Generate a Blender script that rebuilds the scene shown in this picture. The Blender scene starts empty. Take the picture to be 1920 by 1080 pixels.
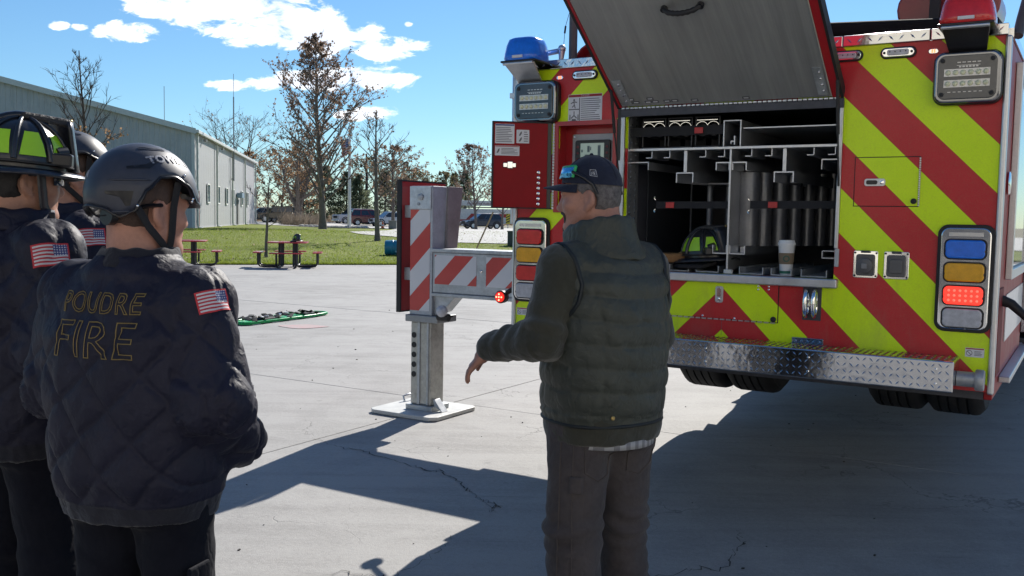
import bpy, bmesh, math, random
import numpy as np
from mathutils import Vector, Matrix, Euler
from mathutils.bvhtree import BVHTree
R = math.radians
scn = bpy.context.scene
COL = scn.collection
rng = random.Random(11)

# ------------------------------------------------------------------ camera
cam_d = bpy.data.cameras.new('camera')
cam = bpy.data.objects.new('camera', cam_d); COL.objects.link(cam)
cam_d.sensor_width = 36.0
cam_d.lens = 36.0 * 1780.0 / 1920.0
cam_d.clip_start = 0.05; cam_d.clip_end = 3000
cam.location = (0, 0, 1.58)
cam.rotation_euler = (Matrix.Rotation(R(90 - 4.2), 3, 'X') @ Matrix.Rotation(R(1.0), 3, 'Z')).to_euler()
scn.camera = cam

# ------------------------------------------------------------------ light
SUN_AZ, SUN_EL = 19.5, 33.5            # degrees right of +Y, above the horizon
sun_d = bpy.data.lights.new('sun', 'SUN'); sun_d.energy = 5.0; sun_d.angle = R(0.5); sun_d.color = (1.0, 0.95, 0.87)
sun = bpy.data.objects.new('sun', sun_d); COL.objects.link(sun)
sv = Vector((math.sin(R(SUN_AZ)) * math.cos(R(SUN_EL)), math.cos(R(SUN_AZ)) * math.cos(R(SUN_EL)), math.sin(R(SUN_EL))))
sun.rotation_euler = sv.to_track_quat('Z', 'Y').to_euler()
sun.location = (10, 30, 30)

scn.view_settings.view_transform = 'Standard'
scn.view_settings.look = 'None'
scn.view_settings.exposure = 0.66
scn.view_settings.gamma = 1.0
scn.view_settings.use_curve_mapping = False
try:
    scn.cycles.use_denoising = True
    scn.cycles.max_bounces = 8
    scn.cycles.sample_clamp_indirect = 6.0
except Exception:
    pass

# ------------------------------------------------------------------ node helpers
class NT:
    def __init__(s, tree): s.t = tree; s.n = tree.nodes; s.l = tree.links
    def node(s, typ, **kw):
        n = s.n.new(typ)
        for k, v in kw.items(): setattr(n, k, v)
        return n
    def put(s, sock, val):
        if val is None: return
        if hasattr(val, 'is_output') or isinstance(val, bpy.types.NodeSocket): s.l.new(val, sock)
        else:
            try: sock.default_value = val
            except Exception: sock.default_value = (*val, 1.0)
    def math(s, op, a, b=None, c=None, clamp=False):
        n = s.node('ShaderNodeMath', operation=op, use_clamp=clamp)
        s.put(n.inputs[0], a); s.put(n.inputs[1], b)
        if c is not None: s.put(n.inputs[2], c)
        return n.outputs[0]
    def mix(s, f, a, b, blend='MIX'):
        n = s.node('ShaderNodeMix', data_type='RGBA', blend_type=blend)
        s.put(n.inputs[0], f)
        s.put(n.inputs[6], (*a, 1) if isinstance(a, tuple) and len(a) == 3 else a)
        s.put(n.inputs[7], (*b, 1) if isinstance(b, tuple) and len(b) == 3 else b)
        return n.outputs[2]
    def noise(s, vec, scale, detail=4, rough=0.55, dist=0.0):
        n = s.node('ShaderNodeTexNoise'); s.put(n.inputs['Vector'], vec)
        n.inputs['Scale'].default_value = scale; n.inputs['Detail'].default_value = detail
        n.inputs['Roughness'].default_value = rough; n.inputs['Distortion'].default_value = dist
        return n.outputs['Fac']
    def ramp(s, fac, stops):
        n = s.node('ShaderNodeValToRGB'); s.put(n.inputs[0], fac)
        cr = n.color_ramp
        while len(cr.elements) < len(stops): cr.elements.new(0.5)
        for e, (p, c) in zip(cr.elements, stops):
            e.position = p; e.color = (*c, 1) if len(c) == 3 else c
        return n.outputs[0]
    def smooth(s, x, lo, hi):
        n = s.node('ShaderNodeMapRange', interpolation_type='SMOOTHSTEP')
        s.put(n.inputs[0], x); n.inputs[1].default_value = lo; n.inputs[2].default_value = hi
        return n.outputs[0]
    def mapping(s, vec, scale=(1, 1, 1), rot=(0, 0, 0), loc=(0, 0, 0)):
        n = s.node('ShaderNodeMapping'); s.put(n.inputs[0], vec)
        n.inputs['Scale'].default_value = scale; n.inputs['Rotation'].default_value = rot; n.inputs['Location'].default_value = loc
        return n.outputs[0]
    def coord(s, which='Object'):
        return s.node('ShaderNodeTexCoord').outputs[which]
    def sep(s, v):
        n = s.node('ShaderNodeSeparateXYZ'); s.put(n.inputs[0], v); return n.outputs
    def comb(s, x, y, z):
        n = s.node('ShaderNodeCombineXYZ'); s.put(n.inputs[0], x); s.put(n.inputs[1], y); s.put(n.inputs[2], z); return n.outputs[0]
    def bump(s, h, strength=0.3, dist=0.01, normal=None):
        n = s.node('ShaderNodeBump'); n.inputs['Strength'].default_value = strength; n.inputs['Distance'].default_value = dist
        s.put(n.inputs['Height'], h)
        if normal is not None: s.put(n.inputs['Normal'], normal)
        return n.outputs[0]

MATS = {}
def new_mat(name):
    m = bpy.data.materials.new(name); m.use_nodes = True
    m.node_tree.nodes.clear()
    t = NT(m.node_tree)
    out = t.node('ShaderNodeOutputMaterial'); b = t.node('ShaderNodeBsdfPrincipled')
    t.l.new(b.outputs[0], out.inputs[0])
    MATS[name] = m
    return m, t, b
def M(name, color=(0.5, 0.5, 0.5), rough=0.5, metal=0.0, var=0.12, scale=6.0, bump=0.0, bscale=60.0, bdist=0.002, spec=0.5,
      emit=None, estr=0.0, coat=0.0, trans=0.0, alpha=None, ior=1.45, dirt=None, sheen=0.0):
    """general procedural material: base colour varied by two noises, rough varied, optional fine relief"""
    if name in MATS: return MATS[name]
    m, t, b = new_mat(name)
    co = t.coord('Object')
    n1 = t.noise(co, scale, 5, 0.6); n2 = t.noise(co, scale * 7.3, 3, 0.6)
    f = t.math('MULTIPLY_ADD', n1, 0.7, t.math('MULTIPLY', n2, 0.3))
    lo = tuple(max(0, c * (1 - var * 1.6)) for c in color); hi = tuple(min(1, c * (1 + var * 1.6)) for c in color)
    c = t.ramp(f, [(0.3, lo), (0.7, hi)])
    if dirt:
        d = t.smooth(t.noise(co, scale * 0.6, 6, 0.7), 0.52, 0.72)
        c = t.mix(t.math('MULTIPLY', d, dirt[1]), c, dirt[0])
    t.put(b.inputs['Base Color'], c)
    t.put(b.inputs['Roughness'], t.math('MULTIPLY_ADD', t.math('SUBTRACT', n1, 0.5), 0.25, rough, clamp=True))
    b.inputs['Metallic'].default_value = metal
    b.inputs['Specular IOR Level'].default_value = spec
    b.inputs['Coat Weight'].default_value = coat
    b.inputs['Coat Roughness'].default_value = 0.06
    b.inputs['IOR'].default_value = ior
    b.inputs['Sheen Weight'].default_value = sheen
    if trans: b.inputs['Transmission Weight'].default_value = trans
    if emit:
        b.inputs['Emission Color'].default_value = (*emit, 1); b.inputs['Emission Strength'].default_value = estr
    if bump: t.put(b.inputs['Normal'], t.bump(t.noise(co, bscale, 4, 0.6), bump, bdist))
    return m

# ------------------------------------------------------------------ world: Nishita sky with fair-weather clouds
world = bpy.data.worlds.new('World'); scn.world = world; world.use_nodes = True
wt = NT(world.node_tree); wt.n.clear()
wout = wt.node('ShaderNodeOutputWorld'); wbg = wt.node('ShaderNodeBackground')
wt.l.new(wbg.outputs[0], wout.inputs[0])
sky = wt.node('ShaderNodeTexSky', sky_type='NISHITA'); sky.sun_disc = False
sky.sun_elevation = R(SUN_EL); sky.sun_rotation = R(SUN_AZ)
sky.altitude = 1500; sky.air_density = 1.3; sky.dust_density = 0.15; sky.ozone_density = 5.0
wbg.inputs[1].default_value = 0.070
gv = wt.coord('Generated'); gx, gy, gz = wt.sep(gv)
fy = wt.math('MAXIMUM', gy, 0.02)
TX = wt.math('DIVIDE', gx, fy); TZ = wt.math('DIVIDE', gz, fy)
cvec = wt.comb(wt.math('MULTIPLY', TX, 22), 3.0, wt.math('MULTIPLY', TZ, 52))
fb = wt.noise(cvec, 1.0, 8, 0.62, 0.3)
fb2 = wt.noise(cvec, 0.42, 5, 0.55, 0.2)
CL = [(-0.303, 0.212, 0.105, 0.026), (-0.360, 0.222, 0.070, 0.024), (-0.235, 0.196, 0.090, 0.020), (-0.195, 0.181, 0.092, 0.018), (-0.148, 0.174, 0.060, 0.013), (-0.320, 0.250, 0.10, 0.04),
      (-0.205, 0.139, 0.075, 0.0115), (-0.153, 0.143, 0.050, 0.015), (-0.248, 0.137, 0.040, 0.009), (-0.298, 0.133, 0.028, 0.007),
      (-0.145, 0.107, 0.028, 0.008), (-0.170, 0.104, 0.018, 0.006), (-0.402, 0.187, 0.036, 0.012), (-0.474, 0.191, 0.012, 0.005), (-0.452, 0.190, 0.010, 0.004),
      (-0.112, 0.198, 0.006, 0.004), (0.9, 0.5, 0.3, 0.06), (-0.9, 0.55, 0.35, 0.07), (0.1, 1.1, 0.4, 0.10), (-0.75, 0.30, 0.12, 0.03)]
acc = None
for (cx, cz, rx, rz) in CL:
    dx = wt.math('DIVIDE', wt.math('SUBTRACT', TX, cx), rx); dz = wt.math('DIVIDE', wt.math('SUBTRACT', TZ, cz), rz)
    g = wt.math('SUBTRACT', 1.0, wt.math('ADD', wt.math('MULTIPLY', dx, dx), wt.math('MULTIPLY', dz, dz)))
    acc = g if acc is None else wt.math('SMOOTH_MAX', acc, g, 0.25)
nz = wt.math('MULTIPLY_ADD', wt.math('SUBTRACT', fb, 0.5), 5.2, acc)
mask = wt.smooth(nz, 0.02, 0.75)
mask = wt.math('MULTIPLY', mask, wt.smooth(gy, 0.02, 0.12))
core = wt.smooth(wt.math('MULTIPLY_ADD', wt.math('SUBTRACT', fb2, 0.5), 2.2, acc), 0.35, 1.15)
ccol = wt.mix(core, (13.6, 13.8, 14.2), (9.6, 10.5, 12.4))
tint = wt.mix(1.0, sky.outputs[0], (0.80, 1.0, 1.10), 'MULTIPLY')
skyc = wt.mix(wt.math('MULTIPLY', mask, 0.93), tint, ccol)
wt.l.new(skyc, wbg.inputs[0])

# ------------------------------------------------------------------ mesh helpers
def tag(o, label=None, cat=None, group=None, kind=None):
    if label: o['label'] = label
    if cat: o['category'] = cat
    if group: o['group'] = group
    if kind: o['kind'] = kind
    return o
def empty(name, loc=(0, 0, 0), rz=0.0, label=None, cat=None, group=None):
    o = bpy.data.objects.new(name, None); COL.objects.link(o); o.empty_display_size = 0.1
    o.location = loc; o.rotation_euler = (0, 0, rz)
    return tag(o, label, cat, group)
def copy_tree(o, parent=None):
    c = o.copy(); COL.objects.link(c)
    if parent is not None: c.parent = parent
    for ch in list(o.children): copy_tree(ch, c)
    return c

class MB:
    def __init__(s): s.v = []; s.f = []; s.m = []
    def add(s, vs, fs, mi=0):
        o = len(s.v); s.v += [tuple(p) for p in vs]
        for f in fs: s.f.append(tuple(i + o for i in f)); s.m.append(mi)
        return s
    def box(s, c, d, rot=None, mi=0):
        x, y, z = d[0] / 2, d[1] / 2, d[2] / 2
        vs = [(-x, -y, -z), (x, -y, -z), (x, y, -z), (-x, y, -z), (-x, -y, z), (x, -y, z), (x, y, z), (-x, y, z)]
        if rot is not None:
            Rm = rot if isinstance(rot, Matrix) else Euler(rot).to_matrix()
            vs = [Rm @ Vector(v) for v in vs]
        vs = [(v[0] + c[0], v[1] + c[1], v[2] + c[2]) for v in vs]
        return s.add(vs, [(0, 3, 2, 1), (4, 5, 6, 7), (0, 1, 5, 4), (1, 2, 6, 5), (2, 3, 7, 6), (3, 0, 4, 7)], mi)
    def bx(s, x0, x1, y0, y1, z0, z1, mi=0):
        return s.box(((x0 + x1) / 2, (y0 + y1) / 2, (z0 + z1) / 2), (x1 - x0, y1 - y0, z1 - z0), None, mi)
    def hexa(s, p, mi=0):   # 8 points: bottom 4 ccw, top 4 ccw
        return s.add(p, [(0, 3, 2, 1), (4, 5, 6, 7), (0, 1, 5, 4), (1, 2, 6, 5), (2, 3, 7, 6), (3, 0, 4, 7)], mi)
    def tube(s, pts, r, n=8, cap=True, mi=0, flat=1.0, up=None):
        pts = [Vector(p) for p in pts]; k = len(pts)
        rs = r if isinstance(r, (list, tuple)) else [r] * k
        rings = []; prev = None
        for i, p in enumerate(pts):
            d = (pts[min(i + 1, k - 1)] - pts[max(i - 1, 0)])
            if d.length < 1e-9: d = Vector((0, 0, 1))
            d.normalize()
            if up is not None: a = Vector(up)
            elif prev is not None: a = prev
            else: a = Vector((0, 0, 1)) if abs(d.z) < 0.9 else Vector((1, 0, 0))
            x = a - d * a.dot(d)
            if x.length < 1e-6: x = d.orthogonal()
            x.normalize(); y = d.cross(x); prev = x
            rings.append([p + x * (math.cos(2 * math.pi * j / n) * rs[i] * flat) + y * (math.sin(2 * math.pi * j / n) * rs[i]) for j in range(n)])
        vs = [q for ring in rings for q in ring]; fs = []
        for i in range(k - 1):
            for j in range(n):
                j2 = (j + 1) % n; fs.append((i * n + j, i * n + j2, (i + 1) * n + j2, (i + 1) * n + j))
        if cap: fs.append(tuple(range(n - 1, -1, -1))); fs.append(tuple((k - 1) * n + j for j in range(n)))
        return s.add(vs, fs, mi)
    def lathe(s, prof, n=24, c=(0, 0, 0), mat=None, mi=0, sx=1.0, sy=1.0):
        vs = []; fs = []
        for (r, z) in prof:
            for j in range(n):
                a = 2 * math.pi * j / n; vs.append(Vector((r * math.cos(a) * sx, r * math.sin(a) * sy, z)))
        if mat is not None: vs = [mat @ v for v in vs]
        vs = [(v[0] + c[0], v[1] + c[1], v[2] + c[2]) for v in vs]
        for i in range(len(prof) - 1):
            for j in range(n):
                j2 = (j + 1) % n; fs.append((i * n + j, i * n + j2, (i + 1) * n + j2, (i + 1) * n + j))
        fs.append(tuple(range(n - 1, -1, -1))); fs.append(tuple((len(prof) - 1) * n + j for j in range(n)))
        return s.add(vs, fs, mi)
    def prism(s, poly, frame, h, mi=0):
        """poly 2-D ccw in the frame's xy, extruded 0..h along frame z; frame Matrix 4x4"""
        n = len(poly)
        vs = [frame @ Vector((x, y, 0)) for x, y in poly] + [frame @ Vector((x, y, h)) for x, y in poly]
        fs = [tuple(range(n - 1, -1, -1)), tuple(range(n, 2 * n))] + [(i, (i + 1) % n, n + (i + 1) % n, n + i) for i in range(n)]
        return s.add(vs, fs, mi)
    def sphere(s, c, r, n=12, m=8, mi=0):
        r = r if isinstance(r, (tuple, list)) else (r, r, r)
        vs = [(c[0], c[1], c[2] - r[2])]
        for i in range(1, m):
            t = math.pi * i / m - math.pi / 2
            for j in range(n):
                a = 2 * math.pi * j / n
                vs.append((c[0] + r[0] * math.cos(t) * math.cos(a), c[1] + r[1] * math.cos(t) * math.sin(a), c[2] + r[2] * math.sin(t)))
        vs.append((c[0], c[1], c[2] + r[2])); fs = []
        for j in range(n): fs.append((0, 1 + (j + 1) % n, 1 + j))
        for i in range(m - 2):
            for j in range(n):
                a = 1 + i * n + j; b = 1 + i * n + (j + 1) % n; fs.append((a, b, b + n, a + n))
        o = 1 + (m - 2) * n; top = len(vs) - 1
        for j in range(n): fs.append((o + j, o + (j + 1) % n, top))
        return s.add(vs, fs, mi)
    def build(s, name, mats, parent=None, loc=None, smooth=None, bevel=0.0, seg=2, rot=None):
        me = bpy.data.meshes.new(name)
        me.from_pydata([tuple(v) for v in s.v], [], s.f)
        mats = mats if isinstance(mats, (list, tuple)) else [mats]
        for m in mats: me.materials.append(m)
        if len(mats) > 1: me.polygons.foreach_set('material_index', s.m)
        me.update()
        if smooth is not None:
            me.polygons.foreach_set('use_smooth', [True] * len(me.polygons))
            try: me.set_sharp_from_angle(angle=R(smooth))
            except Exception: pass
        o = bpy.data.objects.new(name, me); COL.objects.link(o)
        if parent is not None: o.parent = parent
        if loc is not None: o.location = loc
        if rot is not None: o.rotation_euler = rot
        if bevel:
            b = o.modifiers.new('bevel', 'BEVEL'); b.width = bevel; b.segments = seg; b.limit_method = 'ANGLE'; b.angle_limit = R(40)
            b.harden_normals = False
        return o
def rrect(x0, x1, y0, y1, r, n=4):
    p = []
    for cx, cy, a0 in ((x1 - r, y1 - r, 0), (x0 + r, y1 - r, 90), (x0 + r, y0 + r, 180), (x1 - r, y0 + r, 270)):
        for i in range(n + 1):
            a = R(a0 + 90 * i / n); p.append((cx + r * math.cos(a), cy + r * math.sin(a)))
    return p
def frame_rear(x, s, z):      # plane facing -Y (rear of the truck): local x->x, y->z, normal -> -y
    return Matrix(((1, 0, 0, x), (0, 0, -1, s), (0, 1, 0, z), (0, 0, 0, 1)))
def plate_holes(us, zs, holes, y0, y1, mb=None, mi=0):
    """slab in the xz plane from y0 (rear) to y1 with rectangular holes (u0,u1,z0,z1); us, zs must contain the hole edges"""
    mb = mb or MB()
    us = sorted(set(us)); zs = sorted(set(zs)); nu, nz_ = len(us) - 1, len(zs) - 1
    def solid(i, k):
        if i < 0 or k < 0 or i >= nu or k >= nz_: return False
        cu, cz = (us[i] + us[i + 1]) / 2, (zs[k] + zs[k + 1]) / 2
        return not any(h[0] < cu < h[1] and h[2] < cz < h[3] for h in holes)
    for i in range(nu):
        for k in range(nz_):
            if not solid(i, k): continue
            a, b, c, d = us[i], us[i + 1], zs[k], zs[k + 1]
            mb.add([(a, y0, c), (b, y0, c), (b, y0, d), (a, y0, d)], [(0, 1, 2, 3)], mi)
            mb.add([(a, y1, c), (b, y1, c), (b, y1, d), (a, y1, d)], [(3, 2, 1, 0)], mi)
            if not solid(i - 1, k): mb.add([(a, y0, c), (a, y0, d), (a, y1, d), (a, y1, c)], [(0, 1, 2, 3)], mi)
            if not solid(i + 1, k): mb.add([(b, y0, c), (b, y1, c), (b, y1, d), (b, y0, d)], [(0, 1, 2, 3)], mi)
            if not solid(i, k - 1): mb.add([(a, y0, c), (a, y1, c), (b, y1, c), (b, y0, c)], [(0, 1, 2, 3)], mi)
            if not solid(i, k + 1): mb.add([(a, y0, d), (b, y0, d), (b, y1, d), (a, y1, d)], [(0, 1, 2, 3)], mi)
    return mb
def text_mesh(body, size, outline=None, depth=0.0005, spacing=1.0, shear=0.0, bold=0.0, maxlen=0.0):
    c = bpy.data.curves.new('text', 'FONT'); c.body = body; c.size = size; c.align_x = 'CENTER'; c.align_y = 'CENTER'
    c.space_character = spacing; c.shear = shear; c.resolution_u = 3
    if outline: c.fill_mode = 'NONE'; c.bevel_depth = outline; c.bevel_resolution = 0
    else: c.extrude = depth; c.offset = bold
    o = bpy.data.objects.new('text', c); COL.objects.link(o)
    dg = bpy.context.evaluated_depsgraph_get()
    me = bpy.data.meshes.new_from_object(o.evaluated_get(dg))
    if maxlen:
        bm = bmesh.new(); bm.from_mesh(me)
        for _ in range(3):
            es = [e for e in bm.edges if e.calc_length() > maxlen]
            if es: bmesh.ops.subdivide_edges(bm, edges=es, cuts=1, use_grid_fill=True)
        bm.to_mesh(me); bm.free()
    vs = np.empty(len(me.vertices) * 3); me.vertices.foreach_get('co', vs); vs = vs.reshape(-1, 3)
    fs = [tuple(p.vertices) for p in me.polygons]
    COL.objects.unlink(o); bpy.data.objects.remove(o); bpy.data.curves.remove(c); bpy.data.meshes.remove(me)
    return vs, fs
def sstep(x, a, b):
    t = min(1, max(0, (x - a) / (b - a))); return t * t * (3 - 2 * t)

# ================================================================== SETTING: ground, lawn, drive
YAW = R(31.48)
AX = Vector((math.cos(YAW), -math.sin(YAW), 0)); AY = Vector((math.sin(YAW), math.cos(YAW), 0))
def edge_y(x): return max(14.0, 32.1 + 0.33 * x)
def terr(x, y):
    t = y - edge_y(x)
    return 0.02 + 0.58 * sstep(t, 0.5, 27) - 0.28 * sstep(y, 70, 104) * sstep(x, -24, -15)

# concrete
m_conc, t, b = new_mat('concrete')
P = t.node('ShaderNodeNewGeometry').outputs['Position']
n1 = t.noise(P, 0.35, 6, 0.6, 0.4); n2 = t.noise(P, 2.2, 6, 0.65, 0.6); n3 = t.noise(P, 38, 4, 0.7); n4 = t.noise(P, 160, 2, 0.6)
streak = t.noise(t.mapping(P, (0.35, 5.0, 1), (0, 0, R(-58.5))), 1.0, 5, 0.6, 0.5)
f = t.math('ADD', t.math('MULTIPLY', n1, 0.34), t.math('ADD', t.math('MULTIPLY', n2, 0.26), t.math('ADD', t.math('MULTIPLY', n3, 0.22), t.math('ADD', t.math('MULTIPLY', n4, 0.14), t.math('MULTIPLY', streak, 0.24)))))
c = t.ramp(f, [(0.36, (0.145, 0.138, 0.13)), (0.5, (0.24, 0.232, 0.223)), (0.64, (0.335, 0.326, 0.314))])
spots = t.smooth(t.noise(P, 5.2, 3, 0.5), 0.70, 0.78)
c = t.mix(t.math('MULTIPLY', spots, 0.4), c, (0.13, 0.125, 0.12))
oil = t.smooth(t.noise(P, 0.8, 5, 0.65, 0.7), 0.64, 0.76)
c = t.mix(t.math('MULTIPLY', oil, 0.45), c, (0.16, 0.15, 0.14))
scuff = t.smooth(t.noise(t.mapping(P, (.5, 9, 1), (0, 0, R(24))), 1.0, 5, .65, 1.2), .60, .74)
c = t.mix(t.math('MULTIPLY', scuff, 0.35), c, (0.14, 0.135, 0.13))
vor = t.node('ShaderNodeTexVoronoi', feature='DISTANCE_TO_EDGE'); vor.inputs['Scale'].default_value = 0.7
wv = t.node('ShaderNodeVectorMath', operation='ADD')
nn = t.node('ShaderNodeTexNoise'); t.put(nn.inputs['Vector'], P); nn.inputs['Scale'].default_value = 3.0; nn.inputs['Detail'].default_value = 6
sc_ = t.node('ShaderNodeVectorMath', operation='SCALE'); t.l.new(nn.outputs['Color'], sc_.inputs[0]); sc_.inputs['Scale'].default_value = 0.7
t.l.new(P, wv.inputs[0]); t.l.new(sc_.outputs[0], wv.inputs[1]); t.l.new(wv.outputs[0], vor.inputs['Vector'])
crk = t.math('MULTIPLY', t.math('SUBTRACT', 1.0, t.smooth(vor.outputs['Distance'], 0.001, 0.0055)), t.smooth(t.noise(P, 0.55, 3, 0.5), 0.47, 0.6))
c = t.mix(t.math('MULTIPLY', crk, 0.6), c, (0.1, 0.097, 0.092))
ptch = t.smooth(t.node('ShaderNodeVectorMath', operation='LENGTH').outputs['Value'], 0, 1)
fk = t.noise(P, 210, 2, .6); fk2 = t.noise(P, 120, 2, .6)
c = t.mix(t.math('MULTIPLY', t.smooth(fk, .58, .70), .45), c, (.09, .085, .08))
c = t.mix(t.math('MULTIPLY', t.smooth(fk2, .60, .72), .40), c, (.46, .45, .43))
t.put(b.inputs['Base Color'], c)
b.inputs['Roughness'].default_value = 0.82; b.inputs['Specular IOR Level'].default_value = 0.35
hh = t.math('SUBTRACT', t.math('ADD', t.math('MULTIPLY', n3, 0.5), t.math('MULTIPLY', n4, 0.5)), t.math('MULTIPLY', crk, 0.8))
t.put(b.inputs['Normal'], t.bump(hh, 0.45, 0.006, t.bump(n2, 0.2, 0.03)))

m_soil = M('joint_dirt', (0.05, 0.045, 0.04), 0.95, var=0.3)
# lawn material
m_lawn, t, b = new_mat('lawn_green')
P = t.node('ShaderNodeNewGeometry').outputs['Position']
g1 = t.noise(P, 0.22, 5, 0.6, 0.3); g2 = t.noise(P, 2.5, 5, 0.7); g3 = t.noise(t.mapping(P, (9, 3, 9)), 3.0, 4, 0.7)
f = t.math('ADD', t.math('MULTIPLY', g1, 0.55), t.math('ADD', t.math('MULTIPLY', g2, 0.3), t.math('MULTIPLY', g3, 0.2)))
t.put(b.inputs['Base Color'], t.ramp(f, [(0.34, (0.075, 0.105, 0.010)), (0.5, (0.13, 0.165, 0.018)), (0.66, (0.20, 0.22, 0.045))]))
b.inputs['Roughness'].default_value = 0.9; b.inputs['Specular IOR Level'].default_value = 0.15
t.put(b.inputs['Normal'], t.bump(g3, 0.8, 0.05))
m_field = M('dry_field', (0.16, 0.14, 0.08), 0.95, var=0.25, scale=0.05)
m_drive = M('pale_pavement', (0.42, 0.41, 0.39), 0.85, var=0.12, scale=0.4, bump=0.3, bscale=20)

gr = MB().add([(-700, -300, -0.18), (700, -300, -0.18), (700, 1500, -0.18), (-700, 1500, -0.18)], [(0, 1, 2, 3)]).build('ground', m_field)
tag(gr, kind='structure')
bed = MB().add([(-60, -30, -0.035), (60, -30, -0.035), (60, 60, -0.035), (-60, 60, -0.035)], [(0, 1, 2, 3)]).build('concrete_apron', m_soil)
tag(bed, kind='structure')
S = 5.6; slab0 = None
for i in range(-5, 7):
    for j in range(-3, 7):
        p0, q0 = -4.615 + S * i, 6.6 + S * j
        ctr = AX * (p0 + S / 2) + AY * (q0 + S / 2)
        if ctr.y > edge_y(ctr.x) + 3.5 or abs(ctr.x) > 40: continue
        if slab0 is None:
            slab0 = MB().box((0, 0, -0.06), (S - 0.012, S - 0.012, 0.12)).build('concrete_slab', m_conc, bed, bevel=0.002, seg=1)
            o = slab0
        else:
            o = slab0.copy(); COL.objects.link(o)
        o.location = (ctr.x, ctr.y, -0.0005 - 0.002 * rng.random()); o.rotation_euler = (R(rng.uniform(-.01, .01)), R(rng.uniform(-.01, .01)), -YAW)

# long open crack that runs under the shadow of the outrigger
m_crack = M('crack_shadow', (0.045, 0.043, 0.04), 1.0)
def crack(pts, w, seed):
    r = random.Random(seed); P2 = []
    for (x0, y0), (x1, y1) in zip(pts[:-1], pts[1:]):
        for k in range(12):
            f = k / 12; P2.append((x0 + (x1 - x0) * f + r.gauss(0, .012), y0 + (y1 - y0) * f + r.gauss(0, .018)))
    P2.append(pts[-1]); vs = []; fs = []
    for i, (x, y) in enumerate(P2):
        a = P2[max(i - 1, 0)]; c = P2[min(i + 1, len(P2) - 1)]
        d = Vector((c[0] - a[0], c[1] - a[1])).normalized(); ww = w * r.uniform(.25, 1.2) * min(1, .2 + 3 * min(i, len(P2) - 1 - i) / len(P2))
        vs += [(x - d.y * ww, y + d.x * ww, 0.0035), (x + d.y * ww, y - d.x * ww, 0.0035)]
    for i in range(len(P2) - 1): fs.append((2 * i, 2 * i + 1, 2 * i + 3, 2 * i + 2))
    return MB().add(vs, fs).build('crack', m_crack, bed)
crack([(-1.40, 6.63), (-1.16, 6.40), (-.906, 6.235), (-.55, 5.854), (-.41, 5.80), (-.27, 5.52), (-.16, 5.25), (-.065, 5.01)], 0.0045, 3)
crack([(-.16, 5.25), (-.05, 5.12), (-.10, 5.0)], 0.004, 5)
crack([(0.42, 3.95), (0.8, 4.2), (1.0, 4.25), (1.15, 4.55), (1.2, 4.8)], 0.0035, 6)
crack([(-1.05, 3.9), (-.75, 4.1), (-.5, 4.05), (-.32, 4.4), (-.28, 4.62)], 0.0025, 7)
crack([(1.3, 3.1), (1.7, 3.3), (1.9, 3.75), (2.3, 3.9)], 0.0025, 8)
# little dark pebbles and crumbs on the slabs
pb = MB(); r = random.Random(4)
for k in range(110):
    y = r.uniform(3.6, 16); x = r.uniform(-.5, .42) * y
    s = r.uniform(.002, .0055) * (1 + y * .05)
    pb.box((x, y, s * .4), (s * 2.4, s * 1.3, s * .8), (r.uniform(-.3, .3), r.uniform(-.3, .3), r.uniform(0, 3)))
tag(pb.build('gravel_crumbs', M('crumb', (0.06, 0.055, 0.05), 0.9, var=.4)), kind='stuff')
# faint painted pink patch near the stretcher
m_pink, t, b = new_mat('faded_pink_paint')
co = t.coord('Object')
b.inputs['Roughness'].default_value = .85
t.put(b.inputs['Base Color'], t.ramp(t.noise(co, 6, 5, .7), [(.35, (.34, .31, .30)), (.65, (.42, .25, .25))]))
vs = [(math.cos(a) * (.34 + .05 * math.sin(3 * a)), math.sin(a) * (.22 + .04 * math.cos(4 * a)), 0) for a in [2 * math.pi * k / 28 for k in range(28)]]
pk = MB().add(vs, [tuple(range(28))]).build('paint_patch', m_pink, bed, loc=(-2.95, 13.35, .004))

# lawn as one draped sheet
nx, ny = 90, 90; vs = []; fs = []
for i in range(nx + 1):
    x = -80 + 150 * i / nx
    for j in range(ny + 1):
        y = edge_y(x) + (125 - edge_y(x)) * (j / ny) ** 1.6
        z = terr(x, y) + (0.035 * math.sin(x * .31 + y * .12) * sstep(y - edge_y(x), 2, 12))
        vs.append((x, y, z))
for i in range(nx):
    for j in range(ny):
        a = i * (ny + 1) + j; fs.append((a, a + ny + 1, a + ny + 2, a + 1))
mb = MB().add(vs, fs)
edge = [k * (ny + 1) for k in range(nx + 1)]
for k in range(nx):
    a, c = vs[edge[k]], vs[edge[k + 1]]
    mb.add([a, c, (c[0], c[1], -.1), (a[0], a[1], -.1)], [(0, 3, 2, 1)])
lawn = tag(mb.build('lawn', m_lawn, smooth=60), kind='structure')
def terr2(x, y): return terr(x, y) + (0.035 * math.sin(x * .31 + y * .12) * sstep(y - edge_y(x), 2, 12))

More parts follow.
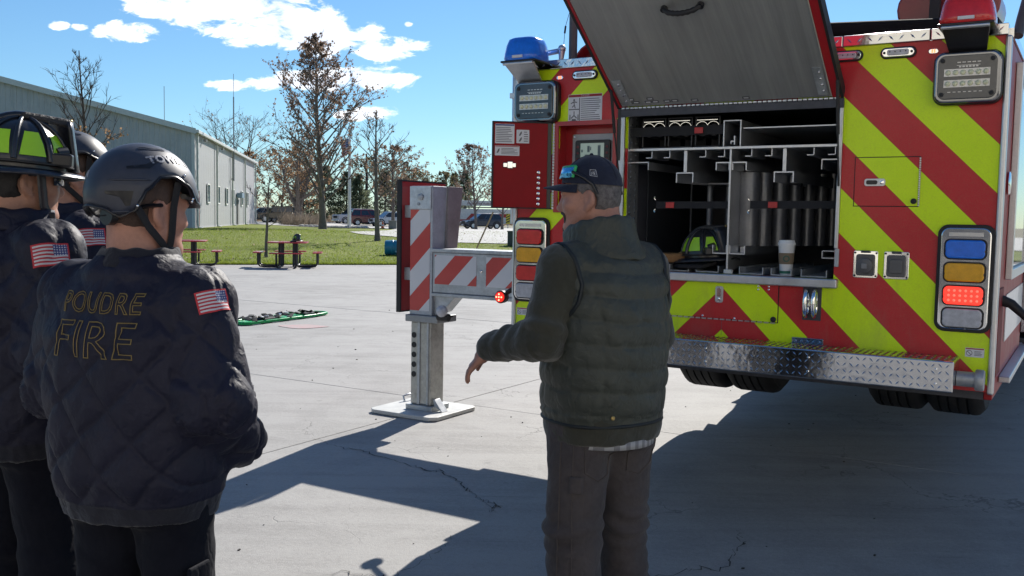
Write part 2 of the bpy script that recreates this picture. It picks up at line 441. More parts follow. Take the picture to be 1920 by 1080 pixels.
# grass blades: tufts along the edge and over the near lawn
r = random.Random(9); gv_, gf_ = [], []
def blade(x, y, h, w):
    z = terr2(x, y); a = r.uniform(0, 6.28); lx, ly = r.gauss(0, .4) * h, r.gauss(0, .4) * h
    dx, dy = math.cos(a) * w, math.sin(a) * w; o = len(gv_)
    gv_.extend([(x - dx, y - dy, z - .005), (x + dx, y + dy, z - .005), (x + lx, y + ly, z + h)]); gf_.append((o, o + 1, o + 2))
for k in range(70000):
    if k < 16000: x = r.uniform(-16, 4); y = edge_y(x) + abs(r.gauss(0, .18)); blade(x, y, r.uniform(.03, .075), .008)
    else:
        y0 = r.random() ** 1.7 * 34; x = r.uniform(-20, 8); y = edge_y(x) + y0; blade(x, y, r.uniform(.035, .08), .013)
gm, t, b = new_mat('grass_blade')
P = t.node('ShaderNodeNewGeometry').outputs['Position']
t.put(b.inputs['Base Color'], t.ramp(t.noise(P, 1.3, 4, .7), [(.3, (.08, .12, .012)), (.55, (.135, .18, .022)), (.75, (.22, .225, .06))]))
b.inputs['Roughness'].default_value = .6; b.inputs['Specular IOR Level'].default_value = .3
tr_ = t.node('ShaderNodeBsdfTranslucent'); tr_.inputs[0].default_value = (.24, .30, .04, 1); mx_ = t.node('ShaderNodeMixShader'); mx_.inputs[0].default_value = .45
t.l.new(b.outputs[0], mx_.inputs[1]); t.l.new(tr_.outputs[0], mx_.inputs[2]); t.l.new(mx_.outputs[0], [n for n in t.n if n.type == 'OUTPUT_MATERIAL'][0].inputs[0])
gb = MB(); gb.v, gb.f, gb.m = gv_, gf_, [0] * len(gf_)
tag(gb.build('grass', gm), kind='stuff')

# fallen leaves on the lawn
r = random.Random(77); lv, lf = [], []
for k in range(1500):
    x = r.uniform(-26, 6); y = edge_y(x) + r.random() ** 1.3 * 38; z = terr2(x, y) + .05; s = r.uniform(.03, .075); a = r.uniform(0, 6.28)
    u = Vector((math.cos(a), math.sin(a), r.uniform(-.3, .5))) * s; v = Vector((-math.sin(a), math.cos(a), r.uniform(-.3, .3))) * s * .6; o = len(lv); p = Vector((x, y, z))
    lv.extend([p - u, p - v, p + u, p + v]); lf.append((o, o + 1, o + 2, o + 3))
c = MB(); c.v = [tuple(q) for q in lv]; c.f = lf; c.m = [0] * len(lf); tag(c.build('fallen_leaves', M('dead_leaf', (.22, .14, .075), .8, var=.4)), kind='stuff')

# pale drive / parking area, draped just above the lawn
def left_x(y):
    pts = [(46.5, -3.4), (50, -6.0), (52, -8.4), (57, -9.9), (60, -9.6), (66, -8.6), (73, -8.9), (78, -12), (84, -17), (92, -30), (120, -34)]
    for (a, xa), (c, xc) in zip(pts[:-1], pts[1:]):
        if y <= c: return xa + (xc - xa) * (y - a) / (c - a)
    return pts[-1][1]
vs = []; fs = []; nyy = 60
for j in range(nyy + 1):
    y = 46.5 + (122 - 46.5) * j / nyy
    for i in range(31):
        x = left_x(y) + (66 - left_x(y)) * (i / 30) ** 1.4
        yy = max(y, edge_y(x) + 9 if x > 6 else y)
        vs.append((x, yy, terr2(x, yy) + .035))
for j in range(nyy):
    for i in range(30):
        a = j * 31 + i; fs.append((a, a + 1, a + 32, a + 31))
tag(MB().add(vs, fs).build('parking_drive', m_drive, smooth=60), kind='structure')
# low kerb of pale stones below the pines
r = random.Random(21); mb = MB()
for k in range(260):
    f = k / 259; x = -19.5 + f * 7 + r.uniform(-.3, .3); y = 88 - f * 8 + r.uniform(-.7, .7)
    s = r.uniform(.08, .22); mb.sphere((x, y, terr2(x, y) + s * .35), (s * 1.3, s, s * .7), 6, 4)
tag(mb.build('stone_border', M('pale_stone', (.42, .40, .37), .9, var=.3)), kind='stuff')
# ================================================================== metal building
m_wall = M('pale_metal_siding', (0.42, 0.418, 0.422), 0.55, 0.0, var=0.06, scale=0.7, dirt=((.24, .24, .24), .35))
m_trim = M('white_metal_trim', (0.52, 0.53, 0.52), 0.45, var=.05)
m_glass_dark = M('window_glass', (0.05, 0.09, 0.11), 0.06, var=.2, spec=.9)
m_pipe = M('downspout_metal', (0.52, 0.54, 0.50), .45, var=.06)
bld = empty('metal_warehouse', (-19.75, 59.0, 0.55), R(9.44), 'long pale green metal warehouse with ribbed walls and a shallow gable', 'building')
# local frame: +y along the long wall (away), -x along the gable
EAV, RDG, LEN, HALF = 6.05, 8.85, 36.0, 11.3
def panel(w, h0, h1, nrib=3, dp=.03):   # ribbed sheet in xz, facing -y, bottom 0
    pr = [0]; zs_ = []; xs = [0.0]; ys = [0.0]; p = w / nrib
    for k in range(nrib):
        c = (k + .5) * p
        for dx, dy in ((-.055, 0), (-.03, -dp), (.03, -dp), (.055, 0)): xs.append(c + dx); ys.append(dy)
    xs.append(w); ys.append(0.0); vs = []; fs = []
    for x, y in zip(xs, ys): h = h0 + (h1 - h0) * x / w; vs += [(x, y, 0), (x, y, h)]
    for i in range(len(xs) - 1): fs.append((2 * i, 2 * i + 2, 2 * i + 3, 2 * i + 1))
    return vs, fs
def gab(x): return EAV + (RDG - EAV) * (1 - abs(-HALF - x) / HALF) if x > -2 * HALF else EAV
w = 0.9417
for k in range(24):
    x0 = -w * (k + 1)
    vs, fs = panel(w - .012, gab(x0) - .12, gab(x0 + w) - .12)
    MB().add([(v[0] + x0, v[1], v[2]) for v in vs], fs).build('wall_panel', m_wall, bld)
vs, fs = panel(w - .012, EAV - .08, EAV - .08, 3, .008); pm = None
RZ90 = Matrix.Rotation(R(90), 3, 'Z')
for k in range(38):
    if pm is None: pm = MB().add(vs, fs).build('wall_panel', m_wall, bld); o = pm
    else: o = pm.copy(); COL.objects.link(o)
    o.location = (0, w * k, 0); o.rotation_euler = (0, 0, R(90))
# back and far walls, roof
mb = MB().bx(-22.5, -.1, LEN - .2, LEN - .05, 0, EAV - .1); mb.bx(-22.62, -22.5, 0, LEN, 0, EAV - .1); mb.bx(-22.4, -.12, .05, .15, 0, EAV - .2)
mb.build('inner_wall', m_wall, bld)
ov = .28
rf = MB()
for s in (1, -1):
    xa, xb = (-HALF, .12) if s == 1 else (-HALF, -2 * HALF - .12)
    rf.hexa([(xa, -ov, RDG), (xb, -ov, EAV), (xb, LEN + ov, EAV), (xa, LEN + ov, RDG), (xa, -ov, RDG + .1), (xb, -ov, EAV + .1), (xb, LEN + ov, EAV + .1), (xa, LEN + ov, RDG + .1)])
roof = rf.build('roof', m_trim, bld)
fa = MB()
for s in (1, -1):
    xa, xb = (-HALF, .16) if s == 1 else (-HALF, -2 * HALF - .16)
    fa.hexa([(xa, -ov - .05, RDG - .2), (xb, -ov - .05, EAV - .2), (xb, -ov - .005, EAV - .2), (xa, -ov - .005, RDG - .2), (xa, -ov - .05, RDG + .14), (xb, -ov - .05, EAV + .14), (xb, -ov - .005, EAV + .14), (xa, -ov - .005, RDG + .14)])
fa.build('gable_trim', m_trim, bld)
MB().bx(.13, .33, -ov, LEN + ov, EAV - .14, EAV + .07).build('gutter', m_trim, bld, bevel=.03)
MB().bx(-.14, .045, -.1, .06, 0, EAV - .1).build('corner_trim', m_trim, bld)
MB().bx(-.02, .12, -.02, LEN, -.2, .1).build('base_trim', M('footing', (.4, .4, .38), .9), bld)
for yy in (.35, 8.9, 17.6, 26.4, 35.5):
    mb = MB().bx(.08, .2, yy - .07, yy + .07, .25, EAV - .1); mb.tube([(.14, yy, .3), (.16, yy, .12), (.45, yy, .03)], .07, 8)
    mb.build('downspout', m_pipe, bld)
m_frame_w = M('white_window_frame', (.72, .73, .71), .5)
for yy in (5.3, 10.2, 14.6, 18.6, 24.6, 29.0):
    fr = MB(); fr.bx(.05, .1, yy - .55, yy - .47, 1.7, 3.0); fr.bx(.05, .1, yy + .47, yy + .55, 1.7, 3.0); fr.bx(.05, .1, yy - .47, yy + .47, 1.7, 1.78); fr.bx(.05, .1, yy - .47, yy + .47, 2.92, 3.0)
    wo = fr.build('window', m_frame_w, bld)
    MB().bx(.05, .065, yy - .47, yy + .47, 1.78, 2.92).build('pane', m_glass_dark, wo)
dr = MB().bx(.05, .1, 21.2, 22.2, 0, 2.2).build('door', M('grey_door', (.2, .2, .2), .6), bld)
MB().bx(.06, .5, 20.9, 22.5, 2.35, 2.75).build('door_canopy', M('blue_grey_canopy', (.2, .28, .36), .5), bld)
MB().tube([(.12, .75, 0), (.12, .75, 2.4)], .06, 8).build('red_standpipe', M('red_pipe_paint', (.35, .03, .03), .45), bld)
MB().tube([(.3, 17, 3.6), (.3, 17, 10.2)], .05, 6).tube([(.3, 17, 10.2), (.3, 17, 12.0)], .02, 5).bx(.1, .34, 16.95, 17.05, 3.7, 3.8).bx(.1, .34, 16.95, 17.05, 5.4, 5.5).build('antenna_mast', M('mast_grey', (.25, .26, .27), .5, .4), bld)
MB().tube([(-5.5, 20, 7.5), (-5.5, 20, 11.2)], .025, 5).build('roof_antenna', MATS['mast_grey'], bld)
for yy in (3.0, 11.0): MB().box((.22, yy, EAV - .35), (.2, .22, .14), bevel if False else None).build('wall_light', M('lamp_grey', (.3, .3, .3), .5), bld)
MB().box((.12, .5, 3.6), (.1, .2, .28)).build('alarm_box', MATS['lamp_grey'], bld)

# ---- tan building behind the photographer, mirrored in the bumper and chrome
m_tan = M('cream_metal_siding', (.62, .57, .48), .6, var=.06, scale=.5)
bb = empty('tan_building', (0, -13.5, 0), R(4), 'cream metal building with dark bay doors standing behind the photographer', 'building')
plate_holes([-34, -27, -22, -15, -10, -3, 2, 9, 14, 21, 34], [0, 4.3, 8.6], [(-27, -22, 0, 4.3), (-15, -10, 0, 4.3), (-3, 2, 0, 4.3), (9, 14, 0, 4.3)], 0, -.3).build('wall', m_tan, bb)
MB().bx(-34, 34, -14, -.31, 8.3, 8.6).build('roof', m_trim, bb)
for x_ in (-24.5, -12.5, -.5, 11.5): MB().bx(x_ - 2.5, x_ + 2.5, -.26, -.2, 0, 4.3).build('bay_door', M('dark_bay_door', (.05, .05, .055), .4), bb)

# ================================================================== trees
m_bark = M('bark', (0.085, 0.065, 0.055), 0.95, var=.3, scale=5, bump=.6, bscale=30, bdist=.01)
m_bark_g = M('grey_bark', (0.15, 0.125, 0.11), 0.95, var=.25, scale=5, bump=.5, bscale=30, bdist=.01)
def leaf_mat(name, stops):
    if name in MATS: return MATS[name]
    m, t, b = new_mat(name)
    P = t.node('ShaderNodeNewGeometry').outputs['Position']
    f = t.math('ADD', t.math('MULTIPLY', t.noise(P, .8, 4, .6), .5), t.math('MULTIPLY', t.noise(P, 9, 2, .5), .5))
    t.put(b.inputs['Base Color'], t.ramp(f, [(.3 + .4 * i / (len(stops) - 1), s) for i, s in enumerate(stops)]))
    b.inputs['Roughness'].default_value = .7; b.inputs['Specular IOR Level'].default_value = .3
    tr = t.node('ShaderNodeBsdfTranslucent'); mx = t.node('ShaderNodeMixShader'); mx.inputs[0].default_value = .5
    out = [n for n in t.n if n.type == 'OUTPUT_MATERIAL'][0]
    t.put(tr.inputs[0], t.ramp(f, [(.3, stops[0]), (.7, stops[-1])]))
    t.l.new(b.outputs[0], mx.inputs[1]); t.l.new(tr.outputs[0], mx.inputs[2]); t.l.new(mx.outputs[0], out.inputs[0])
    return m
L_rust = leaf_mat('rust_leaf', [(.13, .095, .08), (.21, .14, .11), (.33, .23, .165)])
L_orange = leaf_mat('orange_leaf', [(.20, .11, .06), (.31, .18, .095), (.40, .27, .16)])
L_brown = leaf_mat('brown_leaf', [(.16, .105, .08), (.25, .165, .115), (.34, .24, .16)])
L_pine = leaf_mat('pine_needle', [(.08, .105, .06), (.13, .16, .09), (.20, .22, .14)])
L_dull = leaf_mat('dull_olive_leaf', [(.07, .065, .03), (.12, .10, .05), (.18, .14, .07)])
def tree(name, label, x, y, H, W, seed, nleaf, lmat, lsize=.12, crown0=.25, trunk_r=None, bmat=None, fork=0, nprim=26, up=.62, group=None, low=0.0, wide_at=.35, leaf_lo=0.0, leaf_hi=1.0):
    r = random.Random(seed); z0 = terr2(x, y) - .05; bm_ = bmat or m_bark
    root = empty(name, (x, y, z0), 0, label, 'tree', group)
    tr = trunk_r or H * .016
    tb = MB(); bb = MB(); tips = []
    def wob(p, d, L, n, k):
        pts = [p.copy()]; d = d.normalized(); q = p.copy()
        for i in range(n):
            d = (d + Vector((r.gauss(0, k), r.gauss(0, k), r.gauss(.03, k * .6)))).normalized(); q = q + d * (L / n); pts.append(q.copy())
        return pts
    trunks = []
    if fork:
        base = wob(Vector((0, 0, 0)), Vector((r.gauss(0, .03), 0, 1)), H * .16, 3, .03)
        tb.tube(base, [tr * 1.25, tr, tr * .95, tr * .9], 9)
        for k in range(fork):
            a = 2 * math.pi * k / fork + r.uniform(-.4, .4)
            pts = wob(base[-1], Vector((math.cos(a) * .42, math.sin(a) * .42, 1)), H * .8, 9, .07)
            trunks.append((pts, tr * .62)); tb.tube(pts, [tr * .62 * (1 - .92 * i / 9) for i in range(10)], 7)
    else:
        pts = wob(Vector((0, 0, 0)), Vector((r.gauss(0, .02), r.gauss(0, .02), 1)), H, 14, .022)
        rr = [tr * (1.35 if i == 0 else 1) * (1 - .95 * i / 14) + .012 for i in range(15)]
        trunks.append((pts, tr)); tb.tube(pts, rr, 9)
    for pts, tr_ in trunks:
        n = nprim // len(trunks); L = len(pts) - 1
        for k in range(n):
            f = crown0 + (0.97 - crown0) * ((k + r.random() * .6) / n)
            i = min(int(f * L), L - 1); p = pts[i].lerp(pts[i + 1], f * L - i)
            a = k * 2.4 + r.uniform(-.5, .5)
            prof = math.sin(math.pi * min(1, max(.08, (f - crown0) / (1 - crown0) * (1 - wide_at) + wide_at))) if f > crown0 else .5
            bl = W * .5 * max(.16, prof) * r.uniform(.75, 1.15) / max(.35, math.sin(math.acos(min(.95, up))))
            bl *= .85
            d = Vector((math.cos(a), math.sin(a), up / max(.2, math.sqrt(1 - up * up)) * r.uniform(.7, 1.3)))
            bp = wob(p, d, bl, 6, .09); br = max(.008, tr_ * .38 * (1 - .75 * f))
            bb.tube(bp, [br * (1 - .85 * q / 6) + .004 for q in range(7)], 5, cap=False)
            for m_ in range(5):
                g = r.uniform(.25, .98); i2 = min(int(g * 6), 5); p2 = bp[i2].lerp(bp[i2 + 1], g * 6 - i2)
                d2 = (bp[i2 + 1] - bp[i2]).normalized() + Vector((r.gauss(0, .55), r.gauss(0, .55), r.gauss(.25, .35)))
                l2 = bl * r.uniform(.22, .45); sp = wob(p2, d2, l2, 4, .14)
                bb.tube(sp, [br * .36 * (1 - .7 * q / 4) + .004 for q in range(5)], 4, cap=False); 
                for m3 in range(4):
                    g3_ = r.uniform(.2, 1.0); i3 = min(int(g3_ * 4), 3); p3 = sp[i3].lerp(sp[i3 + 1], g3_ * 4 - i3)
                    d3 = (sp[i3 + 1] - sp[i3]).normalized() + Vector((r.gauss(0, .6), r.gauss(0, .6), r.gauss(.2, .4)))
                    tp = wob(p3, d3, l2 * r.uniform(.3, .6) + .05, 2, .15); bb.tube(tp, [.009, .007, .003], 3, cap=False)
                    tips.append(tp)
    tk = tb.build('trunk', bm_, root, smooth=50); bb.build('branches', bm_, tk)
    if nleaf:
        lv, lf = [], []
        tips2 = [tp for tp in tips if leaf_lo * H <= tp[-1].z <= leaf_hi * H] or tips
        for k in range(nleaf):
            tp = r.choice(tips2); p = tp[0].lerp(tp[-1], r.random() * 1.1) + Vector((r.gauss(0, .04), r.gauss(0, .04), r.gauss(-.02, .04)))
            s = lsize * r.choice((.45, .6, .8, 1.0, 1.0, 1.3)) * r.uniform(.8, 1.15)
            u = Vector((r.gauss(0, 1), r.gauss(0, 1), r.gauss(-.3, .8))).normalized(); v = u.orthogonal(); v.rotate(Matrix.Rotation(r.uniform(0, 6.28), 3, u)); v *= .36
            o = len(lv); lv.extend([p, p + (u * .5 + v) * s, p + u * s, p + (u * .5 - v) * s]); lf.append((o, o + 1, o + 2, o + 3))
        c = MB(); c.v = [tuple(q) for q in lv]; c.f = lf; c.m = [0] * len(lf); c.build('crown', lmat, root)
    return root
tree('maple_tree', 'tall tree holding rusty brown leaves, rising highest over the lawn', -13.6, 68, 13.6, 8.2, 5, 8500, L_rust, .16, .13, .24, m_bark_g, nprim=64, up=.70, wide_at=.42)
tree('spreading_tree', 'broad bare tree forking low beside the tan off-road car', -23.2, 102, 9.0, 9, 8, 2600, L_orange, .2, .16, .42, m_bark_g, fork=4, nprim=40, up=.5)
tree('young_tree', 'slender nearly bare young tree on the lawn right of the flagpole', -6.55, 46, 6.3, 3.4, 12, 300, L_brown, .09, .3, .12, m_bark_g, nprim=20, up=.68)
tree('sapling', 'thin leafless sapling behind the picnic table near the warehouse end', -8.7, 33.5, 2.9, 1.7, 15, 14, L_brown, .07, .35, .05, m_bark_g, nprim=11, up=.5)
tree('red_leaf_tree', 'small tree with red leaves low down in front of the warehouse gable', -18.3, 41.0, 8.1, 2.9, 17, 330, L_orange, .11, .34, .10, m_bark, nprim=26, up=.80, leaf_lo=.25, leaf_hi=.62)
tree('bare_tree', 'leafless grey tree showing above the warehouse eave', -34.5, 118, 14.5, 13, 23, 250, L_brown, .2, .3, .3, m_bark_g, fork=4, nprim=40, up=.55)
tree('rounded_tree', 'low brown leafed tree behind the slender young tree', -10.6, 84, 7.4, 6.6, 31, 2400, L_brown, .17, .18, .16, m_bark_g, nprim=34, up=.55, wide_at=.3)
tree('pinkish_tree', 'pinkish brown tree behind the dark parked car on the right', -3.9, 100, 9.0, 6.8, 37, 2400, L_rust, .18, .2, .15, m_bark_g, nprim=34, up=.66)
tree('roadside_tree', 'sparse tree half hidden by the open red control door', -1.2, 104, 6.2, 5.5, 39, 900, L_brown, .17, .25, .14, m_bark_g, nprim=22, up=.6)
bgt = [(-32.0, 114, 8.6, 8, 'orange brown tree behind the tan off-road car, nearest the warehouse', L_orange), (-28.6, 117, 8.0, 8, 'orange brown tree over the hood of the tan off-road car', L_orange), (-25.6, 115, 7.6, 7, 'orange brown tree between the tan off-road car and the spreading tree', L_orange),
       (-19.5, 128, 9.0, 9, 'thin grey brown tree behind the tall rusty tree', L_dull), (-15.5, 134, 9.2, 9, 'grey brown tree behind the flagpole', L_dull), (-12.6, 118, 7.2, 8, 'olive brown tree behind the red parked car', L_dull), (-8.8, 126, 7.4, 7, 'dull olive tree behind the white parked car', L_dull)]
for k, (x, y, h, wd, lab, lm) in enumerate(bgt):
    tree('background_tree', lab, x, y, h, wd, 50 + k, 2000, lm, .22, .08, .15, m_bark_g, nprim=28, up=.55, group='autumn trees behind the parked cars')
def pine(x, y, H, W, seed, label):
    r = random.Random(seed); z0 = terr2(x, y) - .1
    root = empty('pine_tree', (x, y, z0), 0, label, 'tree', 'pines behind the parked cars')
    MB().tube([(0, 0, 0), (0, 0, H * .97)], [.16, .03], 7).build('trunk', m_bark, root)
    lv, lf = [], []
    for k in range(260):
        f = r.random() ** .8; z = H * (.05 + .93 * f); rad = W * .5 * (1 - f) ** .75 * r.uniform(.55, 1.15) + .12; a = r.uniform(0, 6.28)
        for q in range(16):
            g = r.uniform(.25, 1.0); c = Vector((math.cos(a) * rad * g, math.sin(a) * rad * g, z + .25 * g - .1 * g * g + r.gauss(0, .1)))
            u = (Vector((math.cos(a + r.gauss(0, .7)), math.sin(a + r.gauss(0, .7)), r.gauss(.25, .5)))).normalized(); v = u.orthogonal().normalized()
            v.rotate(Matrix.Rotation(r.uniform(0, 6.28), 3, u)); s = r.uniform(.22, .5); o = len(lv)
            lv.extend([c - v * s * .16, c + u * s, c + v * s * .16]); lf.append((o, o + 1, o + 2))
    c = MB(); c.v = [tuple(q) for q in lv]; c.f = lf; c.m = [0] * len(lf); c.build('crown', L_pine, root)
for k, (x, y, h, wd, lab) in enumerate([(-21.6, 98, 5.2, 4.4, 'dull green pine left of the tall rusty tree trunk'), (-19.6, 99, 5.8, 4.6, 'dull green pine just right of the tall rusty tree trunk'), (-17.7, 101, 5.4, 4.6, 'dull green pine left of the flagpole'), (-15.7, 97, 5.0, 4.4, 'dull green pine right behind the flagpole'),
        (-14.0, 104, 5.8, 4.6, 'dull green pine over the white pickup cab'), (-12.0, 106, 5.4, 4.4, 'dull green pine over the red parked car'), (-9.9, 107, 5.2, 4.2, 'dull green pine over the white parked car'), (-7.9, 108, 5.0, 3.6, 'dull green pine beside the outrigger panel'), (-5.5, 108, 6.3, 3.6, 'pointed green pine left of the pinkish tree'), (-7.0, 112, 6.2, 2.6, 'narrow pine tip peeping over the outrigger top')]):
    pine(x * 1.25, y * 1.25, h * 1.25, wd * 1.3, 80 + k, lab)
# far hazy thicket
r = random.Random(5); lv, lf = [], []
for k in range(26000):
    x = r.uniform(-75, 60); y = 150 + r.uniform(0, 14); z = .3 + abs(r.gauss(0, 1)) * 1.6 * (.7 + .3 * math.sin(x * .4)); s = r.uniform(.2, .5)
    u = Vector((r.gauss(0, .4), r.gauss(0, .4), 1)).normalized(); v = u.orthogonal() * .1; o = len(lv); p = Vector((x, y, z))
    lv.extend([p - v * s, p + u * s * 1.6, p + v * s]); lf.append((o, o + 1, o + 2))
c = MB(); c.v = [tuple(q) for q in lv]; c.f = lf; c.m = [0] * len(lf); tag(c.build('far_thicket', L_brown), kind='stuff')
r = random.Random(6); lv, lf = [], []
for k in range(2400):
    x = r.uniform(-22.5, -17.9); y = 92 + (x + 21.5) * -.9 + r.gauss(0, .9); z = terr2(x, y) + abs(r.gauss(0, .35)); s = r.uniform(.15, .4)
    u = Vector((r.gauss(0, .5), r.gauss(0, .5), 1)).normalized(); v = u.orthogonal() * .07; o = len(lv); p = Vector((x, y, z))
    lv.extend([p - v * s, p + u * s * 1.8, p + v * s]); lf.append((o, o + 1, o + 2))
c = MB(); c.v = [tuple(q) for q in lv]; c.f = lf; c.m = [0] * len(lf); tag(c.build('dry_brush', leaf_mat('dry_stalk', [(.14, .11, .08), (.22, .18, .14), (.32, .27, .22)])), kind='stuff')

# ================================================================== FIRE TRUCK (local: x right across the rear, y forward, z up)
m_red = M('fire_red_paint', (0.36, 0.012, 0.018), 0.32, var=.06, scale=3, coat=.3)
m_red_shade = M('backlit_red_paint', (0.22, 0.010, 0.014), 0.35, var=.1, scale=4, coat=.4)  # fire red darkened for the roof gear, backlit shade put into the colour
m_alu = M('brushed_aluminium', (0.55, 0.56, 0.58), 0.36, .85, var=.08, scale=14, bump=.15, bscale=90)
m_chrome = M('chrome', (0.78, 0.79, 0.81), 0.10, 1.0, var=.03)
m_galv = M('galvanised_steel', (0.40, 0.42, 0.44), 0.5, .55, var=.2, scale=9, dirt=((.24, .23, .21), .5), bump=.15, bscale=50)
m_black = M('black_rubber', (0.016, 0.016, 0.018), 0.6, var=.2)
m_blackgl = M('black_plastic', (0.014, 0.014, 0.017), 0.32, var=.2)
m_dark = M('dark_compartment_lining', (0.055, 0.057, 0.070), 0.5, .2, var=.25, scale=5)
m_gun = M('gunmetal_tube', (0.17, 0.175, 0.19), 0.36, .6, var=.15, scale=8)
m_label = M('white_label', (0.62, 0.62, 0.64), 0.5, var=.03)
m_ink = M('label_ink', (0.12, 0.12, 0.13), 0.6)
m_strap = M('black_webbing', (0.013, 0.013, 0.016), 0.8, bump=.4, bscale=300)
m_buck = M('red_buckle', (0.42, 0.03, 0.03), 0.4)
m_lit_red = M('lit_red_lens', (0.6, 0.03, 0.02), 0.3, var=.2, scale=60, emit=(1.0, 0.05, 0.03), estr=.75)
m_lens_red = M('red_lens', (0.60, 0.02, 0.02), 0.12, var=.1, scale=30, coat=.5, bump=.3, bscale=220)
m_lens_blue = M('blue_lens', (0.01, 0.16, 0.72), 0.12, var=.1, scale=30, coat=.5, bump=.3, bscale=220)
m_lens_amb = M('amber_lens', (0.72, 0.36, 0.01), 0.15, var=.1, scale=30, coat=.5, bump=.3, bscale=220)
m_lens_clr = M('clear_lens', (0.42, 0.43, 0.47), 0.15, var=.15, scale=40, coat=.5, bump=.3, bscale=220)
m_led = M('led_dome', (0.62, 0.62, 0.42), 0.15, var=.1, coat=.5)
m_refl = M('led_reflector', (0.60, 0.58, 0.55), 0.25, .3)

def stripe_mat():
    m, t, b = new_mat('chevron_sheeting')
    co = t.coord('Object'); x, y, z = t.sep(co)
    c = t.math('ADD', t.math('ABSOLUTE', x), z)
    k = t.math('DIVIDE', t.math('SUBTRACT', c, 1.03 - 0.2145 * 4), 0.2145 * 2)
    fr = t.math('FRACT', k)
    odd = t.math('GREATER_THAN', fr, 0.5)
    edge = t.math('SUBTRACT', 1.0, t.smooth(t.math('MINIMUM', t.math('ABSOLUTE', t.math('SUBTRACT', fr, 0.5)), t.math('MINIMUM', fr, t.math('SUBTRACT', 1.0, fr))), 0.002, 0.006))
    n = t.noise(co, 3, 5, .6); n2 = t.noise(co, 25, 3, .6)
    f = t.math('ADD', t.math('MULTIPLY', n, .6), t.math('MULTIPLY', n2, .4))
    red = t.ramp(f, [(.3, (.47, .016, .022)), (.7, (.56, .024, .030))])
    yel = t.ramp(f, [(.3, (.60, .84, .003)), (.7, (.68, .90, .006))])
    c = t.mix(odd, red, yel)
    c = t.mix(t.math('MULTIPLY', edge, .55), c, (.2, .03, .02))
    hv = t.node('ShaderNodeTexVoronoi', feature='DISTANCE_TO_EDGE'); hv.inputs['Scale'].default_value = 95; t.put(hv.inputs['Vector'], co)
    c = t.mix(t.math('MULTIPLY', t.math('SUBTRACT', 1.0, t.smooth(hv.outputs['Distance'], .02, .10)), .10), c, (.25, .2, .1))
    film = t.smooth(t.math('ADD', t.noise(t.mapping(co, (3.0, 1, .7)), 2.2, 6, .7, .6), t.math('MULTIPLY', t.math('SUBTRACT', 1.25, z), .25)), .50, .78)
    c = t.mix(t.math('MULTIPLY', film, .22), c, (.20, .17, .13))
    chips = t.smooth(t.noise(co, 55, 3, .6), .74, .78)
    c = t.mix(t.math('MULTIPLY', chips, .35), c, (.16, .10, .07))
    t.put(b.inputs['Base Color'], c)
    b.inputs['Roughness'].default_value = .42; b.inputs['Specular IOR Level'].default_value = .3; b.inputs['Coat Weight'].default_value = .15; b.inputs['Coat Roughness'].default_value = .12
    # fine prismatic cell relief of the sheeting
    w = t.node('ShaderNodeTexVoronoi'); w.inputs['Scale'].default_value = 260; t.put(w.inputs['Vector'], co)
    t.put(b.inputs['Normal'], t.bump(t.math('ADD', w.outputs['Distance'], t.math('MULTIPLY', n, 6)), .06, .002))
    return m
m_chev = stripe_mat()
def beam_stripe(name, cu, cz, period=.30, du=1, lo=(0.62, 0.63, 0.66)):
    m, t, b = new_mat(name)
    co = t.coord('Object'); x, y, z = t.sep(co)
    c = t.math('SUBTRACT', t.math('MULTIPLY', z, cz), t.math('MULTIPLY', x, cu))
    fr = t.math('FRACT', t.math('ADD', t.math('DIVIDE', c, period), 20.0 + du))
    odd = t.math('GREATER_THAN', fr, .5)
    n = t.noise(co, 9, 5, .6)
    t.put(b.inputs['Base Color'], t.mix(odd, t.mix(n, (.42, .03, .025), (.55, .05, .04)), t.mix(n, tuple(v * .9 for v in lo), lo)))
    b.inputs['Roughness'].default_value = .4; b.inputs['Coat Weight'].default_value = .3
    return m

truck = empty('fire_truck', tuple(Vector((2.1455, 4.1994, 0)) - AX * 1.25), -YAW, 'red aerial fire truck with red and lime chevrons, rear compartment hatch raised', 'fire truck')
T = lambda mb, name, mat, **k: mb.build(name, mat, truck, **k)

# --- tread plate: base sheet with raised lozenges
m_tread = M('tread_plate', (0.56, 0.565, 0.58), 0.12, 1.0, var=.05, scale=4, bump=.22, bscale=5, bdist=.012)
def lozenges(mb, x0, x1, z0, z1, s, pitch=.0285, L=.0125, W_=.0034, h=.0018):
    nx_ = int((x1 - x0) / pitch); nz_ = max(1, int(round((z1 - z0) / pitch)))
    px_ = (x1 - x0) / nx_; pz = (z1 - z0) / nz_
    for i in range(nx_):
        for k in range(nz_):
            cx, cz = x0 + (i + .5) * px_, z0 + (k + .5) * pz
            a = R(45 if (i + k) % 2 else -45); ca, sa = math.cos(a), math.sin(a)
            q = [(cx + ca * l - sa * w, s, cz + sa * l + ca * w) for l, w in ((-L, 0), (0, -W_), (L, 0), (0, W_))]
            q += [(cx + ca * l, s - h, cz + sa * l) for l in (-L * .35, L * .35)]
            mb.add(q, [(0, 1, 4), (1, 5, 4), (1, 2, 5), (2, 3, 5), (3, 4, 5), (3, 0, 4)])
    return mb
bump_ = MB().bx(-1.12, 1.12, -.22, -.012, .855, .993)
bumper = T(bump_, 'rear_bumper', m_tread, bevel=.006)
tag(lozenges(MB(), -1.11, 1.11, .862, .986, -.2205).build('tread_pattern', m_tread, bumper), kind='stuff')
tpt = MB(); 
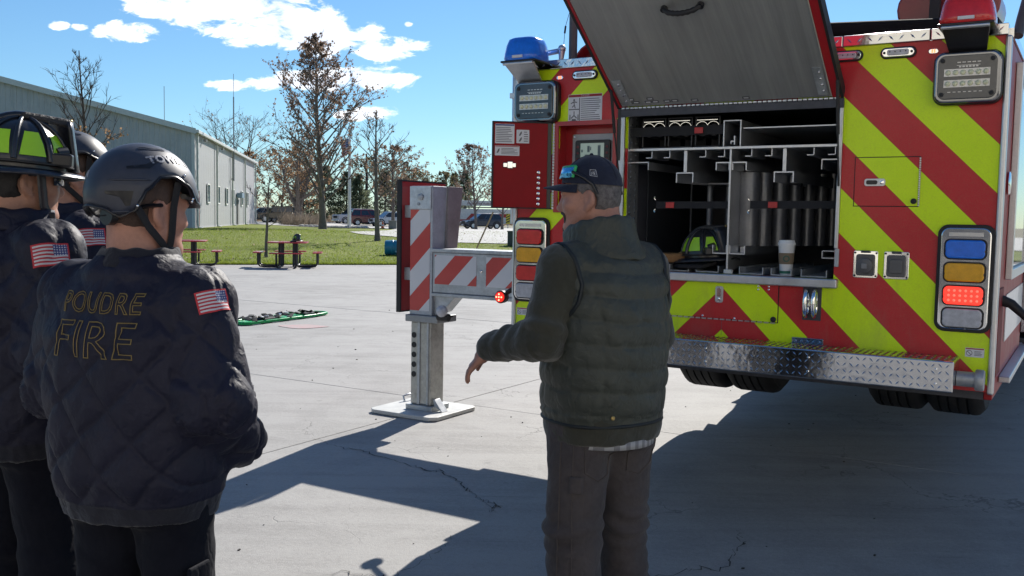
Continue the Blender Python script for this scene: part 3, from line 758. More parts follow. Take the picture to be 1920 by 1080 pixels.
for i in range(78):   # pattern on the top face of the bumper
    for k in range(7):
        cx, cy = -1.1 + (i + .5) * .0285, -.205 + (k + .5) * .027; a = R(45 if (i + k) % 2 else -45); ca, sa = math.cos(a), math.sin(a)
        q = [(cx + ca * l - sa * w, cy + sa * l + ca * w, .9935) for l, w in ((-.0125, 0), (0, -.0034), (.0125, 0), (0, .0034))] + [(cx + ca * l, cy + sa * l, .9955) for l in (-.004, .004)]
        tpt.add(q, [(0, 1, 4), (1, 5, 4), (1, 2, 5), (2, 3, 5), (3, 4, 5), (3, 0, 4)])
tag(tpt.build('tread_pattern', m_tread, bumper), kind='stuff')
bl = MB()
for x_ in (-.95, 0.0, .5, 1.05):
    for z_ in (.89, .955): bl.lathe([(.006, 0), (.006, .003), (.003, .005)], 8, mat=frame_rear(x_, -.221, z_))
bl.build('bumper_bolts', m_chrome, bumper)
T(MB().tube([(1.122, -.1, .905), (1.2, -.1, .905)], .034, 16).lathe([(.044, 0), (.048, .006), (.048, .03), (.044, .036)], 18, mat=Matrix.Translation((1.195, -.1, .905)) @ Matrix.Rotation(R(90), 4, 'Y')), 'pipe_stub', m_galv, smooth=40)
st = T(MB().bx(.367, .518, -.022, -.004, .994, 1.022), 'step_plate', m_tread, bevel=.002)
tag(lozenges(MB(), .37, .515, .997, 1.02, -.0225).build('tread_pattern', m_tread, st), kind='stuff')
for (a, c_) in ((-1.235, -.55), (-.546, .547), (.551, .93), (.934, 1.245)):
    o_ = T(MB().bx(a, c_, -.014, .05, 2.414, 2.464), 'tread_trim', m_tread, bevel=.003)
    tag(lozenges(MB(), a + .004, c_ - .004, 2.417, 2.461, -.0145, pitch=.045, L=.017, W_=.004).build('tread_pattern', m_tread, o_), kind='stuff')

# --- rear skin
OP = (-.565, .548, 1.315, 2.165); RC = (-.985, -.625, 1.63, 2.11)
T(plate_holes([-1.235, RC[0], RC[1], OP[0], OP[1], 1.235], [.84, OP[2], RC[2], RC[3], OP[3], 2.413], [OP, RC], 0, .03), 'rear_panel', m_chev)
for s_ in (-1, 1):
    T(MB().bx(min(s_ * 1.236, s_ * 1.262), max(s_ * 1.236, s_ * 1.262), -.014, .03, .83, 2.412), 'corner_trim', m_alu, bevel=.008)
# --- body sides, roof, floor
def side(u0, u1):
    mb = MB()
    mb.bx(u0, u1, .03, 1.75, .80, 2.41); mb.bx(u0, u1, 1.75, 4.6, 1.34, 2.41); mb.bx(u0, u1, 4.6, 8.2, .58, 2.41)
    return mb
m_sred = M('side_red_paint', (.28, .010, .015), .45, var=.08, spec=.3)
T(side(-1.255, -1.22), 'side_wall', m_sred, bevel=.004); T(side(1.22, 1.255), 'side_wall', m_sred, bevel=.004)
T(MB().bx(-1.219, 1.219, .05, 8.2, 2.37, 2.412), 'roof_deck', m_dark)
T(MB().bx(-1.219, 1.219, .031, 1.8, .80, .84).bx(-1.219, 1.219, 4.6, 8.2, .58, .62).bx(-.45, .45, 1.8, 8.0, .72, .95).bx(-1.219, 1.219, 1.72, 1.76, .84, 1.6).bx(-1.219, 1.219, 1.78, 4.59, 1.55, 1.6), 'underbody', m_dark)
# cab at the far front
cab = T(MB().hexa([(-1.24, 8.25, .55), (1.24, 8.25, .55), (1.24, 10.9, .55), (-1.24, 10.9, .55), (-1.22, 8.25, 2.75), (1.22, 8.25, 2.75), (1.2, 10.6, 2.7), (-1.2, 10.6, 2.7)]), 'cab', m_red, bevel=.06, seg=3)
for s_ in (-1, 1):
    x_ = s_ * 1.243
    MB().bx(min(x_, x_ + s_ * .004), max(x_, x_ + s_ * .004), 8.6, 9.4, 1.55, 2.4).bx(min(x_, x_ + s_ * .004), max(x_, x_ + s_ * .004), 9.6, 10.4, 1.55, 2.4).build('cab_window', m_glass_dark, cab)
# side details, both sides: shutter doors, lower white band, rub rail, folding marker lamp
m_white = M('white_band', (.62, .62, .63), .35, coat=.3)
for s_ in (-1, 1):
    def sb(y0, y1, z0, z1, p0, p1): return (min(s_ * (1.256 + p0), s_ * (1.256 + p1)), max(s_ * (1.256 + p0), s_ * (1.256 + p1)), y0, y1, z0, z1)
    for (y0, y1) in ((.42, 1.62), (4.75, 6.2), (6.35, 7.9)):
        d = T(MB().bx(*sb(y0, y1, 1.38, 2.3, 0, .012)), 'shutter_door', m_glass_dark if y0 < 1 else m_alu, bevel=.002)
        fm = MB().bx(*sb(y0 - .05, y0 - .003, 1.33, 2.35, 0, .03)).bx(*sb(y1 + .003, y1 + .05, 1.33, 2.35, 0, .03)).bx(*sb(y0 - .003, y1 + .003, 2.303, 2.35, 0, .03)).bx(*sb(y0 - .003, y1 + .003, 1.33, 1.377, 0, .03))
        fm.build('door_frame', m_alu, d, bevel=.003)
    for ya, yb in ((.5, 1.72), (4.62, 8.1)):
        T(MB().bx(*sb(ya, yb, 1.02, 1.25, 0, .004)), 'white_stripe', m_white)
        T(MB().bx(*sb(ya - .2 if ya < 1 else ya, yb, .845, .875, 0, .05)), 'rub_rail', m_alu, bevel=.004)
    T(MB().bx(*sb(.06, .28, .9, 1.3, 0, .006)), 'side_panel', M('matt_dark_red', (.16, .010, .014), .6, spec=.2), bevel=.002)
    g_ = MB().lathe([(.05, 0), (.055, .008), (.045, .014), (.01, .016)], 20, mat=Matrix.Translation((s_ * 1.256, .22, 1.78)) @ Matrix.Rotation(R(90 * s_), 4, 'Y')); T(g_, 'side_light', m_chrome, smooth=40)
    arm = T(MB().tube([(s_ * 1.256, .23, 1.24), (s_ * 1.30, .23, 1.225), (s_ * 1.36, .22, 1.17), (s_ * 1.43, .205, 1.125)], [.026, .022, .017, .015], 12), 'marker_arm', m_black, smooth=50)
    fr_ = Matrix.Translation((s_ * 1.462, .20, 1.10)) @ Matrix.Rotation(R(90), 4, 'X')
    MB().lathe([(.018, -.03), (.038, -.024), (.04, .014), (.034, .018)], 20, mat=fr_).build('lamp_housing', m_black, arm, smooth=40)
    ln = MB().lathe([(.032, 0.018), (.031, .026), (.02, .031)], 18, mat=fr_)
    for k in range(5):
        a = 2 * math.pi * k / 4; rr_ = .018 if k < 4 else 0
        ln.sphere((s_ * 1.462 + rr_ * math.cos(a), .20 - .031, 1.10 + rr_ * math.sin(a)), .0055, 8, 6, 1)
    ln.build('lamp_lens', [M('glowing_red_lens', (.5, .02, .015), .2, emit=(1, .03, .015), estr=.55), M('bright_led', (1, .4, .3), .3, emit=(1, .28, .16), estr=2.6)], arm, smooth=40)

# --- wheels (the truck is lifted on its outriggers)
m_tyre = M('tyre_rubber', (.018, .018, .019), .85, var=.3, bump=.3, bscale=40)
def tyre_mb(w, r):
    prof = [(r * .56, -w / 2 + .02), (r * .62, -w / 2), (r * .9, -w / 2), (r * .985, -w / 2 + .035), (r, -w / 2 + .06)]
    for k in range(4):
        z0_ = -w / 2 + .06 + (w - .12) * (k + .30) / 4; z1_ = z0_ + .012
        prof += [(r, z0_), (r - .014, z0_ + .001), (r - .014, z1_), (r, z1_ + .001)]
    prof += [(r, w / 2 - .06), (r * .985, w / 2 - .035), (r * .9, w / 2), (r * .62, w / 2), (r * .56, w / 2 - .02)]
    return MB().lathe(prof, 56, mat=Matrix.Rotation(R(90), 4, 'Y'))
tw = None
for s_ in (-1, 1):
    for yy in (2.42, 3.85):
        for uu in (.875, .505):
            wr = MB().lathe([(.28, -.14), (.27, -.1), (.2, -.06), (.08, -.05), (.08, .05), (.2, .06), (.27, .1), (.28, .14)], 28, mat=Matrix.Rotation(R(90), 4, 'Y'))
            if tw is None:
                w_ = tyre_mb(.35, .5).build('wheel', m_tyre, truck, smooth=35); tw = w_; rim0 = wr.build('rim', m_alu, w_, smooth=35)
            else:
                w_ = tw.copy(); COL.objects.link(w_); rm = rim0.copy(); COL.objects.link(rm); rm.parent = w_
            w_.location = (s_ * uu, yy, .80)
    w_ = tw.copy(); COL.objects.link(w_); rm = rim0.copy(); COL.objects.link(rm); rm.parent = w_; w_.location = (s_ * 1.02, 9.3, .56)
T(MB().tube([(-1, 2.42, .8), (1, 2.42, .8)], .09, 10).tube([(-1, 3.85, .8), (1, 3.85, .8)], .09, 10).sphere((0, 2.42, .8), .22, 14, 10).sphere((0, 3.85, .8), .22, 14, 10), 'axle', m_black, smooth=50)
for s_ in (-1, 1): T(MB().bx(s_ * .7 - .36, s_ * .7 + .36, 3.12, 3.135, .5, 1.5), 'mud_flap', m_black)

# --- tail light clusters
def cluster(cu, cols):
    r0 = T(MB().prism(rrect(-.118, .118, -.242, .242, .045, 6), frame_rear(cu, -.001, 1.345), .014), 'tail_light_cluster', m_black, bevel=.004)
    ch = MB().prism(rrect(-.103, .103, -.228, .228, .036, 6), frame_rear(cu, -.0155, 1.345), .014)
    ch.build('chrome_bezel', m_chrome, r0, bevel=.005)
    MB().bx(cu - .07, cu + .07, -.033, -.0297, 1.535, 1.552).bx(cu - .045, cu + .005, -.0335, -.0332, 1.537, 1.55).build('bezel_badge', m_refl, r0)
    for zc, mt in zip((1.477, 1.374, 1.270, 1.169), cols):
        MB().prism(rrect(-.088, .088, -.047, .047, .026, 6), frame_rear(cu, -.0297, zc), .006).build('lens_gasket', m_black, r0, bevel=.002)
        l_ = MB().prism(rrect(-.081, .081, -.041, .041, .022, 6), frame_rear(cu, -.0359, zc), .012)
        l_.build('lens', mt, r0, bevel=.007, seg=3)
        sc = MB()
        for sx_ in (-.078, .078): sc.lathe([(.0065, 0), (.0065, .004), (.003, .005)], 8, mat=frame_rear(cu + sx_, -.0415, zc - .008))
        sc.build('lens_screw', m_black, r0)
        gd = MB()
        if mt is m_lit_red:
            for i in range(6):
                for k in range(3): gd.sphere((cu - .058 + i * .0232, -.0475, zc - .022 + k * .022), .006, 8, 6)
            gd.build('led_bulbs', M('hot_led', (1, .3, .2), .3, emit=(1, .09, .06), estr=1.0), r0)
        else:
            for i in range(15): gd.bx(cu - .066 + i * .0094, cu - .0633 + i * .0094, -.0486, -.0477, zc - .034, zc + .034)
            gd.build('lens_ribs', mt, r0)
cluster(1.122, (m_lens_blue, m_lens_amb, m_lit_red, m_lens_clr)); cluster(-1.133, (m_lens_red, m_lens_amb, m_lens_red, m_lens_clr))

# --- scene lights
def scene_light(cu):
    cz = 2.234
    r0 = T(MB().prism(rrect(-.140, .140, -.117, .117, .045, 6), frame_rear(cu, -.001, cz), .04), 'scene_light', m_blackgl, bevel=.006)
    MB().prism(rrect(-.135, .135, -.112, .112, .042, 6), frame_rear(cu, -.0415, cz), .02).build('chrome_bezel', M('dark_chrome', (.22, .225, .24), .14, 1.0, var=.05), r0, bevel=.012, seg=3)
    MB().prism(rrect(-.118, .118, -.095, .095, .03, 6), frame_rear(cu, -.0618, cz), .006).build('lens_face', M('smoked_lens', (.05, .052, .058), .12, var=.2, coat=.5), r0, bevel=.003)
    for dz in (.020, -.028):
        bar = MB().bx(cu - .092, cu + .092, -.0705, -.0681, cz + dz - .016, cz + dz + .016).build('led_strip', m_refl, r0)
        ld = MB()
        for i in range(6): ld.sphere((cu - .076 + i * .0304, -.0715, cz + dz), (.0115, .008, .0115), 12, 8)
        ld.build('led_lens', m_led, r0, smooth=60)
    ex = MB()
    for i in range(5): ex.bx(cu - .04 + i * .02, cu - .026 + i * .02, -.0695, -.0681, cz + .062, cz + .066)
    ex.bx(cu - .042, cu + .052, -.0695, -.0681, cz + .05, cz + .052)
    for i in range(7): ex.bx(cu - .075 + i * .021, cu - .063 + i * .021, -.0695, -.0681, cz - .066, cz - .063)
    for i in range(6): ex.bx(cu - .033 + i * .0135, cu - .0235 + i * .0135, -.0695, -.0681, cz + .042, cz + .0485)
    ex.build('etched_marks', m_refl, r0)
    bo = MB()
    for a in (-1, 1):
        for c_ in (-1, 1): bo.lathe([(.01, 0), (.01, .004), (.004, .005)], 10, mat=frame_rear(cu + a * .1, -.0682, cz + c_ * .074))
    bo.build('bolt', m_black, r0)
scene_light(1.095); scene_light(-1.103)

# --- beacons
def beacon(cu, mt, s_):
    c0 = (cu, -.075, 2.452)
    prof = [(.105, 0), (.112, .012), (.110, .03), (.100, .085), (.088, .118), (.07, .128), (.02, .132)]
    mb = MB()
    n = 48
    vs = []; fs = []
    for (rr_, z_) in prof:
        for j in range(n):
            a = 2 * math.pi * j / n; ca, sa = math.cos(a), math.sin(a)
            e = (abs(ca) ** 4 + abs(sa) ** 4) ** (-.25)
            q = rr_ * e * (1 + (.012 if j % 2 and .02 < z_ < .1 else 0))
            vs.append((c0[0] + q * ca, c0[1] + q * sa * .9, c0[2] + z_))
    for i in range(len(prof) - 1):
        for j in range(n): j2 = (j + 1) % n; fs.append((i * n + j, i * n + j2, (i + 1) * n + j2, (i + 1) * n + j))
    fs.append(tuple((len(prof) - 1) * n + j for j in range(n))); fs.append(tuple(range(n - 1, -1, -1)))
    r0 = T(mb.add(vs, fs), 'beacon', mt, smooth=50)
    MB().bx(cu - .112, cu + .112, -.175, .025, 2.44, 2.452).build('beacon_base', m_blackgl, r0, bevel=.004)
    MB().bx(cu - .03, cu + .035, -.184, -.178, 2.462, 2.476).build('name_plate', m_label, r0, bevel=.001)
    MB().hexa([(cu - .075, -.03, 2.345), (cu + .075, -.03, 2.345), (cu + .075, -.016, 2.345), (cu - .075, -.016, 2.345), (cu - .095, -.165, 2.436), (cu + .095, -.165, 2.436), (cu + .095, -.15, 2.4395), (cu - .095, -.15, 2.4395)]).build('bracket', m_alu if s_ < 0 else m_blackgl, r0, bevel=.002)
    MB().tube([(cu - .095, -.168, 2.434), (cu + .095, -.168, 2.434)], .009, 8).build('bracket_lip', m_alu, r0, smooth=50)
beacon(1.09, m_lens_red, 1); beacon(-1.15, m_lens_blue, -1)

# --- slim identification lamps and small markers
for cu in (.797, .565, -.817, -.58):
    r0 = T(MB().prism(rrect(-.078, .078, -.026, .026, .0255, 8), frame_rear(cu, -.001, 2.370), .010), 'slim_lamp', m_black, bevel=.003)
    MB().prism(rrect(-.070, .070, -.0195, .0195, .019, 8), frame_rear(cu, -.0115, 2.370), .008).build('chrome_bezel', m_chrome, r0, bevel=.003)
    MB().prism(rrect(-.047, .047, -.013, .013, .009, 5), frame_rear(cu, -.0198, 2.370), .005).build('lens', m_lens_clr, r0, bevel=.002)
    b_ = MB()
    for i in range(4): b_.sphere((cu - .034 + i * .0226, -.0255, 2.373), .003, 8, 6)
    for sx_ in (-.059, .059): b_.lathe([(.006, 0), (.006, .004), (.003, .005)], 8, mat=frame_rear(cu + sx_, -.0195, 2.370))
    b_.build('screw', m_black, r0)
m_mark = M('lit_marker', (.6, .1, .05), .3, emit=(1, .16, .05), estr=2.2)
for cu in (.946, -.974):
    r0 = T(MB().prism(rrect(-.021, .021, -.011, .011, .0108, 6), frame_rear(cu, -.001, 2.365), .006), 'marker_lamp', m_chrome, bevel=.002)
    MB().bx(cu - .008, cu - .002, -.0095, -.0073, 2.358, 2.373).bx(cu + .002, cu + .008, -.0095, -.0073, 2.358, 2.373).build('lens', m_mark, r0)

# --- hatch doors and fittings on the rear skin
def flat_door(name, u0, u1, z0, z1, hinge):
    MBg = MB().bx(u0 - .004, u1 + .004, -.0018, -.0002, z0 - .004, z1 + .004)
    gap = T(MBg, name + '_gap', m_black)
    d = T(MB().bx(u0, u1, -.006, -.0021, z0, z1), name, m_chev, bevel=.0008, seg=1)
    hg = MB(); n = 22
    for i in range(n):
        if hinge == 'right': hg.tube([(u1 + .004, -.008, z0 + (z1 - z0) * i / n), (u1 + .004, -.008, z0 + (z1 - z0) * (i + .72) / n)], .0045, 6)
        else: hg.tube([(u0 + (u1 - u0) * i / n, -.008, z0 - .004), (u0 + (u1 - u0) * (i + .72) / n, -.008, z0 - .004)], .004, 6)
    hg.build('piano_hinge', m_alu, d)
    return d
d1 = flat_door('small_hatch', .629, .910, 1.668, 1.892, 'right')
l_ = MB().prism(rrect(-.047, .047, -.018, .018, .012), frame_rear(.720, -.0062, 1.777), .006).build('latch', m_alu, d1, bevel=.002)
MB().prism(rrect(-.038, .012, -.010, .010, .008), frame_rear(.720, -.0124, 1.777), .003).build('latch_paddle', m_blackgl, d1)
MB().lathe([(.010, 0), (.009, .004), (.004, .005)], 14, mat=frame_rear(.752, -.0124, 1.777)).build('lock', m_chrome, d1)
MB().lathe([(.013, 0), (.013, .008), (.005, .012)], 14, mat=frame_rear(.893, -.0062, 1.69)).build('rubber_stop', m_black, d1)
d2 = flat_door('lower_hatch', -.43, .286, 1.086, 1.276, 'bottom')
MB().prism(rrect(-.021, .021, -.043, .043, .012), frame_rear(-.014, -.0062, 1.210), .006).build('latch', m_alu, d2, bevel=.002)
MB().prism(rrect(-.012, .012, -.012, .034, .008), frame_rear(-.014, -.0124, 1.210), .004).build('latch_paddle', m_chrome, d2, bevel=.001)
MB().lathe([(.011, 0), (.010, .004), (.004, .005)], 14, mat=frame_rear(-.014, -.0124, 1.183)).build('lock', m_chrome, d2)
MB().lathe([(.014, 0), (.014, .008), (.005, .012)], 14, mat=frame_rear(.268, -.0062, 1.10)).build('rubber_stop', m_black, d2)
sc = MB()
for (u_, z_) in ((-.1, 1.095), (.07, 1.092), (.187, 1.262), (.187, 1.245), (.24, 1.262), (.24, 1.247)): sc.lathe([(.005, 0), (.005, .003), (.002, .004)], 8, mat=frame_rear(u_, -.0062, z_))
sc.build('screw', m_chrome, d2)
T(MB().bx(-.0008, .0008, -.0006, -.0001, 1.0, 1.315), 'panel_seam', m_ink)
# power outlets
for cu, kind in ((.694, 'round'), (.831, 'flat')):
    r0 = T(MB().prism(rrect(-.055, .055, -.066, .062, .008), frame_rear(cu, -.001, 1.394), .006), 'power_outlet', m_chrome, bevel=.002)
    m_cov = M('outlet_cover', (.10, .10, .105), .4, .3)
    MB().prism(rrect(-.042, .042, -.056, .046, .012), frame_rear(cu, -.0074, 1.394), .010).build('cover', m_cov, r0, bevel=.004)
    if kind == 'round':
        MB().lathe([(.038, 0), (.036, .012), (.02, .016)], 24, mat=frame_rear(cu, -.0176, 1.386)).build('cap', m_cov, r0, smooth=40)
        MB().bx(cu - .013, cu + .013, -.040, -.0337, 1.372, 1.398).build('finger_tab', M('tab_grey', (.2, .2, .21), .4), r0, bevel=.003)
    else:
        MB().prism(rrect(-.03, .03, -.036, .032, .01), frame_rear(cu, -.0176, 1.39), .008).build('cap', m_cov, r0, bevel=.004)
    MB().tube([(cu - .02, -.016, 1.452), (cu + .02, -.016, 1.452)], .006, 8).build('hinge_pin', m_cov, r0)
    b_ = MB()
    for a in (-1, 1):
        for c_ in (-1, 1): b_.lathe([(.005, 0), (.005, .003), (.002, .004)], 8, mat=frame_rear(cu + a * .048, -.0072, 1.392 + c_ * .054))
    b_.build('screw', m_black, r0)
# tow eye
te = T(MB().bx(.408, .497, -.004, -.0002, 1.108, 1.282), 'tow_eye', m_dark, bevel=.001)
for x_ in (.438, .472):
    ring = MB(); n = 22
    pts = [(x_ + (.0 if x_ > .45 else -.006), -.032 - .03 * math.cos(a) - (0), 1.193 + .062 * math.sin(a)) for a in [2 * math.pi * k / n for k in range(n + 1)]]
    ring.tube(pts, .011, 8, cap=False); ring.build('ring', m_chrome, te, smooth=60)
MB().bx(.43, .48, -.03, -.0042, 1.175, 1.21).build('eye_block', m_chrome, te, bevel=.004)
# labels
def sticker(parent, name, cu, cz, w, h, rows, fr=None, head=None, pic=0.0, y=-.0012):
    """flat printed label: white sheet, coloured heading, rows of ink, optional pictogram column"""
    fr = fr or frame_rear(cu, 0, cz)
    o = MB().prism(rrect(-w / 2, w / 2, -h / 2, h / 2, .003, 2), fr @ Matrix.Translation((0, 0, .0006)), .0006).build(name, m_label, parent)
    mb = MB(); x0 = -w / 2 + .006 + pic; x1 = w / 2 - .006; top = h / 2 - (.006 + (head[1] if head else 0))
    r = random.Random(int(w * 9999) + rows)
    for i in range(rows):
        z = top - (top + h / 2 - .006) * (i + .5) / rows; t_ = (top + h / 2) / rows * .17; L = x1 - r.uniform(0, .3) * (x1 - x0)
        mb.prism([(x0, z - t_), (L, z - t_), (L, z + t_), (x0, z + t_)], fr @ Matrix.Translation((0, 0, .00135)), .0002)
    mb.build('print_lines', m_ink, o)
    if head: MB().prism([(-w / 2 + .002, h / 2 - head[1]), (w / 2 - .002, h / 2 - head[1]), (w / 2 - .002, h / 2 - .002), (-w / 2 + .002, h / 2 - .002)], fr @ Matrix.Translation((0, 0, .00135)), .0002).build('heading', head[0], o)
    return o
m_warnred = M('warning_red', (.33, .02, .02), .5)
sg = sticker(truck, 'danger_sign', -.815, 2.188, .208, .160, 12, head=(m_warnred, .015), pic=.072)
fr = frame_rear(-.815, -.0014, 2.188)
vs, fs = text_mesh('DANGER', .013); MB().add([fr @ Vector((v[0], v[1] + .0725, .0006)) for v in vs], fs).build('sign_text', m_label, sg)
pic = MB()
def stroke(pts, w):
    for (a, b_) in zip(pts[:-1], pts[1:]):
        d = (Vector(b_) - Vector(a)).normalized(); n_ = Vector((-d.y, d.x)) * w
        pic.prism([tuple(Vector(a) - n_), tuple(Vector(b_) - n_), tuple(Vector(b_) + n_), tuple(Vector(a) + n_)], fr @ Matrix.Translation((0, 0, .0003)), .0002)
pic.prism([(-.068 + .006 * math.cos(a), .049 + .006 * math.sin(a)) for a in [2 * math.pi * k / 12 for k in range(12)]], fr @ Matrix.Translation((0, 0, .0003)), .0002)
for st_ in ([(-.070, .042), (-.066, .022)], [(-.066, .022), (-.080, .010)], [(-.066, .022), (-.060, .004)], [(-.070, .040), (-.088, .030)], [(-.070, .040), (-.050, .036)], [(-.10, -.002), (-.034, -.002)], [(-.067, -.012), (-.067, -.035)], [(-.067, -.035), (-.085, -.05)], [(-.067, -.035), (-.05, -.05)], [(-.09, -.066), (-.045, -.066)], [(-.092, -.03), (-.092, -.06)], [(-.042, -.03), (-.042, -.06)], [(-.0335, -.075), (-.0335, .06)]): stroke(st_, .0028)
pic.prism([(-.083, -.068), (-.052, -.068), (-.056, -.054), (-.079, -.054)], fr @ Matrix.Translation((0, 0, .0003)), .0002)
pic.build('pictogram', m_ink, sg)
for cu, cz in ((1.178, 1.014), (-1.19, 1.044)):
    l_ = sticker(truck, 'warning_label', cu, cz, .078, .042, 4, head=(m_warnred, .007), pic=.032)
    ring = MB(); f2 = frame_rear(cu - .022, -.0014, cz - .003)
    n = 18; vs = []
    for k in range(n):
        a = 2 * math.pi * k / n
        vs += [f2 @ Vector((.013 * math.cos(a), .013 * math.sin(a), 0)), f2 @ Vector((.0105 * math.cos(a), .0105 * math.sin(a), 0))]
    ring.add(vs, [(2 * k, 2 * ((k + 1) % n), 2 * ((k + 1) % n) + 1, 2 * k + 1) for k in range(n)])
    ring.prism([(-.009, .007), (-.007, .009), (.009, -.007), (.007, -.009)], f2, .0002); ring.build('pictogram', m_ink, l_)

# --- control recess with screen
rc = T(plate_holes([RC[0] - .012, RC[0] + .012, RC[1] - .012, RC[1] + .012], [RC[2] - .012, RC[2] + .012, RC[3] - .012, RC[3] + .012], [(RC[0] + .012, RC[1] - .012, RC[2] + .012, RC[3] - .012)], -.012, -.001).bx(RC[0], RC[0] + .004, .031, .10, RC[2], RC[3]).bx(RC[1] - .004, RC[1], .031, .10, RC[2], RC[3]).bx(RC[0], RC[1], .031, .10, RC[2] - .004, RC[2]).bx(RC[0], RC[1], .031, .10, RC[3], RC[3] + .004).bx(RC[0], RC[1], .10, .11, RC[2], RC[3]), 'control_panel', m_red)
MB().prism(rrect(-.135, .135, -.19, .19, .008), frame_rear(-.80, .098, 1.868), .010).build('bezel_plate', M('grey_bezel', (.33, .34, .36), .45, .4), rc, bevel=.002)
MB().prism(rrect(-.108, .108, -.13, .13, .012), frame_rear(-.80, .087, 1.893), .018).build('screen_housing', m_blackgl, rc, bevel=.004)
m_lcd, t_, b_ = new_mat('lcd_glass'); co = t_.coord('Object')
cc = t_.ramp(t_.noise(co, 6, 3, .5), [(.3, (.20, .26, .23)), (.7, (.26, .33, .29))]); t_.put(b_.inputs['Base Color'], cc); b_.inputs['Roughness'].default_value = .12
t_.put(b_.inputs['Emission Color'], cc); b_.inputs['Emission Strength'].default_value = .25
lc = MB().bx(-.873, -.727, .0675, .0688, 1.83, 2.005).build('lcd', m_lcd, rc)
pr = MB()
for (a, c_, d_, e_) in ((-.830, -.815, 1.955, 1.99), (-.812, -.806, 1.965, 1.985), (-.765, -.748, 1.93, 1.992), (-.868, -.858, 1.955, 1.97), (-.845, -.80, 1.928, 1.942), (-.80, -.788, 1.932, 1.938), (-.87, -.73, 1.90, 1.902), (-.86, -.80, 1.86, 1.885), (-.78, -.74, 1.85, 1.88)): pr.bx(a, c_, .0668, .0674, d_, e_)
pr.build('lcd_print', M('lcd_ink', (.09, .13, .14), .4), rc)
bt = MB()
for x_ in (-.890, -.709):
    for k in range(5): bt.lathe([(.0075, 0), (.0075, .003), (.004, .004)], 12, mat=frame_rear(x_, .0686, 1.985 - k * .034))
bt.build('screen_button', M('button_dark_red', (.12, .02, .025), .4), rc)
bt = MB()
for x_ in (-.922, -.678):
    for z_ in (2.043, 1.69): bt.lathe([(.006, 0), (.006, .003), (.003, .004)], 8, mat=frame_rear(x_, .0878, z_))
bt.build('bezel_screw', m_chrome, rc)
# --- control door, standing open on its left hinge
dd = Vector((-.255, -.215, 0)).normalized(); dn = Vector((dd.y * -1, dd.x, 0)); dn = dn if dn.y < 0 else -dn
hx, hy, z0_, z1_ = -1.002, -.012, 1.635, 2.117
def DP(x, z, n_=0.0): p = Vector((hx, hy, 0)) + dd * x + dn * n_; return (p.x, p.y, z)
def dbox(mb, x0, x1, z0, z1, n0, n1, mi=0): return mb.hexa([DP(x0, z0, n0), DP(x1, z0, n0), DP(x1, z0, n1), DP(x0, z0, n1), DP(x0, z1, n0), DP(x1, z1, n0), DP(x1, z1, n1), DP(x0, z1, n1)], mi)
cd = T(dbox(MB(), .012, .338, z0_ + .006, z1_ - .006, -.018, 0), 'control_door', M('door_inner_red', (.27, .010, .014), .55, var=.08, spec=.2), bevel=.002)
ed = MB(); dbox(ed, .338, .346, z0_, z1_, -.02, .004); dbox(ed, .004, .338, z1_ - .006, z1_, -.02, .004); dbox(ed, .004, .338, z0_, z0_ + .006, -.02, .004)
ed.build('door_edge', m_black, cd)
dbox(MB(), .012, .034, z0_ + .006, z1_ - .006, .0005, .004).build('hinge_strip', m_blackgl, cd)
hg = MB()
for i in range(30): hg.tube([DP(0, z0_ + .48 * i / 30, .004), DP(0, z0_ + .48 * (i + .75) / 30, .004)], .006, 6)
hg.build('piano_hinge', m_alu, cd)
fd = Matrix(((-dd.x, 0, dn.x, 0), (-dd.y, 0, dn.y, 0), (0, 1, 0, 0), (0, 0, 0, 1)))
def FD(x, z): m_ = fd.copy(); p = DP(x, z, 0); m_.translation = Vector(p); return m_
m_blueh = M('label_blue', (.06, .08, .22), .5)
sticker(cd, 'instruction_label', 0, 0, .108, .108, 9, FD(.277, 2.048), (m_blueh, .010))
sticker(cd, 'instruction_label', 0, 0, .072, .074, 5, FD(.175, 2.035), None, .036)
sticker(cd, 'instruction_label', 0, 0, .138, .055, 5, FD(.262, 1.955), (m_warnred, .006), .03)
for k, (x_, z_) in enumerate(((.188, 2.052), (.188, 2.02), (.312, 1.955))):
    q = FD(x_, z_) @ Matrix.Translation((0, 0, .0016)); MB().prism([(-.010, -.012), (-.002, -.014), (.006, -.002), (.008, .012), (.0, .008)], q, .0002).build('pictogram', m_ink, cd)
lt = MB(); dbox(lt, .212, .285, 1.862, 1.888, .001, .012); dbox(lt, .232, .262, 1.856, 1.895, .012, .02); lt.build('latch', m_chrome, cd, bevel=.003)
bo = MB()
for k in range(7): bo.lathe([(.009, 0), (.009, .003), (.005, .004), (.0045, .016), (.002, .017)], 10, mat=FD(.083, 1.838 - k * .0293) @ Matrix.Translation((0, 0, .0006)))
bo.build('studs', m_chrome, cd)

# --- compartment
D0, D1 = .031, 1.35
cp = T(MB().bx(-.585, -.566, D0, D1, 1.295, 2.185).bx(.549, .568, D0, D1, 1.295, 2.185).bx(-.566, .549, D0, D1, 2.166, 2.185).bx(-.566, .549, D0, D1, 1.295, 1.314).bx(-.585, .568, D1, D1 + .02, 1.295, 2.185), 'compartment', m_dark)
def C(mb, name, mat, **k): return mb.build(name, mat, cp, **k)
C(MB().bx(-.5655, -.563, D0, .17, 1.315, 2.16), 'jamb_strip', m_alu)
rv = MB()
for k in range(26):
    for y_ in (.07, .13): rv.sphere((-.5625, y_, 1.34 + k * .0315), (.003, .006, .006), 6, 4)
C(rv, 'rivets', m_chrome)
T(MB().bx(-.60, -.566, -.018, -.001, 1.317, 2.13), 'door_jamb', m_alu, bevel=.002)
T(MB().bx(.549, .566, -.018, -.001, 1.463, 2.13), 'door_jamb', m_alu, bevel=.002)
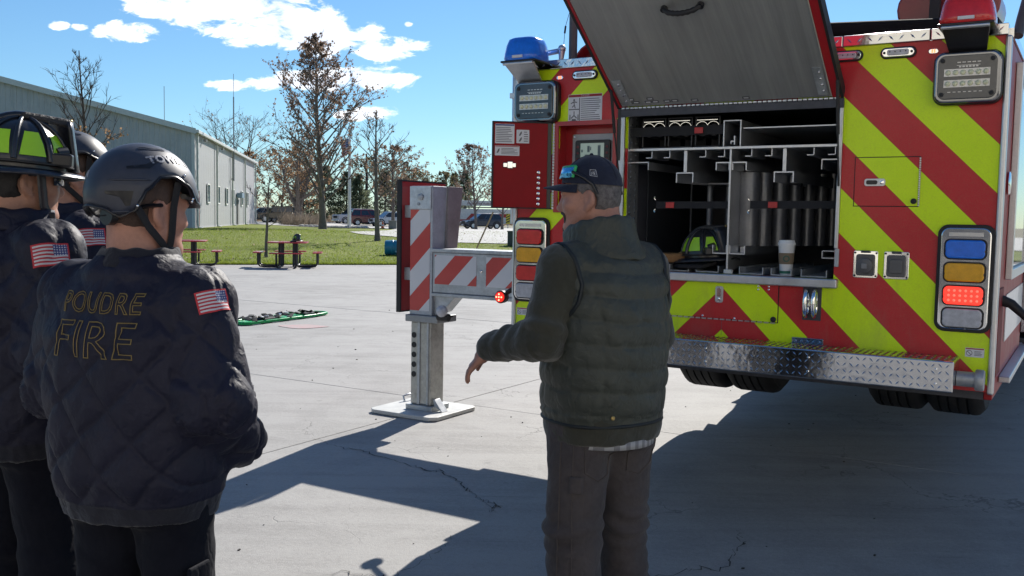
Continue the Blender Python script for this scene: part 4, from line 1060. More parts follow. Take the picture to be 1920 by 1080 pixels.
T(MB().bx(-.60, .566, -.02, -.001, 2.131, 2.176), 'door_header', m_dark, bevel=.002)
T(MB().bx(-.585, .574, -.045, -.001, 1.272, 1.316), 'sill', m_alu, bevel=.006)
T(MB().bx(.552, .572, -.016, -.002, 1.375, 1.462), 'jamb_bracket', m_galv, bevel=.002)
C(MB().bx(-.563, .546, .05, D1, 1.953, 1.966), 'shelf', m_alu, bevel=.001)
C(MB().bx(-.004, .006, .05, D1, 1.335, 1.952), 'divider', m_alu, bevel=.001)
C(MB().bx(.056, .545, .07, D1, 2.055, 2.062), 'upper_shelf', m_alu, bevel=.001)
C(MB().bx(-.042, -.036, .05, D1, 1.967, 2.10).bx(.046, .052, .05, D1, 1.967, 2.10).bx(-.036, .046, .05, D1, 2.094, 2.10), 'tool_slot', m_alu, bevel=.001)
C(MB().bx(.012, .018, .06, .1, 1.975, 2.02).bx(-.005, .012, .06, .1, 1.99, 1.996).bx(-.005, 0.0, .06, .1, 1.98, 1.99), 'slot_clip', m_alu)
def chan(mb, x0, x1, z0, z1, y0, y1, open_, t=.006):
    if open_ != 'top': mb.bx(x0, x1, y0, y1, z1 - t, z1)
    if open_ != 'bottom': mb.bx(x0, x1, y0, y1, z0, z0 + t)
    if open_ != 'left': mb.bx(x0, x0 + t, y0, y1, z0 + (t if open_ != 'bottom' else 0), z1 - (t if open_ != 'top' else 0))
    if open_ != 'right': mb.bx(x1 - t, x1, y0, y1, z0 + (t if open_ != 'bottom' else 0), z1 - (t if open_ != 'top' else 0))
    return mb
for x_, w_ in ((-.25, .048), (.272, .05)):
    h = C(MB().bx(x_ - .009, x_ + .009, .07, .075, 1.838, 1.952).bx(x_ - .007, x_ + .007, .076, .9, 1.838, 1.952), 'hanger', m_alu, bevel=.001)
    C(chan(MB(), x_ - w_, x_ + w_, 1.784, 1.837, .065, .9, 'bottom'), 'channel', m_alu)
    C(MB().bx(x_ - w_ + .02, x_ + w_ - .012, .3, .32, 1.79, 1.83), 'channel_stop', m_label)
C(chan(MB(), -.08, -.005, 1.846, 1.888, .06, .9, 'bottom').bx(-.05, -.012, .25, .27, 1.85, 1.88), 'channel', m_alu); C(chan(MB(), .007, .084, 1.846, 1.888, .06, .9, 'bottom').bx(.02, .07, .25, .27, 1.85, 1.88), 'channel', m_alu)
C(chan(MB(), -.085, -.005, 1.415, 1.46, .06, .9, 'top').bx(-.06, -.012, .2, .22, 1.42, 1.452), 'channel', m_alu); C(chan(MB(), .007, .09, 1.415, 1.46, .06, .9, 'top').bx(.02, .07, .2, .22, 1.42, 1.452), 'channel', m_alu)
for x_ in (-.471, -.369, -.170, -.069, .073, .176, .383, .485):
    hk = C(MB().bx(x_ + .032, x_ + .036, .06, .3, 1.916, 1.952).bx(x_, x_ + .032, .06, .3, 1.914, 1.918), 'hook_rail', m_alu)
C(MB().bx(-.563, -.455, .06, .9, 1.890, 1.895).bx(-.459, -.455, .06, .9, 1.852, 1.89), 'ledge', m_alu)
C(MB().bx(.455, .546, .06, .9, 1.890, 1.895).bx(.455, .459, .06, .9, 1.845, 1.89), 'ledge', m_alu)
C(MB().bx(.474, .546, .06, .9, 1.410, 1.415).bx(.474, .478, .06, .9, 1.415, 1.446).bx(.478, .546, .06, .9, 1.445, 1.449), 'ledge', m_alu)
for (a, c_) in ((-.32, -.21), (-.171, -.046), (.062, .187), (.226, .330), (.376, .503)): C(chan(MB(), a, c_, 1.316, 1.352, .06, .9, 'top', .005), 'floor_channel', m_galv)
C(MB().bx(-.012, .03, .04, .06, 1.316, 1.336), 'divider_foot', m_label)
# rounded tank columns marching back along the right bay, tube columns in the left bay
for (x_, s_, r_, z1c) in ((.035, .26, .062, 1.842), (.085, .36, .045, 1.845), (.142, .47, .043, 1.85), (.192, .58, .042, 1.853), (.236, .70, .040, 1.857), (.276, .82, .038, 1.86), (.312, .95, .036, 1.866)):
    C(MB().tube([(x_, s_, 1.455), (x_, s_, z1c)], r_, 20), 'tank_column', m_gun, smooth=50)
for (x_, s_, r_) in ((-.235, .42, .018), (-.125, .42, .018), (-.17, .7, .017)):
    C(MB().tube([(x_, s_, 1.36), (x_, s_, 1.782)], r_, 14), 'tube_column', m_gun, smooth=50)
C(MB().bx(-.30, -.006, .3, .9, 1.783, 1.79), 'rack_plate', m_gun)
# air packs behind the upper strap
for x0_ in (-.502, -.354, -.203):
    x1_ = x0_ + .137
    fr0 = C(chan(MB(), x0_, x1_, 1.967, 2.128, .07, .09, 'none', .008), 'pack_frame', m_blackgl, bevel=.003)
    for cx in (x0_ + .038, x1_ - .038):
        C(MB().tube([(cx, .08, 2.055), (cx, .9, 2.055)], .030, 18), 'air_cylinder', m_black, smooth=50)
        pts = [(cx + .034 * math.cos(a), .072, 2.066 + .034 * math.sin(a)) for a in [R(-15 + 210 * k / 16) for k in range(17)]]
        MB().tube(pts, .0022, 6).build('wire_hoop', m_chrome, fr0)
    MB().bx(x0_ + .012, x1_ - .012, .064, .068, 2.106, 2.109).build('wire_bar', m_chrome, fr0)
    MB().bx(x0_ + .008, x1_ - .008, .3, .31, 1.97, 2.12).build('pack_back', m_black, fr0)
def strap(x0, x1, z0, z1, y, bx_):
    o = C(MB().hexa([(x0, y, z0), (x1, y + .01, z0 + .004), (x1, y + .013, z0 + .004), (x0, y + .003, z0), (x0, y, z1), (x1, y + .01, z1 + .002), (x1, y + .013, z1 + .002), (x0, y + .003, z1)]), 'strap', m_strap)
    MB().box((bx_, y - .003, (z0 + z1) / 2), (.046, .006, .031), (0, 0, R(2))).build('buckle', m_buck, o, bevel=.002)
strap(-.562, -.043, 2.028, 2.078, .052, -.174); strap(-.411, -.006, 1.646, 1.684, .075, -.331); strap(.104, .546, 1.650, 1.690, .075, .22)
hk = MB()
for x_ in (-.41, .104):
    for z_, d_ in ((1.70, 1), (1.635, -1)): hk.tube([(x_ - .004, .072, z_ - d_ * .008), (x_ - .01, .068, z_), (x_ - .004, .066, z_ + d_ * .010)], .0026, 6)
C(hk, 'strap_hook', m_chrome)
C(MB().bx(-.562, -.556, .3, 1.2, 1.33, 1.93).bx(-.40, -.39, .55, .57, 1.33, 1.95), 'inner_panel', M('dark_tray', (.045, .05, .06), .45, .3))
# gas struts
T(MB().tube([(-.592, -.14, 2.262), (-.590, -.09, 2.04)], .0085, 8).tube([(-.590, -.09, 2.04), (-.575, -.024, 1.73)], .0045, 8).sphere((-.575, -.024, 1.725), .011, 8, 6), 'gas_strut', m_black)
T(MB().tube([(.557, -.12, 2.25), (.557, -.07, 2.0)], .0085, 8).tube([(.557, -.07, 2.0), (.558, -.024, 1.76)], .0045, 8), 'gas_strut', m_black)
T(MB().bx(-.605, -.588, -.022, -.001, 1.9, 2.19), 'strut_guard', m_blackgl)

# --- raised hatch door
hd = Vector((0, -.565, .40)).normalized(); hn = Vector((0, .40, .565)).normalized()
def HP(x, y, n_): p = Vector((0, -.022, 2.178)) + hd * y + hn * n_; return (x, p.y, p.z)
def hbox(mb, x0, x1, y0, y1, n0, n1, mi=0): return mb.hexa([HP(x0, y0, n0), HP(x1, y0, n0), HP(x1, y1, n0), HP(x0, y1, n0), HP(x0, y0, n1), HP(x1, y0, n1), HP(x1, y1, n1), HP(x0, y1, n1)][::1], mi)
m_hatch, t, b = new_mat('dull_aluminium_sheet'); co = t.coord('Object')
st1 = t.noise(t.mapping(co, (9, .5, .5)), 1.6, 6, .65, .4); st2 = t.noise(t.mapping(co, (60, 1.2, 1.2)), 1.5, 4, .7, .2); bl0 = t.noise(co, 2.2, 5, .6)
ff = t.math('ADD', t.math('MULTIPLY', st1, .5), t.math('ADD', t.math('MULTIPLY', st2, .25), t.math('MULTIPLY', bl0, .25)))
t.put(b.inputs['Base Color'], t.ramp(ff, [(.34, (.25, .255, .25)), (.52, (.34, .345, .335)), (.68, (.43, .43, .415))]))
b.inputs['Metallic'].default_value = .5; t.put(b.inputs['Roughness'], t.math('MULTIPLY_ADD', st2, .3, .3)); t.put(b.inputs['Normal'], t.bump(ff, .12, .01))
ld = T(hbox(MB(), -.578, .515, .01, .93, 0, .012), 'lift_hatch', m_hatch)
hbox(MB(), -.592, .553, .004, .945, .0125, .05).build('outer_skin', m_red, ld, bevel=.004)
ed = MB(); hbox(ed, .5165, .553, .006, .945, -.004, .012); hbox(ed, -.592, -.5795, .006, .945, -.004, .012); hbox(ed, -.578, .515, .931, .945, -.004, .012)
ed.build('red_edge', m_red, ld)
hbox(MB(), .5535, .566, .0, .95, -.006, .052).build('rubber_gasket', m_black, ld)
hbox(MB(), -.606, -.5925, .0, .95, -.006, .052).build('rubber_gasket', m_black, ld)
hbox(MB(), .511, .5155, .02, .93, -.007, -.0005).build('seal_bead', M('pale_seal', (.4, .38, .33), .6), ld)
hn_ = MB()
for i in range(46): hn_.tube([HP(-.58 + 1.13 * i / 46, .0, -.004), HP(-.58 + 1.13 * (i + .72) / 46, .0, -.004)], .006, 6)
hn_.build('piano_hinge', m_alu, ld)
for x0_, x1_ in ((-.565, -.515), (.455, .50)):
    pl = hbox(MB(), x0_, x1_, .03, .21, -.006, -.001).build('hinge_plate', m_galv, ld)
    b_ = MB()
    for k in range(4): b_.sphere(HP((x0_ + x1_) / 2 + .008, .06 + k * .042, -.008), .006, 8, 6)
    b_.build('bolt', m_chrome, ld)
hp = [HP(-.125 + .165 * k / 14, .655, -.012 - .035 * math.sin(math.pi * k / 14) ** .5) for k in range(15)]
hd_ = MB().tube(hp, [.011 if k % 2 else .0135 for k in range(15)], 10).build('grab_handle', m_black, ld, smooth=50)
for x_ in (-.13, .045): MB().tube([HP(x_, .655, -.001), HP(x_, .655, -.018)], .017, 12).build('handle_boss', m_blackgl, ld)
lb = MB(); lp = MB()
for (x_, y_) in ((-.508, .062), (-.525, .038), (-.485, .038), (-.40, .062), (-.417, .038), (-.377, .038), (-.312, .038), (-.27, .038), (-.163, .035), (.103, .032)):
    hbox(lb, x_ - .019, x_ + .019, y_ - .009, y_ + .009, -.0022, -.0008); hbox(lp, x_ - .012, x_ + .012, y_ - .003, y_ + .003, -.0028, -.0023)
lb.build('small_labels', m_ink, ld); lp.build('label_print', m_label, ld)

# --- aerial gear above the roof
T(MB().hexa([(-.8, .55, 2.47), (.86, .55, 2.47), (.86, 6.5, 2.6), (-.8, 6.5, 2.6), (-.8, .55, 2.62), (.86, .55, 2.6), (.86, 6.5, 2.95), (-.8, 6.5, 2.95)]), 'aerial_boom', m_red_shade, bevel=.02)
T(MB().hexa([(-.84, .5, 2.622), (1.16, .5, 2.53), (1.16, 1.1, 2.57), (-.84, 1.1, 2.66), (-.84, .5, 2.70), (1.16, .5, 2.60), (1.16, 1.1, 2.64), (-.84, 1.1, 2.74)]), 'boom_cover', M('matt_black_cover', (.012, .012, .013), .85, spec=.15), bevel=.02)
for x_ in (.75, 1.0): T(MB().tube([(x_, .9, 2.75), (x_, 1.25, 2.75)], .13, 20), 'hose_reel', m_red_shade, smooth=40, bevel=.01)
T(MB().bx(.80, .85, .8, .86, 2.6, 3.0), 'boom_post', m_black)
T(MB().tube([(-.93, .06, 2.46), (-.93, .06, 3.05)], .024, 10), 'control_post', M('dark_grey_post', (.07, .07, .075), .5), smooth=50)
hood = MB(); vs = []; fs = []
for k in range(9):
    a = R(10 + 150 * k / 8); vs += [(-.82 - .11 * math.cos(a), .10, 2.455 + .10 * math.sin(a)), (-.82 - .11 * math.cos(a), .42, 2.455 + .10 * math.sin(a))]
for k in range(8): fs.append((2 * k, 2 * k + 1, 2 * k + 3, 2 * k + 2))
ho = T(hood.add(vs, fs), 'hose_hood', m_red_shade, smooth=60); sm = ho.modifiers.new('thick', 'SOLIDIFY'); sm.thickness = .012
T(MB().tube([(-1.12, .06, 2.515), (-1.02, .06, 2.525)], .016, 10).tube([(-1.0, .06, 2.535), (-1.005, .06, 2.466)], [.022, .012], 10).sphere((-1.0, .06, 2.535), .024, 10, 8), 'rail_bracket', m_alu, smooth=50)
T(MB().tube([(-.99, .06, 2.55), (-.985, .06, 2.62)], .0016, 5).tube([(-.985, .06, 2.62), (-.98, .06, 2.66)], .006, 6).tube([(-.98, .06, 2.66), (-.90, .08, 2.95)], .0016, 5), 'whip_antenna', m_black)
T(MB().tube([(-1.288, .03, 1.55), (-1.288, .03, 2.40), (-1.275, .05, 2.45)], .014, 10).bx(-1.31, -1.263, .01, .05, 2.27, 2.30), 'ladder_pipe', m_alu, smooth=50)
T(MB().tube([(1.275, .08, 2.42), (1.283, .13, 2.50), (1.30, .16, 2.60), (1.36, .16, 2.72), (1.44, .16, 2.80)], .022, 10), 'roof_rail', M('dark_grey_post', (.07, .07, .075), .5), smooth=50)
T(MB().bx(1.222, 1.262, .052, 7.9, 2.413, 2.452), 'roof_edge_trim', m_tread)

# --- outrigger on the left
m_bs = beam_stripe('outrigger_stripe', 1.0, 1.0, .345, .24); m_ls = beam_stripe('leg_stripe', 1.0, 1.0, .40, .55)
B0, B1 = 1.33, 1.60
ob = T(MB().bx(-2.815, -1.256, B0, B1, .985, 1.305), 'outrigger_beam', m_galv, bevel=.008)
MB().bx(-2.815, -1.256, B0 - .012, B1 + .012, 1.306, 1.332).build('beam_flange', m_galv, ob, bevel=.003)
MB().bx(-2.815, -1.256, B0 - .012, B1 + .012, .958, .984).build('beam_flange', m_galv, ob, bevel=.003)
for (a, c_) in ((-2.793, -2.40), (-2.312, -1.75)): MB().bx(a, c_, B0 - .003, B0 - .0005, 1.055, 1.283).build('reflective_stripes', m_bs, ob)
MB().lathe([(.012, 0), (.012, .008), (.006, .012)], 10, mat=frame_rear(-2.355, B0 - .001, 1.17)).build('bolt', m_chrome, ob)
T(MB().bx(-1.9, -1.22, B0 - .03, B1 + .03, .93, .955), 'beam_tunnel', m_dark)
og = T(MB().bx(-3.04, -2.82, B0, B0 + .19, .80, 1.822), 'outrigger_leg', M('leg_galvanised', (.42, .45, .48), .55, .15, var=.15, scale=9), bevel=.006)
MB().bx(-3.035, -2.842, B0 - .003, B0 - .0005, .835, 1.635).build('reflective_stripes', m_ls, og)
MB().bx(-3.038, -2.832, B0 - .012, B0 - .0005, 1.64, 1.82).build('top_plate', M('pale_galvanised', (.50, .53, .56), .42, .5, var=.2, scale=12), og, bevel=.003)
MB().lathe([(.026, 0), (.026, .012), (.012, .016)], 14, mat=frame_rear(-2.928, B0 - .0125, 1.735)).build('bolt', m_galv, og)
MB().lathe([(.012, 0), (.012, .008)], 10, mat=frame_rear(-2.95, B0 - .0125, 1.68)).build('bolt', m_galv, og)
MB().hexa([(-2.818, B0 + .16, 1.333), (-2.79, B0 + .16, 1.333), (-2.79, B0 + .30, 1.333), (-2.818, B0 + .30, 1.333), (-2.818, B0 + .185, 1.823), (-2.80, B0 + .185, 1.823), (-2.80, B0 + .385, 1.823), (-2.818, B0 + .385, 1.823)]).build('gusset', M('worn_gusset', (.30, .26, .245), .55, .2, var=.15), og, bevel=.002)
MB().hexa([(-2.819, B0 + .03, .80), (-2.74, B0 + .03, .83), (-2.74, B0 + .16, .83), (-2.819, B0 + .16, .80), (-2.819, B0 + .03, .957), (-2.62, B0 + .03, .957), (-2.62, B0 + .16, .957), (-2.819, B0 + .16, .957)]).build('lower_gusset', m_galv, og, bevel=.002)
MB().bx(-3.06, -2.74, B0 - .03, B0 + .23, .745, .80).build('collar', M('collar_grey', (.26, .27, .28), .5, .5), og, bevel=.006)
jl = T(MB().bx(-3.032, -2.83, B0 + .01, B0 + .19, .075, .744), 'jack_leg', M('jack_steel', (.40, .395, .37), .42, .6, var=.22, scale=7, dirt=((.2, .19, .16), .5)), bevel=.012)
MB().bx(-2.96, -2.935, B0 + .002, B0 + .0095, .08, .74).build('weld_seam', m_galv, jl)
MB().bx(-2.868, -2.85, B0 + .002, B0 + .0095, .08, .74).build('weld_seam', m_galv, jl)
for k in range(5): MB().lathe([(.0235, 0), (.0235, .002)], 16, mat=frame_rear(-2.998, B0 + .0095, .635 - k * .079)).build('pin_hole', m_black, jl)
jf = T(MB().bx(-3.06, -2.80, B0 - .015, B0 + .225, .034, .074), 'jack_foot', m_galv, bevel=.004)
MB().hexa([(-2.80, B0 + .02, .0745), (-2.72, B0 + .02, .034), (-2.72, B0 + .1, .034), (-2.80, B0 + .1, .0745), (-2.815, B0 + .02, .13), (-2.80, B0 + .02, .13), (-2.80, B0 + .1, .13), (-2.815, B0 + .1, .13)]).build('foot_pin', m_galv, jf, bevel=.003)
rp = T(MB().bx(-3.16, -3.13, 1.335, 1.93, .82, 1.860), 'outrigger_cover', m_red, bevel=.003)
MB().bx(-3.164, -3.126, 1.315, 1.334, .81, 1.872).build('cover_edge', m_black, rp)
MB().bx(-3.164, -3.126, 1.3345, 1.93, 1.861, 1.872).build('cover_edge', m_black, rp)
MB().bx(-3.164, -3.126, 1.3345, 1.93, .81, .8195).build('cover_edge', m_black, rp)
for z_ in (1.62, 1.12): MB().bx(-3.129, -3.042, 1.37, 1.45, z_ - .05, z_ + .05).build('cover_bracket', m_galv, rp, bevel=.003)
ol = T(MB().tube([(-2.74, B0 - .02, .80), (-2.64, B0 - .02, .80)], .03, 14), 'outrigger_lamp', m_black, smooth=40)
MB().lathe([(.045, 0), (.046, .03), (.03, .05), (.01, .055)], 18, mat=frame_rear(-2.68, B0 - .04, .85)).build('lamp_lens', m_lens_clr, ol, smooth=40)
MB().bx(-2.739, -2.63, B0 - .05, B0 + .03, .80, .815).build('lamp_mount', m_black, ol, bevel=.003)
# right-hand outrigger, retracted cover only
T(MB().bx(1.257, 1.285, 1.75, 2.0, .95, 1.3), 'outrigger_cap', m_galv, bevel=.004)

# --- loose items round the truck
def TW(u, s, z=0.0): p = truck.location + AX * u + AY * s; return (p.x, p.y, z)
pad = MB(); ca = .05
poly = [(-.33 + ca, -.31), (.33 - ca, -.31), (.33, -.31 + ca), (.33, .31 - ca), (.33 - ca, .31), (-.33 + ca, .31), (-.33, .31 - ca), (-.33, -.31 + ca)]
pd = pad.prism(poly, Matrix.Translation((0, 0, .003)), .03).build('stabilizer_pad', M('pad_plastic', (.50, .50, .48), .55, var=.1, scale=8, dirt=((.28, .27, .25), .5)), None, loc=TW(-2.98, 1.45), bevel=.004, rot=(0, 0, -YAW))
tag(pd, 'pale square outrigger pad with a loop handle under the jack leg', 'outrigger pad')
MB().tube([(-.27, .10, .03), (-.285, .10, .075), (-.275, .17, .085), (-.265, .24, .075), (-.25, .24, .03)], .009, 8).build('handle', m_alu, pd, smooth=60)
# coffee cup
cup = empty('coffee_cup', TW(.287, .115, 1.3215), 0, 'white takeaway coffee cup with a brown sleeve in the open rear compartment', 'cup')
m_cup = M('white_paper', (.72, .73, .74), .5, var=.03)
MB().lathe([(.029, 0), (.030, .002), (.040, .148), (.041, .15)], 28).build('cup_body', m_cup, cup, smooth=40)
MB().lathe([(.0425, .146), (.0435, .150), (.0435, .158), (.040, .162), (.038, .172), (.034, .173)], 28).build('lid', m_cup, cup, smooth=40)
MB().lathe([(.0355, .052), (.0397, .108)], 28).build('sleeve', M('kraft_sleeve', (.20, .15, .10), .8, var=.1), cup, smooth=40)
MB().lathe([(.0302, .004), (.0312, .018)], 28).build('green_base_band', M('cup_green', (.03, .16, .11), .5), cup, smooth=40)
v_ = (Vector((0, 0, 0)) - Vector(cup.location)); a0 = math.atan2(v_.y, v_.x); n = 16; vs = []
for k in range(n):
    a = 2 * math.pi * k / n
    for rr_ in (.0165, .010):
        ang = a0 + rr_ * math.cos(a) / .038; vs.append((.0392 * math.cos(ang), .0392 * math.sin(ang), .080 + rr_ * math.sin(a)))
vs.append((.0392 * math.cos(a0), .0392 * math.sin(a0), .08))
MB().add(vs, [(2 * k, 2 * ((k + 1) % n), 2 * ((k + 1) % n) + 1, 2 * k + 1) for k in range(n)]).build('emblem_ring', M('emblem_green', (.05, .11, .085), .6), cup)
# green spine board with straps
bd = empty('spine_board', (-3.46, 14.25, 0), math.atan2(1.49, .77), 'green plastic spine board with black straps lying on the concrete', 'spine board')
bd.scale = (1, 1, .62)
m_green = M('green_plastic', (.015, .36, .10), .35, var=.1)
out = [(-.98, -.13), (-.9, -.2), (.55, -.21), (.8, -.16), (.93, -.13), (.98, -.06), (.98, .06), (.93, .13), (.8, .16), (.55, .21), (-.9, .2), (-.98, .13)]
MB().prism(out, Matrix.Translation((0, 0, .015)), .035).build('board', m_green, bd, bevel=.012)
rl = MB(); pts = [(x * .97, y * .95, .062) for x, y in out] ; rl.tube(pts + [pts[0]], .022, 8); rl.build('rim', m_green, bd, smooth=60)
ft = MB()
for x_ in (-.75, -.35, .05, .45): ft.bx(x_ - .08, x_ + .08, -.19, -.15, .0, .015).bx(x_ - .08, x_ + .08, .15, .19, 0, .015)
ft.build('runner', m_label, bd)
sl = MB()
for s_ in (-1, 1):
    for x_ in (-.6, -.2, .2, .6): sl.prism(rrect(x_ - .08, x_ + .08, s_ * .155 - .012, s_ * .155 + .012, .011), Matrix.Translation((0, 0, .0505)), .0012)
sl.build('hand_slot', m_black, bd)
r = random.Random(3); m_st = M('strap_black', (.012, .012, .014), .7)
for k in range(6):
    x_ = -.8 + k * .27; pts = []
    for q in range(9): pts.append((x_ + r.gauss(0, .03) + .05 * q / 8, -.19 + .38 * q / 8, .075 + .06 * abs(math.sin(q * 1.3 + k)) + r.uniform(0, .02)))
    MB().tube(pts, .045, 6, flat=.25).build('strap', m_st, bd, smooth=60)
MB().bx(.45, .8, -.14, .14, .051, .085).build('head_pad', m_st, bd, bevel=.02)
MB().bx(-.6, -.15, -.12, .13, .051, .11).build('strap_bundle', m_st, bd, bevel=.03)
for k in range(5): MB().box((-.75 + k * .22, r.uniform(-.1, .1), .12 + r.uniform(0, .03)), (.06, .04, .02), (r.uniform(-.5, .5), r.uniform(-.5, .5), r.uniform(0, 3))).build('buckle', m_alu if k % 2 else m_label, bd, bevel=.004)

# ================================================================== lawn furniture and things far off
m_ptop = M('red_coated_mesh', (.46, .022, .035), .32, var=.12, scale=20, coat=.5, bump=.4, bscale=70)
m_pleg = M('black_coated_tube', (.012, .012, .015), .4, var=.2)
def picnic(x, y, rz, label):
    root = empty('picnic_table', (x, y, 0), rz, label, 'picnic table', 'red picnic tables at the edge of the concrete')
    MB().prism(rrect(-.58, .58, -.58, .58, .1), Matrix.Translation((0, 0, .73)), .035).build('tabletop', m_ptop, root, bevel=.012)
    for k in range(4):
        a = k * math.pi / 2; Rz = Matrix.Rotation(a, 4, 'Z')
        MB().prism(rrect(-.48, .48, .72, 1.0, .06), Rz @ Matrix.Translation((0, 0, .43)), .035).build('seat', m_ptop, root, bevel=.012)
        for s_ in (-.28, .28):
            pts = [(s_, .86, .43), (s_, .86, .12), (s_ * .97, .80, .05), (s_ * .9, .70, .03), (s_ * .7, .32, .03), (s_ * .6, .26, .06), (s_ * .6, .25, .14), (s_ * .6, .25, .73)]
            MB().tube([Rz @ Vector(p) for p in pts], .03, 8).build('leg', m_pleg, root, smooth=60)
    return root
picnic(-6.72, 28.45, R(9), 'red picnic table with black tube legs and a fire helmet on it')
picnic(-9.72, 28.3, R(14), 'red picnic table half hidden behind the nearest man')

br = tag(MB().lathe([(.05, -.46), (.25, -.46), (.285, -.42), (.29, -.2), (.305, -.18), (.305, -.14), (.29, -.12), (.29, .12), (.305, .14), (.305, .18), (.29, .2), (.285, .42), (.25, .46), (.05, .46)], 28, mat=Matrix.Rotation(R(90), 4, 'Y')).build('barrel', M('blue_plastic', (.02, .19, .30), .4, var=.12), None, loc=(-4.45, 36.5, terr2(-4.45, 36.5) + .29), smooth=35, rot=(0, 0, R(4))), 'blue plastic barrel lying on its side on the lawn', 'barrel')
MB().bx(-.33, -.2, -.2, .2, -.285, -.25).build('barrel_chock', m_black, br)
MB().box((.06, -.27, -.135), (.22, .01, .06)).build('barrel_label', M('faded_label', (.25, .38, .45), .6), br)

m_pole = M('pole_aluminium', (.62, .62, .62), .4, .3, var=.06)
fp = empty('flagpole', (-14.12, 82, terr2(-14.1, 82)), 0, 'silver flagpole with a small flag hanging at the top', 'flagpole')
MB().tube([(0, 0, 0), (0, 0, 4), (0, 0, 8.35)], [.16, .13, .085], 12).sphere((0, 0, 8.43), .13, 12, 8).build('pole', m_pole, fp, smooth=50)
def flag_mat(name, sx, sy):
    m, t, b = new_mat(name)
    uv = t.node('ShaderNodeUVMap').outputs[0]; u, v, _ = t.sep(uv)
    st = t.math('LESS_THAN', t.math('FRACT', t.math('MULTIPLY', v, 6.5)), .5)
    stripe = t.mix(st, (.55, .55, .57), (.42, .035, .05))
    canton = t.math('MULTIPLY', t.math('LESS_THAN', u, .42), t.math('GREATER_THAN', v, .46))
    # star rows
    su = t.math('SUBTRACT', t.math('FRACT', t.math('MULTIPLY', u, 6 / .42)), .5); svv = t.math('SUBTRACT', t.math('FRACT', t.math('MULTIPLY', v, 5 / .54)), .5)
    star = t.math('LESS_THAN', t.math('ADD', t.math('MULTIPLY', su, su), t.math('MULTIPLY', svv, svv)), .085)
    blue = t.mix(star, (.045, .06, .20), (.5, .5, .54))
    c = t.mix(canton, stripe, blue)
    if sx:  # embroidered border
        bd_ = t.math('MINIMUM', t.math('MINIMUM', u, t.math('SUBTRACT', 1.0, u)), t.math('MULTIPLY', t.math('MINIMUM', v, t.math('SUBTRACT', 1.0, v)), .62))
        c = t.mix(t.math('LESS_THAN', bd_, .045), c, (.48, .03, .04))
    t.put(b.inputs['Base Color'], c); b.inputs['Roughness'].default_value = .75
    wv_ = t.node('ShaderNodeTexWave'); wv_.inputs['Scale'].default_value = 60; t.put(wv_.inputs['Vector'], uv)
    t.put(b.inputs['Normal'], t.bump(wv_.outputs['Fac'], .15, .001))
    return m
def uv_grid(name, pts, nu, nv, mat, parent, flipu=False, thick=0.0):
    """grid of points [nv+1][nu+1] with UVs"""
    me = bpy.data.meshes.new(name); vs = [tuple(p) for row in pts for p in row]; fs = []
    for j in range(nv):
        for i in range(nu): a = j * (nu + 1) + i; fs.append((a, a + 1, a + nu + 2, a + nu + 1))
    me.from_pydata(vs, [], fs); uvl = me.uv_layers.new(name='UVMap')
    for p in me.polygons:
        for li in p.loop_indices:
            vi = me.loops[li].vertex_index; u = (vi % (nu + 1)) / nu; uvl.data[li].uv = (1 - u if flipu else u, (vi // (nu + 1)) / nv)
    me.materials.append(mat); me.polygons.foreach_set('use_smooth', [True] * len(me.polygons)); me.update()
    o = bpy.data.objects.new(name, me); COL.objects.link(o)
    if parent is not None: o.parent = parent
    if thick: s_ = o.modifiers.new('thick', 'SOLIDIFY'); s_.thickness = thick; s_.offset = 1
    return o
rows = []
for j in range(9):
    v = j / 8; rows.append([(-(.1 + .62 * (i / 10) * (1 - .12 * math.sin(v * 5))), .12 * math.sin(i * 1.1 + v * 2), 6.35 + 1.3 * v - .35 * (i / 10) * (1 - v * .3)) for i in range(11)])
uv_grid('flag', rows, 10, 8, flag_mat('flag_cloth', 0, 0), fp)
up = empty('utility_pole', (-20.1, 130, .2), 0, 'dark wooden utility pole behind the slender young tree', 'utility pole')
MB().tube([(0, 0, 0), (0, 0, 9.8)], [.17, .11], 8).build('pole', M('creosote_wood', (.06, .05, .045), .9), up)
MB().bx(-1.0, 1.0, -.05, .05, 9.0, 9.12).build('crossarm', MATS['creosote_wood'], up)
cn = empty('traffic_cone', (-10.15, 74, terr2(-10.15, 74) + .04), 0, 'orange traffic cone on the drive in front of the white parked car', 'traffic cone')
MB().lathe([(.14, .03), (.13, .04), (.03, .55), (.02, .56)], 16).build('cone', M('cone_orange', (.55, .11, .03), .5), cn, smooth=40)
MB().lathe([(.108, .15), (.08, .30)], 16).build('reflective_collar', m_label, cn, smooth=40); MB().box((0, 0, .015), (.36, .36, .03)).build('base', m_black, cn)
tag(MB().box((0, 0, .3), (.62, .5, .62)).box((0, 0, .625), (.68, .56, .04)).build('utility_box', M('box_grey', (.2, .2, .19), .6), None, loc=(-9.42, 74.5, terr2(-9.4, 74.5) + .03), bevel=.02), 'grey utility box beside the traffic cone', 'utility box')
cbn = tag(MB().box((0, 0, .33), (.75, .6, .66)).build('electric_cabinet', M('dark_green_metal', (.035, .05, .045), .5), None, loc=(.12, 45.5, terr2(.1, 45.5)), bevel=.02), 'dark green electric cabinet on the grass beside the truck', 'cabinet')
MB().box((0, 0, .685), (.8, .65, .05)).build('lid', MATS['dark_green_metal'], cbn, bevel=.01)

